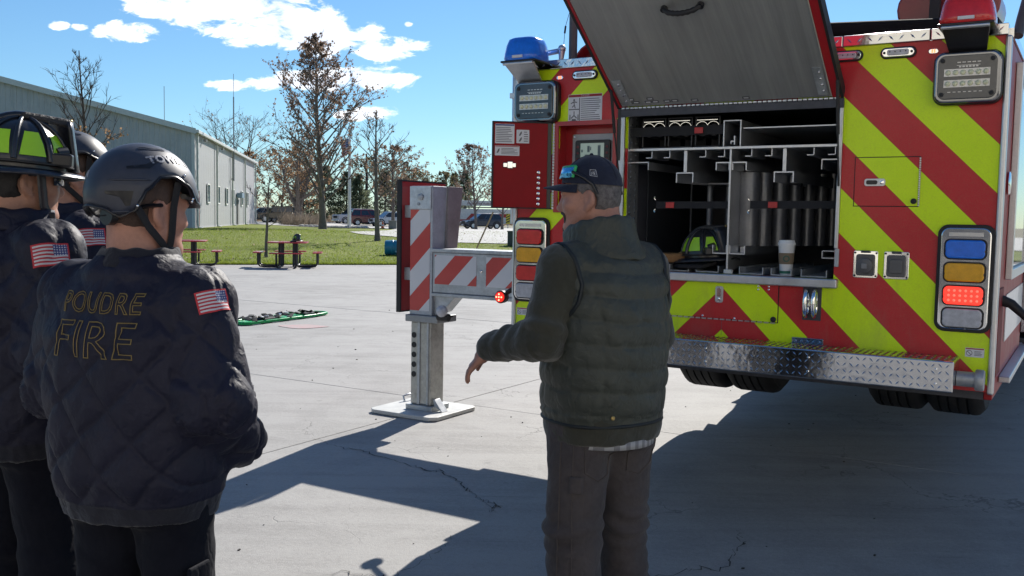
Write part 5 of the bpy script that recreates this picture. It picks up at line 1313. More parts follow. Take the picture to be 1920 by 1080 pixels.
# ---- parked cars
m_tint = M('car_glass', (.02, .03, .045), .06, var=.2, coat=.6)
m_tyre2 = m_tyre
wheel_cache = {}
def car(name, label, x, y, heading, L, Wd, H, paint, kind, group='cars parked beyond the lawn'):
    """local +x is forward"""
    root = empty(name, (x, y, terr2(x, y) + .03), heading, label, 'pickup truck' if kind == 'pickup' else 'car', group)
    wr = .36 if kind != 'jeep' else .42; h0 = .28 if kind != 'jeep' else .45
    bz = H * (.60 if kind != 'jeep' else .62)
    f, r_ = L / 2, -L / 2
    if kind == 'jeep': prof = [(r_, h0), (f - .1, h0), (f, h0 + .15), (f, bz - .1), (f - .1, bz), (r_, bz)]; cab_ = (r_ + .02, r_ + .08, f - 1.45, f - 1.75)
    elif kind == 'pickup': prof = [(r_, h0 + .1), (r_ + .1, h0), (f - .15, h0), (f, h0 + .15), (f, bz - .12), (f - .15, bz), (r_, bz)]; cab_ = (-.75, -.6, f - 1.2, f - 2.0)
    else: prof = [(r_ + .1, h0), (f - .2, h0), (f, h0 + .2), (f - .02, bz - .3), (f - .3, bz - .12), (f - 1.15, bz), (r_ + .05, bz + .02), (r_, bz - .2), (r_, h0 + .25)]; cab_ = (r_ + .05, r_ + .45, f - 1.1, f - 1.95)
    fr_ = Matrix(((1, 0, 0, 0), (0, 0, -1, Wd / 2), (0, 1, 0, 0), (0, 0, 0, 1)))
    body = MB().prism(prof, fr_, Wd).build('body', paint, root, bevel=.07, seg=3)
    xr, xr2, xf, xf2 = cab_; wi = Wd / 2 - .06; wt_ = Wd / 2 - (.22 if kind != 'jeep' else .12)
    MB().hexa([(xr, -wi, bz - .02), (xf, -wi, bz - .02), (xf, wi, bz - .02), (xr, wi, bz - .02), (xr2, -wt_, H), (xf2, -wt_, H), (xf2, wt_, H), (xr2, wt_, H)]).build('cabin', paint, root, bevel=.06, seg=3)
    def lerp(a, b_, t_): return a + (b_ - a) * t_
    cuts = [0, .34, .67, 1] if kind != 'pickup' else [0, .5, 1]
    for s_ in (-1, 1):
        for a, c_ in zip(cuts[:-1], cuts[1:]):
            q = []
            for (tt, hh) in ((a + .025, .12), (c_ - .025, .12), (c_ - .025, .86), (a + .025, .86)):
                px_ = lerp(lerp(xr, xf, tt), lerp(xr2, xf2, tt), hh); py = s_ * (lerp(wi, wt_, hh) + .006); q.append((px_, py, lerp(bz, H, hh)))
            if s_ < 0: q = q[::-1]
            q2 = [(p[0], p[1] + s_ * .01, p[2]) for p in q]
            MB().add(q + q2, [(0, 1, 2, 3), (7, 6, 5, 4), (0, 4, 5, 1), (1, 5, 6, 2), (2, 6, 7, 3), (3, 7, 4, 0)]).build('side_window', m_tint, root)
    for (a0, a1, sg_, nm) in ((xf, xf2, 1, 'windscreen'), (xr, xr2, -1, 'rear_window')):
        q = []
        for (yy, hh) in ((-.9, .1), (.9, .1), (.88, .88), (-.88, .88)): q.append((lerp(a0, a1, hh) + sg_ * .008, yy * lerp(wi, wt_, hh), lerp(bz, H, hh)))
        q2 = [(p[0] + sg_ * .012, p[1], p[2]) for p in q]
        MB().add(q + q2, [(0, 1, 2, 3), (7, 6, 5, 4), (0, 4, 5, 1), (1, 5, 6, 2), (2, 6, 7, 3), (3, 7, 4, 0)]).build(nm, m_tint, root)
    for s_ in (-1, 1):
        for xx in (f - .85, r_ + .85):
            mt = Matrix.Translation((xx, s_ * (Wd / 2 - .10), wr)) @ Matrix.Rotation(R(90), 4, 'X')
            w_ = MB().lathe([(wr * .6, -.11), (wr * .95, -.11), (wr, -.08), (wr, .08), (wr * .95, .11), (wr * .6, .11)], 24, mat=mt).build('wheel', m_tyre2, root, smooth=40)
            rm = MB().lathe([(wr * .62, -.118), (wr * .5, -.10), (wr * .15, -.112), (wr * .15, .112), (wr * .5, .10), (wr * .62, .118)], 18, mat=mt)
            rm.build('rim', m_alu, w_, smooth=40)
            ar = MB(); pts = [(xx + (wr + .09) * math.cos(R(a)), s_ * (Wd / 2 + .004), wr + .02 + (wr + .09) * math.sin(R(a))) for a in range(0, 181, 15)]
            ar.tube(pts, .055, 6); ar.build('wheel_arch', m_black, root)
        MB().box((f - .03, s_ * (Wd / 2 - .25), bz - .24), (.1, .32, .14)).build('headlight', m_lens_clr, root, bevel=.03)
        MB().box((r_ + .03, s_ * (Wd / 2 - .16), bz - .2), (.08, .2, .24)).build('tail_light', m_lens_red, root, bevel=.03)
        MB().box((xf - .25, s_ * (Wd / 2 + .1), bz + .1), (.1, .2, .15)).build('mirror', m_black if kind == 'jeep' else paint, root, bevel=.03)
        MB().bx(-L * .38, L * .38, s_ * (Wd / 2 + .002) - .006, s_ * (Wd / 2 + .002) + .006, h0 + .02, h0 + .12).build('sill_trim', m_black, root)
        MB().bx(-.35, -.34, s_ * (Wd / 2) - .003, s_ * (Wd / 2) + .003, h0 + .1, bz - .02).build('door_line', m_black, root)
    MB().box((f + .01, 0, bz - .30), (.05, Wd * .5, .26)).build('grille', m_black, root, bevel=.02)
    MB().box((f + .02, 0, h0 + .12), (.16, Wd * .96, .2)).build('front_bumper', m_chrome if kind == 'pickup' else m_black, root, bevel=.05)
    MB().box((r_ - .02, 0, h0 + .14), (.14, Wd * .96, .2)).build('rear_bumper', m_chrome if kind == 'pickup' else m_black, root, bevel=.05)
    MB().bx(f + .095, f + .105, -.26, .26, h0 + .08, h0 + .2).build('number_plate', m_label, root)
    if kind == 'jeep':
        MB().lathe([(.2, -.12), (.4, -.12), (.42, -.08), (.42, .08), (.4, .12), (.2, .12)], 20, mat=Matrix.Translation((r_ - .14, 0, bz - .1)) @ Matrix.Rotation(R(90), 4, 'Y')).build('spare_wheel', m_tyre2, root, smooth=40)
        MB().hexa([(xr, -wi, H - .02), (xf2 + .1, -wi + .05, H - .02), (xf2 + .1, wi - .05, H - .02), (xr, wi, H - .02), (xr2, -wt_, H + .05), (xf2, -wt_, H + .05), (xf2, wt_, H + .05), (xr2, wt_, H + .05)]).build('hard_top', m_blackgl, root, bevel=.03)
    if kind == 'suv':
        for s_ in (-1, 1): MB().tube([(xr2 + .1, s_ * (wt_ - .05), H + .05), (xf2 - .1, s_ * (wt_ - .05), H + .05)], .025, 6).build('roof_rail', m_alu, root)
    return root
car('off_road_car', 'tan boxy off-road car with a dark hard top beside the warehouse end', -27.75, 112, R(178), 4.15, 1.85, 1.88, M('tan_paint', (.19, .13, .075), .4, coat=.5), 'jeep')
car('silver_car', 'grey car mostly hidden behind the tan off-road car', -31.2, 118, R(200), 4.5, 1.85, 1.75, M('grey_car_paint', (.25, .26, .28), .35, .3, coat=.5), 'suv')
car('pickup_truck', 'white and black pickup behind the flagpole', -19.7, 118, R(218), 5.2, 1.95, 1.9, M('white_car_paint', (.62, .62, .63), .3, coat=.6), 'pickup')
car('red_suv', 'dark red car between the flagpole and the slender tree', -16.9, 112, R(16), 4.7, 1.9, 1.88, M('dark_red_car_paint', (.17, .012, .02), .3, coat=.6), 'suv')
car('white_suv', 'white car behind the traffic cone', -14.3, 110, R(212), 4.6, 1.85, 1.7, MATS['white_car_paint'], 'suv')
car('blue_suv', 'dark blue car on the pale drive right of the outrigger', -3.55, 108, R(206), 4.6, 1.88, 1.70, M('navy_car_paint', (.022, .032, .06), .3, coat=.6), 'suv')

# ---- white and red fire engine far behind the blue car
fe = empty('fire_engine', (-4.6, 123, terr2(-4.6, 123)), R(-3), 'white fire engine with a red band parked behind the dark blue car', 'fire truck')
m_few = M('engine_white', (.60, .59, .56), .35, coat=.4)
feb = MB().bx(-5.4, 5.2, -1.25, 1.25, .5, 2.35).build('body', m_few, fe, bevel=.05)
MB().bx(-5.4, -3.4, -1.22, 1.22, 2.352, 2.9).build('cab_roof', m_few, fe, bevel=.08)
MB().prism([(-3.3, 1.0), (-1.4, 1.0), (-.7, 1.75), (5.0, 1.75), (5.0, 1.3), (-.5, 1.3), (-1.2, .62), (-3.3, .62)], frame_rear(0, -1.252, 0), .01).build('red_band', m_red, fe)
MB().bx(-4.0, 4.9, -.95, .95, 2.5, 2.62).build('ladder_bed', m_dark, fe)
lad = MB().bx(-5.0, 5.0, -.55, -.5, 2.75, 3.35).build('ladder_board', m_few, fe, bevel=.01)
vs, fs = text_mesh('Poudre Fire Authority', .40, bold=.006); MB().add([(v[0] + .5, -.556, v[1] + 3.03) for v in vs], fs).build('sign_text', M('sign_red', (.30, .06, .07), .5), lad)
MB().bx(-4.8, 4.8, -.5, .5, 3.36, 3.42).build('ladder_rail', m_alu, fe)
for i in range(14): MB().bx(-4.7 + i * .68, -4.62 + i * .68, -.45, .45, 3.425, 3.5).build('ladder_rung', m_alu, fe)
MB().bx(-5.42, -5.401, -1.1, 1.1, 1.5, 2.3).bx(-5.0, -4.0, -1.262, -1.2505, 1.5, 2.2).build('cab_window', m_tint, fe)
for xx in (-4.0, 2.6):
    MB().lathe([(.25, -.15), (.48, -.15), (.5, -.1), (.5, .1), (.48, .15), (.25, .15)], 22, mat=Matrix.Translation((xx, -1.15, .5)) @ Matrix.Rotation(R(90), 4, 'X')).build('wheel', m_tyre2, fe, smooth=40)
for k in range(2):
    x_ = 1.6 + k * 1.35
    bc = empty('chevron_board', (x_ + .2, 113.5, terr2(x_, 113)), 0, ('yellow and black striped board left of the pair' if k == 0 else 'yellow and black striped board right of the pair') + ' behind the dark blue car', 'barrier')
    bc.location.x = -.62 + k * .95
    mb = MB().bx(-.25, .25, -.03, .03, .55, 1.75).build('board', M('safety_yellow', (.50, .42, .03), .5), bc)
    for q in range(4): MB().prism([(-.249, .62 + q * .3), (.249, .86 + q * .3 - .0), (.249, .99 + q * .3 - .0), (-.249, .75 + q * .3)] if q < 3 else [(-.249, 1.5), (.0, 1.62), (.0, 1.74), (-.249, 1.63)], frame_rear(0, -.031, 0), .004).build('black_stripe', m_black, mb)
    MB().bx(-.05, .05, -.03, .03, 0, .55).build('post', m_galv, bc)
# thin leaning marker rod standing in the lawn behind the outrigger
rd = tag(MB().tube([(-.35, 0, 0), (-.08, 0, .55)], .010, 6).tube([(-.08, 0, .55), (.0, 0, .72)], .018, 6).tube([(0, 0, .72), (.45, 0, 1.75)], .022, 6).build('leaning_rod', M('rod_wood', (.28, .2, .1), .7), None, loc=(-1.02, 27.0, 0.0)), 'thin tan rod leaning upright behind the outrigger beam', 'rod')

# ================================================================== fire helmet (leather style)
m_hel = M('black_leather', (.017, .018, .024), .33, var=.25, scale=9, coat=.25, bump=.35, bscale=45, bdist=.002)
m_lime = M('lime_reflective', (.33, .62, .02), .4, var=.05, coat=.3)
m_brass = M('brass', (.42, .30, .12), .35, .9, var=.1)
def ellip_pt(az, el, a, b, c, off=0.0):
    ca, sa, ce, se = math.cos(az), math.sin(az), math.cos(el), math.sin(el)
    n = Vector((sa * ce / a, ca * ce / b, se / c)).normalized()
    return Vector((sa * ce * a, ca * ce * b, se * c)) + n * off
def fire_helmet(root, tone=m_lime):
    """local +y front, z=0 at the brim; children of root"""
    A, B, Cc = .104, .132, .150
    mb = MB(); n = 36
    vs = [];  fs = []; el_ = [R(-4 + 94 * i / 10) for i in range(11)]
    for e in el_:
        for j in range(n): vs.append(ellip_pt(2 * math.pi * j / n, min(e, R(89.5)), A, B, Cc))
    for i in range(10):
        for j in range(n): j2 = (j + 1) % n; fs.append((i * n + j, (i + 1) * n + j, (i + 1) * n + j2, i * n + j2))
    fs.append(tuple(10 * n + j for j in range(n - 1, -1, -1)))
    mb.add(vs, fs).build('crown_shell', m_hel, root, smooth=60)
    # brim: duckbill to the rear, short at the front
    vs = []; fs = []
    for k, f in enumerate((0, .33, .66, 1.0)):
        for j in range(n):
            a = 2 * math.pi * j / n; back = max(0, -math.cos(a)) ** 1.5; front = max(0, math.cos(a)) ** 2
            rx = A * .98 + f * (.050 + .012 * back); ry = B * .98 + f * (.050 + .10 * back + .012 * front)
            z = -.004 - .022 * f * f * (abs(math.sin(a)) * 1.0 + .9 * back + .55 * front) + .006 * f
            vs.append((rx * math.sin(a), ry * math.cos(a), z))
    for i in range(3):
        for j in range(n): j2 = (j + 1) % n; fs.append((i * n + j, i * n + j2, (i + 1) * n + j2, (i + 1) * n + j))
    br_ = MB().add(vs, fs).build('brim', m_hel, root, smooth=60); s_ = br_.modifiers.new('thick', 'SOLIDIFY'); s_.thickness = .005; s_.offset = 0
    pts = [Vector(vs[3 * n + j]) for j in range(n)]; MB().tube(pts + [pts[0]], .0045, 6, cap=False).build('brim_edge', m_hel, root, smooth=60)
    # ribs
    for k in range(8):
        az = R(45 * k + 22.5) if k % 2 else R(45 * k + 22.5)
        pts = [ellip_pt(az, R(8 + 80 * i / 8), A, B, Cc, .004) for i in range(9)]
        MB().tube(pts, [.009, .009, .0085, .008, .0075, .007, .0065, .006, .005], 8).build('crown_rib', m_hel, root, smooth=60)
    # comb over the top, front badge holder
    pts = [ellip_pt(0, R(20 + 140 * i / 12) if False else R(90) - 0, A, B, Cc) for i in range(1)]
    pts = []
    for i in range(11):
        e = R(42 + 96 * i / 10); pts.append(Vector((0, B * math.cos(e), Cc * math.sin(e))) + Vector((0, .006 * math.cos(e), .010)))
    MB().tube(pts, [.012] * 11, 8, flat=1.0).build('comb', m_hel, root, smooth=60)
    vs = []; fs = []
    for i in range(7):
        f = i / 6; z = .004 + .150 * f; hw = .040 + .022 * f ** .7; yc = B + .034 - .030 * f
        for j in range(9): u = -1 + 2 * j / 8; vs.append((hw * u, yc - .030 * u * u, z))
    for i in range(6):
        for j in range(8): a = i * 9 + j; fs.append((a, a + 1, a + 10, a + 9))
    fsd = MB().add(vs, fs).build('front_shield', m_hel, root, smooth=60); s_ = fsd.modifiers.new('thick', 'SOLIDIFY'); s_.thickness = .007; s_.offset = 0
    MB().hexa([(-.026, -.01, .150), (.026, -.01, .150), (.020, B - .004, .136), (-.020, B - .004, .136), (-.022, -.01, .170), (.022, -.01, .170), (.014, B + .002, .166), (-.014, B + .002, .166)]).build('shield_holder', M('worn_holder', (.03, .027, .026), .6, bump=.9, bscale=55, bdist=.006), root, bevel=.008)
    MB().hexa([(-.020, B * .80, .02), (.020, B * .80, .02), (.020, B + .026, .02), (-.020, B + .026, .02), (-.018, B * .45, .152), (.018, B * .45, .152), (.014, B + .002, .152), (-.014, B + .002, .152)]).build('shield_block', m_hel, root, bevel=.006)
    MB().sphere((0, B + .002, .160), (.008, .008, .008), 10, 8).build('holder_tip', m_brass, root, smooth=60)
    # lime trapezoids between the ribs
    for k in range(8):
        az0 = R(45 * k); q = []; nn_ = 5
        if k == 0: continue
        for (e, hw) in ((R(13), .29), (R(44), .20)): q.append([ellip_pt(az0 + hw * (2 * i / nn_ - 1), e, A, B, Cc, .0035) for i in range(nn_ + 1)])
        mid = [ellip_pt(az0 + .25 * (2 * i / nn_ - 1), R(28), A, B, Cc, .0035) for i in range(nn_ + 1)]
        allp = q[0] + mid + q[1]; fs2 = []
        for rr_ in range(2):
            for i in range(nn_): a = rr_ * (nn_ + 1) + i; fs2.append((a, a + nn_ + 1, a + nn_ + 2, a + 1))
        MB().add(allp, fs2).build('reflective_patch', tone, root, smooth=60)
    # rubber band and lamp clip
    pts = [ellip_pt(2 * math.pi * j / 40, R(5), A, B, Cc, .006) for j in range(41)]
    MB().tube(pts, .013, 6, cap=False, flat=.35, up=(0, 0, 1)).build('rubber_band', m_black, root, smooth=60)
    MB().box((A * .75 + .025, B * .62, .03), (.034, .06, .04), (0, 0, R(-32))).build('lamp_clip', m_blackgl, root, bevel=.006)
    MB().tube([(A * .70, B * .55, .05), (A * .6, B * .8, .058)], .018, 10).build('lamp', m_blackgl, root, smooth=50)
    return root
fh = empty('fire_helmet', TW(-.165, .185, 1.39), R(200), 'black fire helmet with lime patches in the open rear compartment', 'helmet', 'black fire helmets set down')
fh.rotation_euler = (R(4), 0, -YAW + R(165 - 270)); fire_helmet(fh)
MB().tube([(.05, .1, -.03), (.12, .06, -.05), (.16, -.05, -.045), (.1, -.14, -.04), (.0, -.1, -.05)], .012, 6).build('ear_flap', m_strap, fh)
f2 = empty('fire_helmet', (-6.42, 28.25, .80), R(210), 'black fire helmet with lime patches on the red picnic table', 'helmet', 'black fire helmets set down')
for ch in list(fh.children): c_ = ch.copy(); COL.objects.link(c_); c_.parent = f2
f2.scale = (1.15, 1.15, 1.15); f2.location.z = .82
gl = tag(MB().box((0, 0, .03), (.20, .11, .05), (0, 0, .4)).box((.09, .05, .035), (.10, .05, .05), (0, .1, .9)).build('gloves', M('tan_leather', (.22, .12, .05), .7, bump=.4), None, loc=TW(-.335, .11, 1.353), bevel=.015), 'worn tan gloves under the helmet in the compartment', 'gloves')

# ================================================================== PEOPLE: smooth implicit bodies meshed with surface nets
class SDF:
    """a smooth-union field on a grid; primitives are only evaluated near themselves"""
    def __init__(s, lo, hi, h):
        s.lo = np.array(lo, float); s.h = h
        s.n = np.ceil((np.array(hi) - s.lo) / h).astype(int) + 1
        s.V = np.full(s.n, .25)
        s.ax = [s.lo[i] + h * np.arange(s.n[i]) for i in range(3)]
    def win(s, lo, hi, m=.07):
        sl = []
        for i in range(3):
            a = int(max(0, math.floor((lo[i] - m - s.lo[i]) / s.h))); b = int(min(s.n[i], math.ceil((hi[i] + m - s.lo[i]) / s.h) + 1))
            sl.append(slice(a, max(a + 1, b)))
        sl = tuple(sl); X = s.ax[0][sl[0]][:, None, None]; Y = s.ax[1][sl[1]][None, :, None]; Z = s.ax[2][sl[2]][None, None, :]
        return sl, X, Y, Z
    def join(s, sl, d, k, op='add'):
        A = s.V[sl]
        if op == 'add':
            h = np.clip(.5 + .5 * (A - d) / k, 0, 1); s.V[sl] = A * (1 - h) + d * h - k * h * (1 - h)
        else:
            d = -d; h = np.clip(.5 - .5 * (A - d) / k, 0, 1); s.V[sl] = A * (1 - h) + d * h + k * h * (1 - h)
    def cone(s, a, b, r1, r2, k=.03, op='add'):
        a, b = np.array(a, float), np.array(b, float); r = max(r1, r2)
        sl, X, Y, Z = s.win(np.minimum(a, b) - r, np.maximum(a, b) + r)
        d = b - a; L = max(1e-9, d @ d); t = np.clip(((X - a[0]) * d[0] + (Y - a[1]) * d[1] + (Z - a[2]) * d[2]) / L, 0, 1)
        D = np.sqrt((X - a[0] - t * d[0]) ** 2 + (Y - a[1] - t * d[1]) ** 2 + (Z - a[2] - t * d[2]) ** 2) - (r1 + (r2 - r1) * t)
        s.join(sl, D, k, op); return s
    def ell(s, c, r, rot=None, k=.03, op='add'):
        c = np.array(c, float); r = np.array(r, float); q = r.max()
        sl, X, Y, Z = s.win(c - q, c + q); x, y, z = X - c[0], Y - c[1], Z - c[2]
        if rot is not None:
            m = np.array(Euler(rot).to_matrix()).T
            x, y, z = (m[i][0] * x + m[i][1] * y + m[i][2] * z for i in range(3))
        k0 = np.sqrt((x / r[0]) ** 2 + (y / r[1]) ** 2 + (z / r[2]) ** 2) + 1e-9
        k1 = np.sqrt((x / r[0] ** 2) ** 2 + (y / r[1] ** 2) ** 2 + (z / r[2] ** 2) ** 2) + 1e-9
        s.join(sl, k0 * (k0 - 1) / k1, k, op); return s
    def stack(s, rows, k=.03, p=2.5, op='add'):
        """rows: (z, half width, half depth, cx, cy) - superelliptic trunk with rounded ends"""
        rows = sorted(rows); zz = np.array([r[0] for r in rows]); R_ = np.array([r[1:] for r in rows])
        mx = R_[:, :2].max() + np.abs(R_[:, 2:]).max()
        sl, X, Y, Z = s.win((-mx, -mx, zz[0]), (mx, mx, zz[-1]))
        zc = Z.ravel()
        # smooth interpolation
        def ip(c):
            i = np.clip(np.searchsorted(zz, zc) - 1, 0, len(zz) - 2); t = np.clip((zc - zz[i]) / (zz[i + 1] - zz[i]), 0, 1); t = t * t * (3 - 2 * t)
            return (R_[i, c] * (1 - t) + R_[i + 1, c] * t)[None, None, :]
        a, b, cx, cy = ip(0), ip(1), ip(2), ip(3)
        q = ((np.abs(X - cx) / a) ** p + (np.abs(Y - cy) / b) ** p) ** (1 / p)
        D = (q - 1) * np.minimum(a, b) * np.where(q > 1, 1, 1)
        D = np.maximum(D, np.maximum(zz[0] - Z, Z - zz[-1]))
        s.join(sl, D, k, op); return s
    def mesh(s):
        V = s.V; nx, ny, nz = V.shape; ins = V < 0
        cs = [(i, j, k) for i in (0, 1) for j in (0, 1) for k in (0, 1)]
        def C(A, c): return A[c[0]:nx - 1 + c[0], c[1]:ny - 1 + c[1], c[2]:nz - 1 + c[2]]
        cnt = sum(C(ins, c).astype(np.int8) for c in cs); mixed = (cnt > 0) & (cnt < 8)
        I, J, K = np.nonzero(mixed); N = len(I); idx = np.full(mixed.shape, -1, np.int64); idx[mixed] = np.arange(N)
        acc = np.zeros((N, 3)); w = np.zeros(N)
        for a in cs:
            for d in range(3):
                if a[d]: continue
                b = list(a); b[d] = 1
                va = V[I + a[0], J + a[1], K + a[2]]; vb = V[I + b[0], J + b[1], K + b[2]]; m = (va < 0) != (vb < 0)
                t = np.where(m, va / np.where(m, va - vb, 1), 0)
                p = np.array(a, float)[None, :].repeat(N, 0); p[:, d] = t
                acc[m] += p[m]; w[m] += 1
        P = s.lo + s.h * (np.stack([I, J, K], 1) + acc / w[:, None]); F = []
        for d in range(3):
            e1, e2 = (d + 1) % 3, (d + 2) % 3
            lo_ = [slice(None)] * 3; hi_ = [slice(None)] * 3; lo_[d] = slice(0, -1); hi_[d] = slice(1, None)
            A, B = ins[tuple(lo_)], ins[tuple(hi_)]; g = np.nonzero(A != B); g = np.stack(g, 1)
            ok = (g[:, e1] > 0) & (g[:, e2] > 0) & (g[:, e1] < V.shape[e1] - 1) & (g[:, e2] < V.shape[e2] - 1); g = g[ok]
            fl = A[g[:, 0], g[:, 1], g[:, 2]]
            def q(o1, o2):
                h = g.copy(); h[:, e1] -= o1; h[:, e2] -= o2; return idx[h[:, 0], h[:, 1], h[:, 2]]
            Q = np.stack([q(1, 1), q(0, 1), q(0, 0), q(1, 0)], 1); Q[~fl] = Q[~fl][:, ::-1]; F.append(Q)
        return P, np.concatenate(F)
def vnormals(P, F):
    n = np.cross(P[F[:, 2]] - P[F[:, 0]], P[F[:, 3]] - P[F[:, 1]]); N = np.zeros_like(P)
    for i in range(4): np.add.at(N, F[:, i], n)
    return N / (np.linalg.norm(N, axis=1, keepdims=True) + 1e-12)
def relax(P, F, it=1, f=.5):
    for _ in range(it):
        S_ = np.zeros_like(P); c = np.zeros(len(P))
        for i in range(4):
            for j in ((i + 1) % 4, (i + 3) % 4): np.add.at(S_, F[:, i], P[F[:, j]]); np.add.at(c, F[:, i], 1)
        P = P * (1 - f) + f * S_ / np.maximum(c, 1)[:, None]
    return P
def np_obj(name, P, F, mats, parent, mi=None):
    me = bpy.data.meshes.new(name); me.vertices.add(len(P)); me.vertices.foreach_set('co', P.astype(np.float32).ravel())
    me.loops.add(len(F) * 4); me.loops.foreach_set('vertex_index', F.astype(np.int32).ravel())
    me.polygons.add(len(F)); me.polygons.foreach_set('loop_start', np.arange(0, 4 * len(F), 4, dtype=np.int32))
    try: me.polygons.foreach_set('loop_total', np.full(len(F), 4, dtype=np.int32))
    except Exception: pass
    mats = mats if isinstance(mats, (list, tuple)) else [mats]
    for m in mats: me.materials.append(m)
    if mi is not None: me.polygons.foreach_set('material_index', mi.astype(np.int32))
    me.polygons.foreach_set('use_smooth', np.ones(len(F), bool)); me.update(calc_edges=True); me.validate()
    o = bpy.data.objects.new(name, me); COL.objects.link(o)
    if parent is not None: o.parent = parent
    return o
def waves(P, seed, fr, n=7, stretch=(1, 1, 1)):
    """cheap smooth pseudo-noise in -1..1"""
    r = np.random.default_rng(seed); out = np.zeros(len(P))
    for i in range(n):
        k = r.normal(size=3) * fr * (1 + .5 * i / n) * np.array(stretch); out += np.sin(P @ k + r.uniform(0, 6.28) + 1.3 * np.sin(P @ (r.normal(size=3) * fr * .6) + i))
    return out / n * 1.6
def arm_coord(P, pts):
    """nearest point on the arm polyline: distance along, distance, angle"""
    best = np.full(len(P), 9.); al = np.zeros(len(P)); off = 0; ang = np.zeros(len(P))
    for a, b in zip(pts[:-1], pts[1:]):
        a, b = np.array(a), np.array(b); d = b - a; L = np.linalg.norm(d); t = np.clip((P - a) @ d / L ** 2, 0, 1)
        Q = P - a - t[:, None] * d; D = np.linalg.norm(Q, axis=1); m = D < best
        x = np.array(Vector(d).orthogonal().normalized()); y = np.cross(d / L, x)
        best = np.where(m, D, best); al = np.where(m, off + t * L, al); ang = np.where(m, np.arctan2(Q @ y, Q @ x), ang); off += L
    return al, best, ang

m_skin = M('skin', (.36, .185, .125), .5, var=.12, scale=16, bump=.25, bscale=140, bdist=.001, spec=.4)
m_skin2 = M('ruddy_skin', (.40, .20, .145), .5, var=.14, scale=16, bump=.3, bscale=140, bdist=.001, spec=.4)
def head_prims(S_, c, yaw, pitch=0.0, sc=1.0, smile=0, neck_to=None, nose=1.0):
    """head about centre c (between the ears), facing +y turned by yaw"""
    Rm = Matrix.Rotation(yaw, 3, 'Z') @ Matrix.Rotation(pitch, 3, 'X'); c = Vector(c); eul = Rm.to_euler()
    p = lambda x, y, z: tuple(c + Rm @ Vector((x * sc, y * sc, z * sc)))
    e = lambda q, r_, k=.02, op='add', ex=(0, 0, 0): S_.ell(p(*q), tuple(v * sc for v in r_), (Rm @ Euler(ex).to_matrix()).to_euler(), k, op)
    cn = lambda a, b, r1, r2, k=.02, op='add': S_.cone(p(*a), p(*b), r1 * sc, r2 * sc, k, op)
    e((0, -.012, .045), (.077, .098, .092), .02)
    e((0, .02, .0), (.066, .075, .075), .03)
    cn((0, .035, -.02), (0, .058, -.088), .056, .036, .03)
    for s_ in (-1, 1):
        cn((s_ * .052, .0, -.045), (s_ * .022, .062, -.096), .022, .020, .03)
        e((s_ * .040, .066, -.018), (.024, .020, .018), .025)
        e((s_ * .031, .094, .016), (.017, .013, .011), .012, 'sub')
        e((s_ * .031, .079, .014), (.0125, .0115, .0115), .004)
        e((s_ * .031, .087, .0245), (.017, .007, .0045), .006)
        e((s_ * .013, .098, -.028), (.009, .010, .007), .008)
        # ear: rim with a hollow
        e((s_ * .083, -.015, .002), (.010, .024, .035), .004, 'add', (0, 0, s_ * R(28)))
        e((s_ * .091, -.008, .007), (.007, .012, .019), .004, 'sub', (0, 0, s_ * R(28)))
        e((s_ * .080, -.006, -.030), (.007, .010, .011), .006)
    e((0, .080, .034), (.056, .018, .011), .02)
    cn((0, .088, .020), (0, .108 * nose, -.022), .009, .0125, .012)
    e((0, .091, -.051), (.024, .009, .0055), .007); e((0, .089, -.061), (.021, .009, .006), .007)
    e((0, .086, -.0555), (.022, .014, .0016), .003, 'sub')
    e((0, .078, -.093), (.022, .018, .018), .02)
    if neck_to is not None:
        S_.cone(p(0, -.030, -.035), neck_to, .058 * sc, .066, .03)
        S_.cone(p(0, -.052, -.02), neck_to, .050 * sc, .06, .03)
    return Rm
def hand_prims(S_, w, d, palm_n, side, curl=.35, L=.185):
    """w wrist point, d hand direction, palm_n palm normal, side +1/-1 thumb side"""
    w, d, n = Vector(w), Vector(d).normalized(), Vector(palm_n).normalized(); x = d.cross(n).normalized() * side
    n = x.cross(d).normalized() * side if False else n
    S_.cone(tuple(w), tuple(w + d * .03), .026, .027, .012)
    for q in (-.026, -.009, .009, .026): S_.cone(tuple(w + d * .018 + x * q * .7), tuple(w + d * .088 + x * q), .0135, .0115, .012)
    for i, (q, l) in enumerate(((.031, .068), (.0105, .077), (-.0105, .072), (-.030, .056))):
        a = w + d * .088 + x * q; dd_ = (d + x * q * 4.5).normalized(); c1 = curl * (1 + .15 * i)
        b = a + (dd_ * math.cos(c1) + n * math.sin(c1)) * l * .44; c2 = c1 * 2.0
        e_ = b + (dd_ * math.cos(c2) + n * math.sin(c2)) * l * .32; c3 = c1 * 2.7
        f = e_ + (dd_ * math.cos(c3) + n * math.sin(c3)) * l * .24
        S_.cone(tuple(a), tuple(b), .0090, .0084, .002); S_.cone(tuple(b), tuple(e_), .0084, .0078, .002); S_.cone(tuple(e_), tuple(f), .0078, .0066, .002)
    a = w + d * .022 + x * .026; b = a + (d * .6 + x * .7 + n * .25).normalized() * .042; c = b + (d * .85 + x * .3 + n * .35).normalized() * .034; f = c + (d * .95 + n * .3).normalized() * .024
    S_.cone(tuple(a), tuple(b), .0155, .0118, .012); S_.cone(tuple(b), tuple(c), .0118, .0100, .004); S_.cone(tuple(c), tuple(f), .0100, .0080, .003)

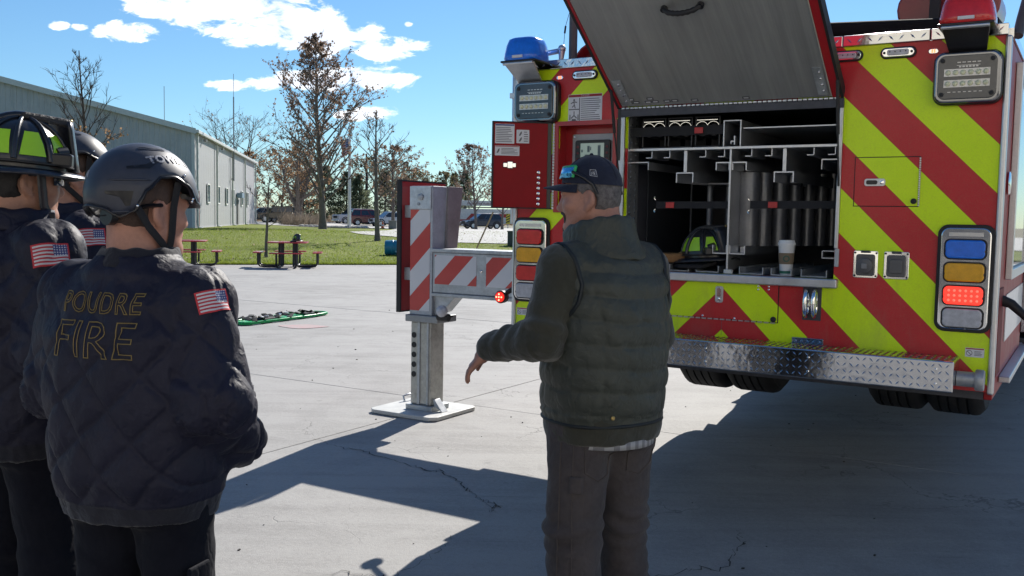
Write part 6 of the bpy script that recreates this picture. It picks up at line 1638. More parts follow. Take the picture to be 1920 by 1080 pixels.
def cloth_mat(name, c1, c2, rough=.75, weave=420, bumpy=.25, sheen=.15, spec=.3, fold=0.0):
    m, t, b = new_mat(name); co = t.coord('Object')
    n1 = t.noise(co, 5, 5, .65); n2 = t.noise(co, 60, 3, .6)
    t.put(b.inputs['Base Color'], t.mix(t.smooth(t.math('ADD', t.math('MULTIPLY', n1, .7), t.math('MULTIPLY', n2, .3)), .32, .68), c1, c2))
    b.inputs['Roughness'].default_value = rough; b.inputs['Specular IOR Level'].default_value = spec; b.inputs['Sheen Weight'].default_value = sheen
    b.inputs['Sheen Roughness'].default_value = .5
    nrm = t.bump(t.noise(co, weave, 2, .5), bumpy, .001)
    nrm = t.bump(t.noise(t.mapping(co, (1.0, 1.0, .6)), 22, 4, .6, .6), .25 + fold, .006, nrm)
    cr = t.node('ShaderNodeTexVoronoi', feature='DISTANCE_TO_EDGE'); cr.inputs['Scale'].default_value = 16
    wv2 = t.node('ShaderNodeTexNoise'); t.put(wv2.inputs['Vector'], co); wv2.inputs['Scale'].default_value = 14; wv2.inputs['Detail'].default_value = 4
    mx2 = t.node('ShaderNodeVectorMath', operation='MULTIPLY_ADD'); t.l.new(wv2.outputs['Color'], mx2.inputs[0]); mx2.inputs[1].default_value = (.12, .12, .12); t.l.new(t.mapping(co, (1.0, 1.0, .55)), mx2.inputs[2]); t.l.new(mx2.outputs[0], cr.inputs['Vector'])
    nrm = t.bump(t.smooth(cr.outputs['Distance'], 0, .22), .16 + fold * .9, .006, nrm)
    t.put(b.inputs['Normal'], nrm); return m
m_nylon = cloth_mat('navy_nylon', (.010, .010, .022), (.015, .015, .031), .60, 500, .15, .02, .25, .1)
m_navy = cloth_mat('navy_twill', (.005, .0055, .010), (.009, .010, .016), .85, sheen=.03, spec=.12)
m_knit = cloth_mat('navy_knit', (.010, .010, .016), (.017, .017, .026), .9, 260, .6, .2)
m_vest = cloth_mat('green_quilted_nylon', (.034, .038, .029), (.048, .053, .042), .55, 500, .12, .05, .4, .15)
m_fleece = cloth_mat('olive_fleece', (.034, .034, .024), (.050, .049, .036), .95, 240, .5, .3)
m_jean = cloth_mat('brown_grey_canvas', (.050, .042, .043), (.076, .066, .066), .9, 380, .5, .1)
m_boot = M('boot_leather', (.02, .018, .017), .5, bump=.4)

def bvh_of(o):
    me = o.data; return BVHTree.FromPolygons([tuple(v.co) for v in me.vertices], [tuple(p.vertices) for p in me.polygons])
def limb_pts(a, b, n): return [tuple(np.array(a) * (1 - i / n) + np.array(b) * i / n) for i in range(n + 1)]
def make_body(root, J, skin, h=.0068, hands=()):
    """one continuous figure: head, neck, trunk, limbs, hands"""
    S_ = SDF((-.62, -.34, -.01), (.62, .52, J['top'] + .03), h)
    k = .035
    z = J['hipz']
    S_.stack([(z - .06, .15, .10, 0, J.get('hy', 0)), (z + .06, .158, .105, 0, J.get('hy', 0)), (z + .20, .14, .095, 0, 0), (J['shz'] - .18, .165, .11, 0, 0), (J['shz'] - .05, .16, .095, 0, -.005), (J['shz'] + .02, .10, .07, 0, -.01)], k)
    for s_ in ('L', 'R'):
        S_.cone(J['hip' + s_], J['knee' + s_], .085, .056, k); S_.cone(J['knee' + s_], J['ank' + s_], .054, .038, k)
        a = J['ank' + s_]; S_.cone((a[0], a[1] - .02, .045), (a[0], a[1] + .17, .03), .035, .028, .02)
        S_.cone(J['sh' + s_], J['elb' + s_], .052, .040, k); S_.cone(J['elb' + s_], J['wri' + s_], .040, .027, k)
        S_.cone((0, -.01, J['shz'] + .01), J['sh' + s_], .06, .05, k)
    Rm = head_prims(S_, J['head'], J['hyaw'], J.get('hpitch', 0), J.get('hs', 1.0), neck_to=(0, -.02, J['shz'] + .01), nose=J.get('nose', 1.0))
    for hd in hands: hand_prims(S_, *hd)
    P, F = S_.mesh(); P = relax(P, F, 1, .35)
    b = np_obj('body', P, F, skin, root)
    return b, Rm
def arms(S_, J, r_sh, r_el, r_wr, k=.035, bag=0.0):
    for s_ in ('L', 'R'):
        S_.cone(J['sh' + s_], J['elb' + s_], r_sh, r_el, k); S_.cone(J['elb' + s_], J['wri' + s_], r_el, r_wr, k)
def trousers(root, J, mat, seed, top, wa=.185, wb=.135, r=(.105, .085, .078), name='trousers', h=.009):
    S_ = SDF((-.36, -.32, -.01), (.36, .34, top + .05), h); hy = J.get('hy', 0)
    S_.stack([(J['hipz'] - .09, wa * .94, wb * .95, 0, hy), (J['hipz'] + .02, wa, wb, 0, hy), (top, wa * .96, wb * .95, 0, hy)], .03)
    for s_ in ('L', 'R'): S_.cone(J['hip' + s_], J['knee' + s_], r[0], r[1], .04); S_.cone(J['knee' + s_], (J['ank' + s_][0], J['ank' + s_][1], .05), r[1], r[2], .03)
    P, F = S_.mesh(); N = vnormals(P, F)
    d = waves(P, seed, 14, 7, (1, 1, .55)) * .0045 + waves(P, seed + 1, 34, 6, (.6, .6, 1)) * .0026 + waves(P, seed + 4, 62, 7, (1, 1, .6)) * .0014
    zk = P[:, 2]; fold = np.exp(-((zk - .16) / .12) ** 2) + .8 * np.exp(-((zk - J['kneeL'][2]) / .09) ** 2)
    d += fold * .010 * np.sin(zk * 95 + 3 * waves(P, seed + 2, 8, 4)) * (.5 + .5 * waves(P, seed + 3, 9, 4))
    P = P + N * d[:, None]
    return np_obj(name, relax(P, F, 1, .3), F, mat, root)
def boots(root, J, mat):
    for s_ in ('L', 'R'):
        a = J['ank' + s_]; S_ = SDF((a[0] - .1, a[1] - .14, -.01), (a[0] + .1, a[1] + .24, .2), .009)
        S_.cone((a[0], a[1] - .03, .05), (a[0], a[1] + .16, .035), .05, .042, .03); S_.cone((a[0], a[1] - .01, .06), (a[0], a[1], .17), .05, .055, .03)
        S_.cone((a[0], a[1] - .04, .018), (a[0], a[1] + .17, .016), .018, .018, .02)
        P, F = S_.mesh(); P[:, 2] = np.maximum(P[:, 2], .001); np_obj('boot', P, F, mat, root)
def quilt_jacket(root, J, seed, mat, prof, h=.0085, r=(.090, .084, .070), depth=.010, yoke=1.28, pitch=.150, collar=None, sg=.0085):
    S_ = SDF((-.56, -.34, prof[0][0] - .04), (.56, .5, prof[-1][0] + .14), h)
    S_.stack(prof, .03)
    for s_ in ('L', 'R'): S_.cone((0, -.012, J['shz'] + .0), J['sh' + s_], .072, r[0] * .92, .04)
    arms(S_, J, *r, k=.04)
    if collar: S_.stack(collar, .02, 2.2)
    P, F = S_.mesh(); N = vnormals(P, F)
    aR = arm_coord(P, [J['shR'], J['elbR'], J['wriR']]); aL = arm_coord(P, [J['shL'], J['elbL'], J['wriL']])
    isR = (aR[1] < r[0] * 1.18) & (P[:, 0] > .12); isL = (aL[1] < r[0] * 1.18) & (P[:, 0] < -.12)
    isR &= ~((np.abs(P[:, 0]) < .20) & (aR[0] < .10)); isL &= ~((np.abs(P[:, 0]) < .20) & (aL[0] < .10))
    arm = isR | isL
    u = np.where(isR, aR[2] * .085, np.where(isL, aL[2] * .085, P[:, 0] + .02 * np.sin(P[:, 2] * 9)))
    v = np.where(isR, aR[0], np.where(isL, aL[0], P[:, 2] + .015 * np.sin(P[:, 0] * 11 + 1)))
    sx = np.where(arm, .15, pitch); sz = np.where(arm, .17, pitch * 1.12)
    a = u / sx + v / sz + .18; b = u / sx - v / sz + .31
    da = np.abs(a - np.round(a)) * sx * .72; db = np.abs(b - np.round(b)) * sx * .72
    seam = np.exp(-(da / sg) ** 2) + np.exp(-(db / sg) ** 2)
    puff = np.clip(np.minimum(da, db) / .03, 0, 1) ** .6
    amt = np.where(arm, .9, np.clip(1.15 - .75 * np.clip((P[:, 2] - (yoke - .06)) / .12, 0, 1), .35, 1.15))
    rib = P[:, 2] < prof[0][0] + .055
    d = (puff * depth * .9 - np.minimum(seam, 1.2) * depth * .55) * amt
    d = np.where(rib, .0012 * np.sin(np.arctan2(P[:, 1], P[:, 0]) * 170), d)
    d += waves(P, seed, 13, 7) * .006 + waves(P, seed + 5, 36, 7, (1, 1, .7)) * .0036 + waves(P, seed + 9, 70, 7, (1, 1, .5)) * .0014
    for aa, m_ in ((aR, isR), (aL, isL)):      # folds round the elbow
        Lu = .29; el = np.exp(-((aa[0] - Lu) / .09) ** 2) * m_
        d += el * .011 * np.sin(aa[0] * 88 + 2.2 * np.sin(aa[2] + 1)) * (.55 + .45 * np.cos(aa[2] - 1))
        sh = np.exp(-((aa[0] - .02) / .05) ** 2) * m_; d -= sh * .004
    P = P + N * d[:, None]; P = relax(P, F, 1, .25)
    cz = P[F].mean(1)[:, 2]; mi = (cz < prof[0][0] + .052).astype(int)
    return np_obj('jacket', P, F, [mat, m_knit], root, mi)

def project_grid(bvh, c, ux, uy, w, h, nu, nv, off=.003):
    """rectangle centre c with axes ux, uy laid on a surface, cast along -(ux x uy)"""
    ux, uy, c = Vector(ux).normalized(), Vector(uy).normalized(), Vector(c); n = ux.cross(uy).normalized(); rows = []
    for j in range(nv + 1):
        row = []
        for i in range(nu + 1):
            p = c + ux * (w * (i / nu - .5)) + uy * (h * (j / nv - .5)); hit = bvh.ray_cast(p + n * .22, -n, .6)
            row.append((hit[0] + n * off) if hit[0] is not None else p)
        rows.append(row)
    return rows
def project_text(bvh, body, size, c, ux, uy, mat, parent, name, outline=None, off=.002, spacing=1.0, shear=0.0, bold=0.0):
    vs, fs = text_mesh(body, size, outline, .0004, spacing, shear, bold, .006)
    ux, uy, c = Vector(ux).normalized(), Vector(uy).normalized(), Vector(c); n = ux.cross(uy).normalized(); out = []
    for v in vs:
        p = c + ux * v[0] + uy * v[1]; hit = bvh.ray_cast(p + n * .25, -n, .7)
        q = hit[0] if hit[0] is not None else p
        out.append(q + n * (off + v[2]))
    return MB().add(out, fs).build(name, mat, parent)
m_patch = flag_mat('flag_patch', 1, 1)
m_gold = M('gold_thread', (.22, .155, .045), .55, var=.1)
m_hlet = M('helmet_lettering', (.24, .25, .29), .5)

# ---- rescue helmet
m_rh = M('navy_helmet_shell', (.030, .034, .050), .46, var=.18, scale=9, coat=.08, bump=.15, bscale=110, bdist=.001)
m_liner = M('grey_liner', (.12, .12, .115), .8)
def rescue_helmet(parent, c, Rm, text_side=None, text_back=None, text_front=None, sc=1.0):
    c = Vector(c); A, B, Cc = .120, .147, .138
    oc = Vector((0, -.016, .046))
    def W(p): return tuple(c + Rm @ (Vector(p) * sc))
    def low(a):      # height of the lower edge, by azimuth from the front (absolute)
        a = abs(math.degrees(a)); pts = [(0, .026), (25, .024), (44, .036), (60, .078), (78, .097), (94, .092), (107, .062), (121, .004), (136, -.012), (156, .008), (180, .014)]
        for (a0, z0), (a1, z1) in zip(pts[:-1], pts[1:]):
            if a <= a1: t_ = (a - a0) / (a1 - a0); t_ = t_ * t_ * (3 - 2 * t_); return z0 + (z1 - z0) * t_
        return pts[-1][1]
    n, m = 72, 16; vs = []; fs = []
    for i in range(m + 1):
        for j in range(n):
            az = -math.pi + 2 * math.pi * j / n; zl = low(az) - oc.z; zb = (zl) / Cc
            el0 = math.asin(max(-.6, min(.6, zb))); el = el0 + (R(89.7) - el0) * (i / m) ** .9
            rr_ = math.cos(el) if el > 0 else 1 - .10 * (el / .5) ** 2
            x, y, z = A * rr_ * math.sin(az), B * rr_ * math.cos(az), Cc * math.sin(el)
            f = max(0, math.cos(az)) ** 3 * max(0, 1 - i / 3.0); y += .008 * f
            bk = math.exp(-((abs(math.degrees(az)) - 118) / 16) ** 2) * max(0, 1 - i / 4); x *= 1 + .0 * bk
            vs.append(W((oc.x + x, oc.y + y, oc.z + z)))
    for i in range(m):
        for j in range(n): j2 = (j + 1) % n; fs.append((i * n + j, (i + 1) * n + j, (i + 1) * n + j2, i * n + j2))
    fs.append(tuple(m * n + j for j in range(n - 1, -1, -1)))
    sh = MB().add(vs, fs).build('helmet', m_rh, parent, smooth=50); s_ = sh.modifiers.new('thick', 'SOLIDIFY'); s_.thickness = .009 * sc; s_.offset = -1
    s_.use_rim = True
    def hp(az, el, off): q = ellip_pt(az, el, A, B, Cc, off); return W(q + oc)
    # edge bead
    ring = [Vector(vs[j]) for j in range(n)]; MB().tube(ring + [ring[0]], .0042, 6, cap=False).build('edge_bead', m_blackgl, sh, smooth=60)
    # vents: dark recess plates with raised lips
    def patch(name, poly, mat, off, parent_=sh):      # poly of (az_deg, el_deg)
        k = 6; pts = []; 
        for (a0, e0), (a1, e1) in zip(poly, poly[1:] + poly[:1]):
            for q in range(k): pts.append((a0 + (a1 - a0) * q / k, e0 + (e1 - e0) * q / k))
        cx = sum(p[0] for p in poly) / len(poly); cy = sum(p[1] for p in poly) / len(poly)
        v_ = [hp(R(a), R(e), off) for a, e in pts] + [hp(R(cx), R(cy), off)]; L = len(pts)
        return MB().add(v_, [(i, (i + 1) % L, L) for i in range(L)]).build(name, mat, parent_, smooth=60)
    for s_ in (1, -1):
        def sg(pl): q = [(s_ * a, e) for a, e in pl]; return q if s_ < 0 else q[::-1]
        patch('vent', sg([(152, 2), (122, 3), (125, -12), (130, -13), (133, -2), (151, -1)]), m_blackgl, .0015)
        patch('vent', sg([(132, 30), (108, 33), (92, 44), (90, 42), (106, 29), (131, 27)]), m_blackgl, .0015)
        patch('vent', sg([(125, 62), (70, 62), (68, 58), (123, 58)]), m_blackgl, .0012)
        rv = MB()
        for (a, e) in ((62, 24), (52, -1), (54, -4), (118, -12)): rv.sphere(hp(R(s_ * a), R(e), .001), .0042, 10, 6)
        rv.build('rivet', m_chrome, sh, smooth=60)
        # ridges
        for (a0, e0, a1, e1) in ((150, 14, 105, 16), (148, -20, 122, -18)):
            pts = [hp(R(s_ * (a0 + (a1 - a0) * q / 8)), R(e0 + (e1 - e0) * q / 8), .0005) for q in range(9)]
            MB().tube(pts, [.001, .003, .0035, .0035, .0035, .0035, .0035, .003, .001], 6).build('ridge', m_rh, sh, smooth=60)
    # fit dial and cradle at the nape, front pad
    dl = MB().tube([W((.030, -.128, -.012)), W((.026, -.108, -.012))], .023 * sc, 18); dl.build('fit_dial', m_blackgl, sh, smooth=40)
    cr_ = [W((.088 * math.sin(R(a)), -.012 - .106 * math.cos(R(a)), .022 - .034 * math.cos(R(a)) ** 2)) for a in range(-90, 91, 15)]
    MB().tube(cr_, .017, 8, flat=.35, up=(0, 0, 1)).build('cradle', m_blackgl, sh, smooth=60)
    MB().tube([W((.07 * math.sin(R(a)), .01 + .110 * math.cos(R(a)), .050)) for a in range(-60, 61, 20)], .014, 8, flat=.5).build('brow_pad', m_liner, sh, smooth=60)
    # chin straps
    for s_ in (1, -1):
        chin = (s_ * .060, .030, -.102)
        MB().tube([W((s_ * .092, .034, .085)), W((s_ * .083, .028, .02)), W((s_ * .074, .030, -.05)), W(chin)], .010, 8, flat=.22, up=tuple(Rm @ Vector((1, 0, 0)))).build('chin_strap', m_strap, sh, smooth=60)
        MB().tube([W((s_ * .094, -.080, .015)), W((s_ * .091, -.045, -.035)), W((s_ * .078, .0, -.075)), W(chin)], .010, 8, flat=.22, up=tuple(Rm @ Vector((1, 0, 0)))).build('chin_strap', m_strap, sh, smooth=60)
        MB().box(W((s_ * .062, .034, -.098)), (.016, .026, .026), Rm).build('strap_buckle', m_blackgl, sh, bevel=.004)
    MB().tube([W((.058, .040, -.106)), W((.045, .066, -.122)), W((0, .078, -.128)), W((-.045, .066, -.122)), W((-.060, .030, -.106))], .011, 8, flat=.25).build('chin_strap', m_strap, sh, smooth=60)
    bv = bvh_of(sh)
    def lettering(body, az, el, size, tilt=0.0, bold=.0012):
        o = Vector(ellip_pt(R(az), R(el), A, B, Cc)) + oc; nrm = Vector((o.x / A ** 2, (o.y - oc.y) / B ** 2, (o.z - oc.z) / Cc ** 2)).normalized()
        ux = Vector((0, 0, 1)).cross(nrm).normalized(); uy = nrm.cross(ux); q = Matrix.Rotation(tilt, 3, nrm)
        project_text(bv, body, size, W(o), Rm @ (q @ ux), Rm @ (q @ uy), m_hlet, sh, 'lettering', None, .001, 1.05, 0, bold)
    if text_side: lettering(text_side[0], *text_side[1:])
    if text_back: lettering(text_back[0], *text_back[1:])
    if text_front: lettering(text_front[0], *text_front[1:])
    return sh
def hair(parent, c, Rm, mat, sc=1.0, thick=.005, front=.06, low=-.055, seed=1, sideburn=True):
    """close-cropped hair: a thin shell over the back and sides of the skull, clear of face and ears"""
    S_ = SDF((c[0] - .16, c[1] - .16, c[2] - .14), (c[0] + .16, c[1] + .16, c[2] + .18), .0055); C_ = Vector(c)
    q = lambda x, y, z: tuple(C_ + Rm @ (Vector((x, y, z)) * sc)); eu = Rm.to_euler()
    S_.ell(q(0, -.012, .045), tuple((v + thick) * sc for v in (.077, .098, .092)), eu, .02)
    S_.ell(q(0, -.040, -.005), tuple((v + thick) * sc for v in (.066, .062, .062)), eu, .03)
    # cut away face, ears and neck
    P0 = np.array(C_); M3 = np.array(Rm); X, Y, Z = np.meshgrid(*S_.ax, indexing='ij')
    G = np.stack([X - P0[0], Y - P0[1], Z - P0[2]], -1) @ M3 / sc
    x, y, z = G[..., 0], G[..., 1], G[..., 2]
    face = (y - (.010 + np.clip((z - .02) * 1.1, 0, .075)))
    ear = .026 - np.sqrt((y + .012) ** 2 + (z * .75) ** 2) ; ear = np.where(np.abs(x) > .055, ear, -1)
    neck = (low - .25 * (y + .08)) - z
    S_.V = np.maximum(S_.V, np.maximum(face, np.maximum(ear, neck)))
    P, F = S_.mesh(); N = vnormals(P, F); P = P + N * (waves(P, seed, 150, 8) * .0012)[:, None]
    return np_obj('hair', P, F, mat, parent)
m_hair_br = M('brown_hair', (.060, .036, .028), .75, var=.3, scale=30, bump=.8, bscale=260, bdist=.002)
m_hair_bk = M('black_hair', (.012, .010, .010), .65, var=.3, scale=30, bump=.8, bscale=260, bdist=.002)
m_hair_gr = M('grey_hair', (.11, .10, .10), .75, var=.45, scale=60, bump=.8, bscale=260, bdist=.002)

def collar(parent, name, mat, rows, gap=0, n=40, thick=.012, tip=0.0, flare=0.0, tilt=0.0):
    """standing collar: rings (z, a, b, cx, cy) bottom to top, open by gap degrees at the front"""
    vs = []; fs = []; m = len(rows)
    for i, (z, a, b, cx, cy) in enumerate(rows):
        for j in range(n + 1):
            ph = R(180 + gap / 2) if False else R(90 + gap / 2 + (360 - gap) * j / n)
            w = max(0, math.sin(ph)) ** 3; f = i / (m - 1)
            vs.append((cx + a * math.cos(ph) * (1 + flare * f * w), cy + b * math.sin(ph) + flare * .05 * f * w, z - tip * f * w - tilt * f * math.sin(ph) + .004 * math.sin(j * 1.3 + i)))
    for i in range(m - 1):
        for j in range(n): a_ = i * (n + 1) + j; fs.append((a_, a_ + 1, a_ + n + 2, a_ + n + 1))
    o = MB().add(vs, fs).build(name, mat, parent, smooth=70); s_ = o.modifiers.new('thick', 'SOLIDIFY'); s_.thickness = thick; s_.offset = 0
    sb = o.modifiers.new('soft', 'SUBSURF'); sb.levels = 1; sb.render_levels = 1
    return o
def legs(J, hipz, k=(.115, .02, .48), dy=0):
    J.update(hipz=hipz, hipL=(-.095, 0, hipz - .01), hipR=(.095, 0, hipz - .01), kneeL=(-k[0], k[1] + dy, k[2]), kneeR=(k[0], k[1], k[2]), ankL=(-k[0] - .01, -.02 + dy, .09), ankR=(k[0] + .01, -.02, .09))
    return J
JPROF = lambda dz, w=1.0: [(.775 + dz, .198 * w, .150, 0, 0), (.83 + dz, .208 * w, .158, 0, 0), (.90 + dz, .228 * w, .176, 0, -.002), (1.10 + dz, .232 * w, .178, 0, -.006), (1.24 + dz, .228 * w, .168, 0, -.012), (1.33 + dz, .196 * w, .142, 0, -.012), (1.405 + dz, .135 * w, .112, 0, -.01), (1.455 + dz, .098, .095, 0, -.006)]
def flag_on(jk, bv, c, n_, parent, w=.088, h=.056, up=(0, 0, 1)):
    n_ = Vector(n_).normalized(); uy = Vector(up); uy = (uy - n_ * uy.dot(n_)).normalized(); ux = uy.cross(n_)
    uv_grid('flag_patch', project_grid(bv, c, ux, uy, w, h, 10, 7, .0035), 10, 7, m_patch, parent, flipu=True)

# ------------------------------------------------------------------ B: nearest firefighter, back to the camera
pB = empty('person', (-.985, 2.50, 0), R(-18), 'person in navy quilted jacket lettered POUDRE FIRE and rescue helmet, back turned', 'person')
JB = legs(dict(shz=1.395, top=1.76, shL=(-.188, -.01, 1.352), shR=(.188, -.01, 1.352), elbR=(.262, -.045, 1.105), wriR=(.185, .185, .945), elbL=(-.250, -.02, 1.105), wriL=(-.18, .19, .96), head=(.008, .025, 1.575), hyaw=R(-22), hpitch=R(-2)), .87)
bB, RmB = make_body(pB, JB, m_skin2, hands=[((.165, .20, .935), (-.75, .5, -.3), (-.5, -.6, .3), -1), ((-.17, .21, .94), (.4, .75, -.5), (.8, -.3, .2), 1)])
trousers(pB, JB, m_navy, 3, .90); boots(pB, JB, m_boot)
jB = quilt_jacket(pB, JB, 31, m_nylon, JPROF(0.01), h=.0062, depth=.0075, sg=.0052)
collar(pB, 'collar', m_knit, [(1.435, .118, .112, 0, -.004), (1.465, .094, .098, 0, .004), (1.487, .088, .094, .002, .010)], 14, thick=.014)
vB = bvh_of(jB)
def back_text(body, width, cap, x, z):
    vs, fs = text_mesh(body, cap / .70, .0013, 0, 1.08, maxlen=.006)
    w = vs[:, 0].max() - vs[:, 0].min(); hgt = vs[:, 1].max() - vs[:, 1].min(); vs = vs.copy(); vs[:, 0] *= width / w; vs[:, 1] *= cap / hgt; out = []
    vs[:, 0] -= (vs[:, 0].max() + vs[:, 0].min()) / 2; vs[:, 1] -= (vs[:, 1].max() + vs[:, 1].min()) / 2
    for v in vs:
        p = Vector((x + v[0], -.5, z + v[1])); hit = vB.ray_cast(p, Vector((0, 1, 0)), 1.0)
        q = hit[0] if hit[0] is not None else Vector((p.x, -.17, p.z)); out.append((q.x, q.y - .0018 - v[2], q.z))
    MB().add(out, fs).build('embroidery', m_gold, jB)
back_text('POUDRE', .232, .054, .004, 1.352); back_text('FIRE', .232, .090, .004, 1.262)
flag_on(jB, vB, (.235, -.035, 1.345), (.82, -.46, .38), jB, up=(-.25, 0, 1))
MB().prism(rrect(-.045, .045, -.06, .05, .01), Matrix(((0, 0, 1, .196), (-1, 0, 0, -.03), (0, 1, 0, .62), (0, 0, 0, 1))), .012).build('cargo_pocket', m_navy, pB, bevel=.006)
hB = hair(pB, JB['head'], RmB, m_hair_br, seed=4)
rescue_helmet(pB, JB['head'], RmB, ('TOWER1', 72, 44, .032, 0), ('PFA', 196, 20, .026, 0))

# ------------------------------------------------------------------ C: firefighter in the leather helmet at the left edge
pC = empty('person', (-1.50, 2.86, 0), R(-30), 'person wearing a black leather fire helmet with lime patches and sunglasses', 'person')
JC = legs(dict(shz=1.475, top=1.86, shL=(-.185, -.01, 1.455), shR=(.185, -.01, 1.455), elbR=(.258, -.05, 1.19), wriR=(.20, .18, 1.05), elbL=(-.258, -.03, 1.19), wriL=(-.18, .20, 1.05), head=(0.0, .03, 1.655), hyaw=R(-16)), .93, (.115, .02, .51))
bC, RmC = make_body(pC, JC, m_skin, hands=[((.19, .20, 1.035), (-.5, .8, -.3), (-.7, -.4, .2), -1), ((-.17, .22, 1.035), (.5, .8, -.3), (.7, -.4, .2), 1)])
trousers(pC, JC, m_navy, 13, .96); boots(pC, JC, m_boot)
jC = quilt_jacket(pC, JC, 41, m_nylon, JPROF(.08), depth=.0085, yoke=1.55, sg=.007)
collar(pC, 'collar', m_nylon, [(1.515, .118, .112, 0, -.004), (1.55, .10, .102, 0, .002), (1.585, .095, .10, .002, .008)], 20, thick=.016)
flag_on(jC, bvh_of(jC), (.24, -.045, 1.445), (.80, -.54, .34), jC, up=(-.2, 0, 1), w=.098, h=.064)
hair(pC, JC['head'], RmC, m_hair_bk, seed=8, thick=.008)
helC = MB().lathe([(.084, 0), (.09, .01), (.088, .03), (.07, .035)], 30, sx=1, sy=1.22).build('helmet', m_black, pC)
helC.matrix_local = Matrix.Translation(Vector(JC['head']) + RmC @ Vector((0, -.004, .050))) @ RmC.to_4x4() @ Matrix.Rotation(R(-4), 4, 'X')
fire_helmet(helC)
hx_ = lambda x, y, z, J=JC, Rm=RmC: tuple(Vector(J['head']) + Rm @ Vector((x, y, z)))
for s_ in (1, -1):
    st = MB().tube([hx_(s_ * .090, .022, .062), hx_(s_ * .089, .026, 0), hx_(s_ * .083, .032, -.06), hx_(s_ * .079, .048, -.10), hx_(s_ * .074, .066, -.145), hx_(s_ * .066, .075, -.17)], .0125, 8, flat=.2, up=tuple(RmC @ Vector((1, 0, 0)))).build('chin_strap', m_hel, pC, smooth=60)
    MB().box(hx_(s_ * .092, .022, .052), (.008, .034, .022), RmC).build('strap_clip', m_brass, st, bevel=.003)
    MB().box(hx_(s_ * .082, .048, -.098), (.012, .030, .034), RmC).build('strap_buckle', m_blackgl, st, bevel=.004)
def shades(parent, J, Rm, lens, frame, name='sunglasses'):
    q = lambda x, y, z: tuple(Vector(J['head']) + Rm @ Vector((x, y, z)))
    vs = []; n = 16
    for zz in (-.016, .022):
        for i in range(n + 1):
            a = R(-64 + 128 * i / n); k = 1 - .25 * math.exp(-(a / .16) ** 2) if zz < 0 else 1
            vs.append(q(.074 * math.sin(a), .030 + .082 * math.cos(a), .016 + zz * k))
    o = MB().add(vs, [(i, i + 1, n + 2 + i, n + 1 + i) for i in range(n)]).build(name, lens, parent, smooth=60); s_ = o.modifiers.new('thick', 'SOLIDIFY'); s_.thickness = .003
    for s2 in (1, -1): MB().tube([q(s2 * .068, .066, .030), q(s2 * .081, .03, .030), q(s2 * .084, -.01, .028), q(s2 * .083, -.03, .010)], .0045, 6).build('temple', frame, o, smooth=60)
    MB().tube([q(.075 * math.sin(R(-64 + 128 * i / 12)), .030 + .084 * math.cos(R(-64 + 128 * i / 12)), .040) for i in range(13)], .003, 6).build('top_bar', frame, o, smooth=60)
    return o
shades(pC, JC, RmC, m_tint, m_blackgl)

# ------------------------------------------------------------------ D: firefighter between the two, further back
pD = empty('person', (-1.70, 3.62, 0), R(-36), 'person in a navy jacket and navy rescue helmet, standing behind the other two firefighters', 'person')
JD = legs(dict(shz=1.50, top=1.90, shL=(-.185, -.01, 1.48), shR=(.185, -.01, 1.48), elbR=(.262, -.04, 1.215), wriR=(.20, .18, 1.07), elbL=(-.262, -.03, 1.215), wriL=(-.18, .20, 1.07), head=(0.01, .035, 1.70), hyaw=R(-20)), .95, (.115, .02, .52))
bD, RmD = make_body(pD, JD, m_skin2, hands=[((.19, .20, 1.055), (-.5, .8, -.3), (-.7, -.4, .2), -1), ((-.17, .22, 1.055), (.5, .8, -.3), (.7, -.4, .2), 1)])
trousers(pD, JD, m_navy, 23, .98); boots(pD, JD, m_boot)
jD = quilt_jacket(pD, JD, 51, m_nylon, JPROF(.105), depth=.0085, yoke=1.55, sg=.007)
collar(pD, 'collar', m_nylon, [(1.545, .118, .112, 0, -.004), (1.58, .10, .102, 0, .002), (1.61, .095, .10, .002, .008)], 20, thick=.016)
flag_on(jD, bvh_of(jD), (.24, -.04, 1.475), (.84, -.48, .34), jD, up=(-.2, 0, 1), w=.098, h=.064)
hair(pD, JD['head'], RmD, m_hair_br, seed=9)
rescue_helmet(pD, JD['head'], RmD, ('TOWER1', 126, 33, .034, 0), None)

# ------------------------------------------------------------------ A: speaker in the green vest
pA = empty('person', (.335, 3.42, 0), R(34), 'person in dark green quilted vest, navy cap and brown canvas trousers, left arm out', 'person')
JA = legs(dict(shz=1.425, top=1.80, shL=(-.20, 0, 1.405), shR=(.20, 0, 1.405), elbL=(-.272, -.005, 1.165), wriL=(-.335, .225, 1.112), elbR=(.268, .04, 1.15), wriR=(.17, .25, 1.03), head=(-.030, .062, 1.648), hyaw=R(41), hpitch=R(-3), hy=0, nose=1.03), .86, (.125, .02, .47), dy=-.03)
JA['hy'] = 0
bA, RmA = make_body(pA, JA, m_skin2, h=.0056, hands=[((-.342, .245, 1.098), (-.052, .050, -.080), (.82, -.57, -.2), -1, .20), ((.155, .275, 1.02), (-.5, .6, -.4), (-.6, -.4, .2), -1)])
tA = trousers(pA, JA, m_jean, 33, .90, .195, .160, (.122, .098, .092)); boots(pA, JA, m_boot)
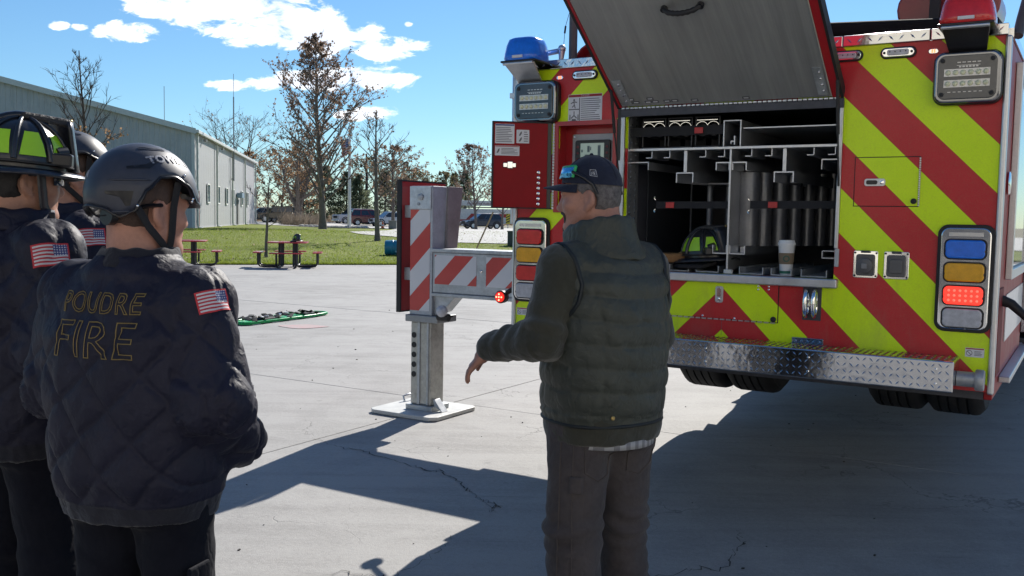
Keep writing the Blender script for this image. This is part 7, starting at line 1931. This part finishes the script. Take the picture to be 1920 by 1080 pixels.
# fleece under-jacket: sleeves and hem
S_ = SDF((-.52, -.32, .76), (.46, .46, 1.56), .0085)
S_.stack([(.795, .205, .178, 0, 0), (.84, .212, .185, 0, 0), (1.1, .205, .175, 0, 0), (1.38, .19, .14, 0, 0), (1.45, .12, .10, 0, 0)], .03)
arms(S_, JA, .088, .076, .056, .045)
for s_ in ('L', 'R'):
    w_ = np.array(JA['wri' + s_]); e_ = np.array(JA['elb' + s_]); d_ = (w_ - e_) / np.linalg.norm(w_ - e_); S_.cone(tuple(w_ - d_ * .05), tuple(w_ + d_ * .005), .060, .056, .01)
P, F = S_.mesh(); N = vnormals(P, F); aL = arm_coord(P, [JA['shL'], JA['elbL'], JA['wriL']])
d = waves(P, 71, 16, 7) * .0075 + waves(P, 72, 38, 7) * .0036 + waves(P, 73, 75, 7) * .0014
el = np.exp(-((aL[0] - .25) / .08) ** 2) * (aL[1] < .14) + .7 * np.exp(-((aL[0] - .41) / .06) ** 2) * (aL[1] < .12)
d += el * .012 * np.sin(aL[0] * 92 + 1.6 * np.sin(aL[2] * 1 + 2)) * (.6 + .4 * np.cos(aL[2]))
fl = np_obj('fleece', relax(P + N * d[:, None], F, 1, .25), F, m_fleece, pA)
cuff = [tuple(np.array(JA['wriL']) + (np.array(JA['elbL']) - np.array(JA['wriL'])) * t_) for t_ in (.0, .16)]
# vest with horizontal baffles
S_ = SDF((-.36, -.30, .80), (.36, .32, 1.60), .0085)
S_.stack([(.862, .214, .186, 0, 0), (.90, .222, .194, 0, 0), (1.05, .226, .196, 0, -.004), (1.22, .228, .188, 0, -.012), (1.34, .226, .165, 0, -.014), (1.425, .178, .138, 0, -.010), (1.475, .112, .112, 0, -.002)], .03, 2.4)
for s_ in ('L', 'R'):
    sh = np.array(JA['sh' + s_]); S_.cone((0, -.01, 1.43), tuple(sh + np.array((-.035 if s_ == 'R' else .035, 0, .0))), .085, .098, .04)
for s_ in ('L', 'R'):      # armhole cut
    sh = np.array(JA['sh' + s_]); sg = -1 if s_ == 'L' else 1
    S_.ell(tuple(sh + np.array((sg * .115, .0, -.03))), (.085, .15, .20), None, .015, 'sub')
P, F = S_.mesh(); N = vnormals(P, F); z = P[:, 2]
pit = .082; ph_ = (z - .905 + .010 * np.sin(P[:, 0] * 9 + 1) + .004 * waves(P, 80, 20, 4)) / pit; q = np.abs(ph_ - np.round(ph_)) * pit
puff = np.sqrt(np.clip(q / .041, 0, 1)); seam = np.exp(-(q / .006) ** 2)
yk = np.clip((1.43 - z) / .05, 0, 1) * np.clip((z - .885) / .02, 0, 1)
d = (puff * .0065 - seam * .0035) * (.35 + .65 * yk) + waves(P, 81, 17, 7, (1, 1, 1.4)) * .0045 + waves(P, 82, 44, 8, (1.3, 1.3, .6)) * .0026
# side seams that run down from the armholes
sx_ = np.abs(np.abs(P[:, 0] - .0) - .135 - .05 * np.clip((z - 1.2) / .25, 0, 1)); d -= np.exp(-(sx_ / .006) ** 2) * .005 * (P[:, 1] < 0)
d -= np.exp(-((z - .885) / .007) ** 2) * .004
vA = np_obj('vest', relax(P + N * d[:, None], F, 1, .25), F, m_vest, pA)
m_piping = M('dark_piping', (.012, .016, .018), .6)
bvA = bvh_of(vA)
pts = []
for k in range(49):
    a = 2 * math.pi * k / 48; dv = Vector((math.cos(a), math.sin(a), 0)); hit = bvA.ray_cast(Vector((0, 0, .868)) + dv * .5, -dv, .6)
    if hit[0] is not None: pts.append(hit[0] + dv * .001)
MB().tube(pts, .0065, 6, cap=False).build('hem_binding', m_piping, vA, smooth=60)
for sg in (-1, 1):
    pts = []
    for k in range(25):
        a = 2 * math.pi * k / 24; o = Vector((sg * .215, .135 * math.sin(a), 1.365 + .135 * math.cos(a))); hit = bvA.find_nearest(o)
        if hit[0] is not None: pts.append(hit[0])
    MB().tube(pts, .008, 6, cap=False).build('armhole_binding', m_piping, vA, smooth=60)
hit = bvA.ray_cast(Vector((-.10, -.6, .902)), Vector((0, 1, 0)), 1)
if hit[0] is not None: MB().lathe([(.0085, 0), (.0085, .003), (.005, .005)], 14, mat=frame_rear(-.10, hit[0].y - .001, .902)).build('snap_button', m_brass, vA)
collar(pA, 'vest_collar', m_vest, [(1.440, .152, .140, 0, -.004), (1.475, .130, .130, -.004, .008), (1.520, .119, .122, -.010, .016), (1.570, .114, .118, -.014, .018)], 96, thick=.015, tip=.035, flare=.6, tilt=.03)
# shirt tail below the fleece
m_plaid, t, b = new_mat('plaid_shirt'); co = t.coord('Object'); x, y, z_ = t.sep(co)
pl_ = t.math('GREATER_THAN', t.math('FRACT', t.math('MULTIPLY', t.math('ADD', x, t.math('MULTIPLY', y, .7)), 26)), .45)
t.put(b.inputs['Base Color'], t.mix(pl_, (.20, .20, .21), (.36, .36, .37))); b.inputs['Roughness'].default_value = .9
vs = []; n = 40
for zz, gr_ in ((.785, .003), (.812, .0)):
    for k in range(n): a = 2 * math.pi * k / n; low_ = .006 * (math.cos(a + .9) - .6) * (zz < .8); vs.append((.204 * math.cos(a), .178 * math.sin(a), zz - low_ - .004))
sh_ = MB().add(vs, [(k, (k + 1) % n, n + (k + 1) % n, n + k) for k in range(n)]).build('shirt_tail', m_plaid, pA, smooth=60); sh_.modifiers.new('thick', 'SOLIDIFY').thickness = .004
# carpenter trouser details: seams, back pockets, tool loop
m_seam = M('seam_thread', (.075, .062, .058), .9); btA = bvh_of(tA)
def seam_path(pts, cast, name, r_=.0028, parent=tA):
    out = []
    for p in pts:
        hit = btA.ray_cast(Vector(p) - Vector(cast) * .4, Vector(cast), .8)
        if hit[0] is not None: out.append(hit[0] - Vector(cast) * .001)
    if len(out) > 2: MB().tube(out, r_, 5).build(name, m_seam, parent, smooth=60)
seam_path([(-.165 - .0 * k, .0, .80 - .034 * k) for k in range(21)], (.8, .6, 0), 'side_seam')
seam_path([(-.15, .0, .80 - .034 * k) for k in range(21)], (.45, .9, 0), 'side_seam')
seam_path([(0.0, 0, .86 - .012 * k) for k in range(10)], (0, 1, 0), 'seat_seam')
for sg in (-1, 1):
    c = [(sg * .165, .80), (sg * .155, .70), (sg * .10, .665), (sg * .05, .68), (sg * .045, .80)]
    seam_path([(c[i][0] + (c[i + 1][0] - c[i][0]) * f / 5, 0, c[i][1] + (c[i + 1][1] - c[i][1]) * f / 5) for i in range(4) for f in range(6)], (0, 1, 0), 'back_pocket', .003)
rows = project_grid(btA, (-.155, -.06, .655), Vector((.75, -.66, 0)), (0, 0, 1), .05, .06, 5, 6, .010)
lp = MB().add([p for r_ in rows for p in r_], [(j * 6 + i, j * 6 + i + 1, j * 6 + i + 7, j * 6 + i + 6) for j in range(6) for i in range(5)]).build('tool_loop', m_jean, tA, smooth=60); lp.modifiers.new('thick', 'SOLIDIFY').thickness = .004
# face hair, hair, cap, glasses
hair(pA, JA['head'], RmA, m_hair_gr, seed=12, thick=.006, low=-.05)
S_ = SDF(tuple(np.array(JA['head']) - .17), tuple(np.array(JA['head']) + .17), .005)
ax_ = lambda x, y, z: tuple(Vector(JA['head']) + RmA @ Vector((x, y, z)))
S_.cone(ax_(0, .099, -.040), ax_(.026, .089, -.048), .0075, .0065, .006); S_.cone(ax_(0, .099, -.040), ax_(-.026, .089, -.048), .0075, .0065, .006)
for s_ in (1, -1): S_.cone(ax_(s_ * .027, .088, -.050), ax_(s_ * .022, .084, -.085), .0055, .0065, .006)
S_.ell(ax_(0, .091, -.098), (.021, .012, .016), RmA.to_euler(), .008)
P, F = S_.mesh(); N = vnormals(P, F); np_obj('moustache', P + N * (waves(P, 5, 260, 6) * .001)[:, None], F, M('dark_grey_beard', (.05, .045, .045), .8, var=.4, scale=60, bump=.8, bscale=260), pA)
m_cap = cloth_mat('navy_cap_cloth', (.010, .013, .028), (.016, .020, .040), .85, 380, .35)
cc = Vector((0, -.012, .047)); n, m = 48, 12; vs = []; fs = []
for i in range(m + 1):
    for j in range(n):
        az = 2 * math.pi * j / n; ze = (.016 + .010 * math.cos(az) - .006) ; el0 = math.asin(ze / .112); el = el0 + (R(89.6) - el0) * i / m
        pz = 1 + .03 * max(0, math.cos(az)) ** 2 * math.exp(-((el - .5) / .4) ** 2)
        vs.append(ax_(cc.x + .088 * math.cos(el) * math.sin(az) * pz, cc.y + .111 * math.cos(el) * math.cos(az) * pz, cc.z + .116 * math.sin(el)))
for i in range(m):
    for j in range(n): j2 = (j + 1) % n; fs.append((i * n + j, (i + 1) * n + j, (i + 1) * n + j2, i * n + j2))
fs.append(tuple(m * n + j for j in range(n - 1, -1, -1)))
cp_ = MB().add(vs, fs).build('cap', m_cap, pA, smooth=60)
for k in range(6):
    az = R(30 + 60 * k); pts = [ax_(*(Vector(ellip_pt(az, R(12 + 76 * i / 8), .0885, .1125, .1165, .0)) + cc)) for i in range(9)]
    MB().tube(pts, .0013, 5).build('cap_seam', m_cap, cp_)
MB().sphere(ax_(0, -.012, .047 + .118), .007, 10, 6).build('cap_button', m_cap, cp_, smooth=60)
vs = []; nb, nr = 16, 6
for f in range(nr + 1):
    t_ = f / nr
    for i in range(nb + 1):
        a = R(-68 + 136 * i / nb); rx, ry = .087 + .004 * t_, .108 + .074 * t_
        vs.append(ax_(rx * math.sin(a), -.012 + (ry * math.cos(a) if True else 0) - (.04 * t_ * (1 - math.cos(a))), .066 - .022 * math.sin(a) ** 2 * (.5 + t_) - .010 * t_))
bl_ = MB().add(vs, [(f * (nb + 1) + i, f * (nb + 1) + i + 1, (f + 1) * (nb + 1) + i + 1, (f + 1) * (nb + 1) + i) for f in range(nr) for i in range(nb)]).build('bill', m_cap, cp_, smooth=60)
bl_.modifiers.new('thick', 'SOLIDIFY').thickness = .004
# white outline badge on the left side of the cap, red badge on the front
bvc = bvh_of(cp_)
def cap_pt(az, el, off): return ax_(*(Vector(ellip_pt(R(az), R(el), .088, .111, .116, off)) + cc))
lg = MB()
def cap_line(p, w=.0011):
    lg.tube([cap_pt(a, e, .001) for a, e in p], w, 5)
cap_line([(-94, 20), (-94, 31), (-106, 30), (-108, 17), (-94, 20)]); cap_line([(-97, 21), (-97, 27), (-100, 21), (-100, 27)]); cap_line([(-105, 26), (-102, 26.5), (-102, 21), (-105, 20)]); cap_line([(-102, 23.5), (-104.5, 23)])
lg.build('side_badge', m_label, cp_)
q = [cap_pt(a, e, .003) for a, e in ((-10, 44), (8, 44), (8, 66), (-10, 66))]; MB().add(q, [(0, 1, 2, 3)]).build('front_badge', M('badge_red', (.30, .05, .07), .6), cp_)
gl_ = MB(); m_mir = M('blue_mirror_lens', (.10, .42, .72), .12, .75, var=.25, scale=20)
vs = []; n = 12
for zz in (0, 1):
    for i in range(n + 1):
        a = R(-62 + 124 * i / n); vs.append(ax_(.090 * math.sin(a), -.012 + .119 * math.cos(a) - .014 * zz, .083 + .040 * zz * (1 - .25 * math.exp(-(a / .2) ** 2))))
sg_ = MB().add(vs, [(i, i + 1, n + 2 + i, n + 1 + i) for i in range(n)]).build('sunglasses', m_mir, pA, smooth=60); sg_.modifiers.new('thick', 'SOLIDIFY').thickness = .003
m_gf = M('green_frame', (.02, .36, .12), .35)
MB().tube([vs[n + 1 + i] for i in range(n + 1)], .004, 6).build('frame', m_gf, sg_, smooth=60)
for s_ in (0, n): MB().tube([vs[s_], vs[n + 1 + s_]], .006, 6).build('frame_end', m_gf, sg_, smooth=60)
for sg in (1, -1):
    MB().tube([ax_(sg * .083, .045, .103), ax_(sg * .092, .0, .080), ax_(sg * .090, -.03, .055), ax_(sg * .086, -.045, .02)], .0055, 6).build('temple', m_blackgl, sg_, smooth=60)

# ------------------------------------------------------------------ pieces too small to pick apart
for o in list(COL.objects):
    if o.parent is not None and o.name.split('.')[0] in {'rivets', 'etched_marks', 'bolt', 'bumper_bolts', 'screw', 'lens_screw', 'lens_ribs', 'led_bulbs', 'led_lens', 'piano_hinge', 'studs', 'strap_hook', 'small_labels', 'label_print', 'print_lines', 'lcd_print', 'screen_button', 'bezel_screw', 'hand_slot', 'runner', 'branches', 'crown', 'pictogram', 'embroidery', 'lettering', 'rivet', 'sign_text', 'slot_clip', 'underbody'}:
        o['kind'] = 'stuff'
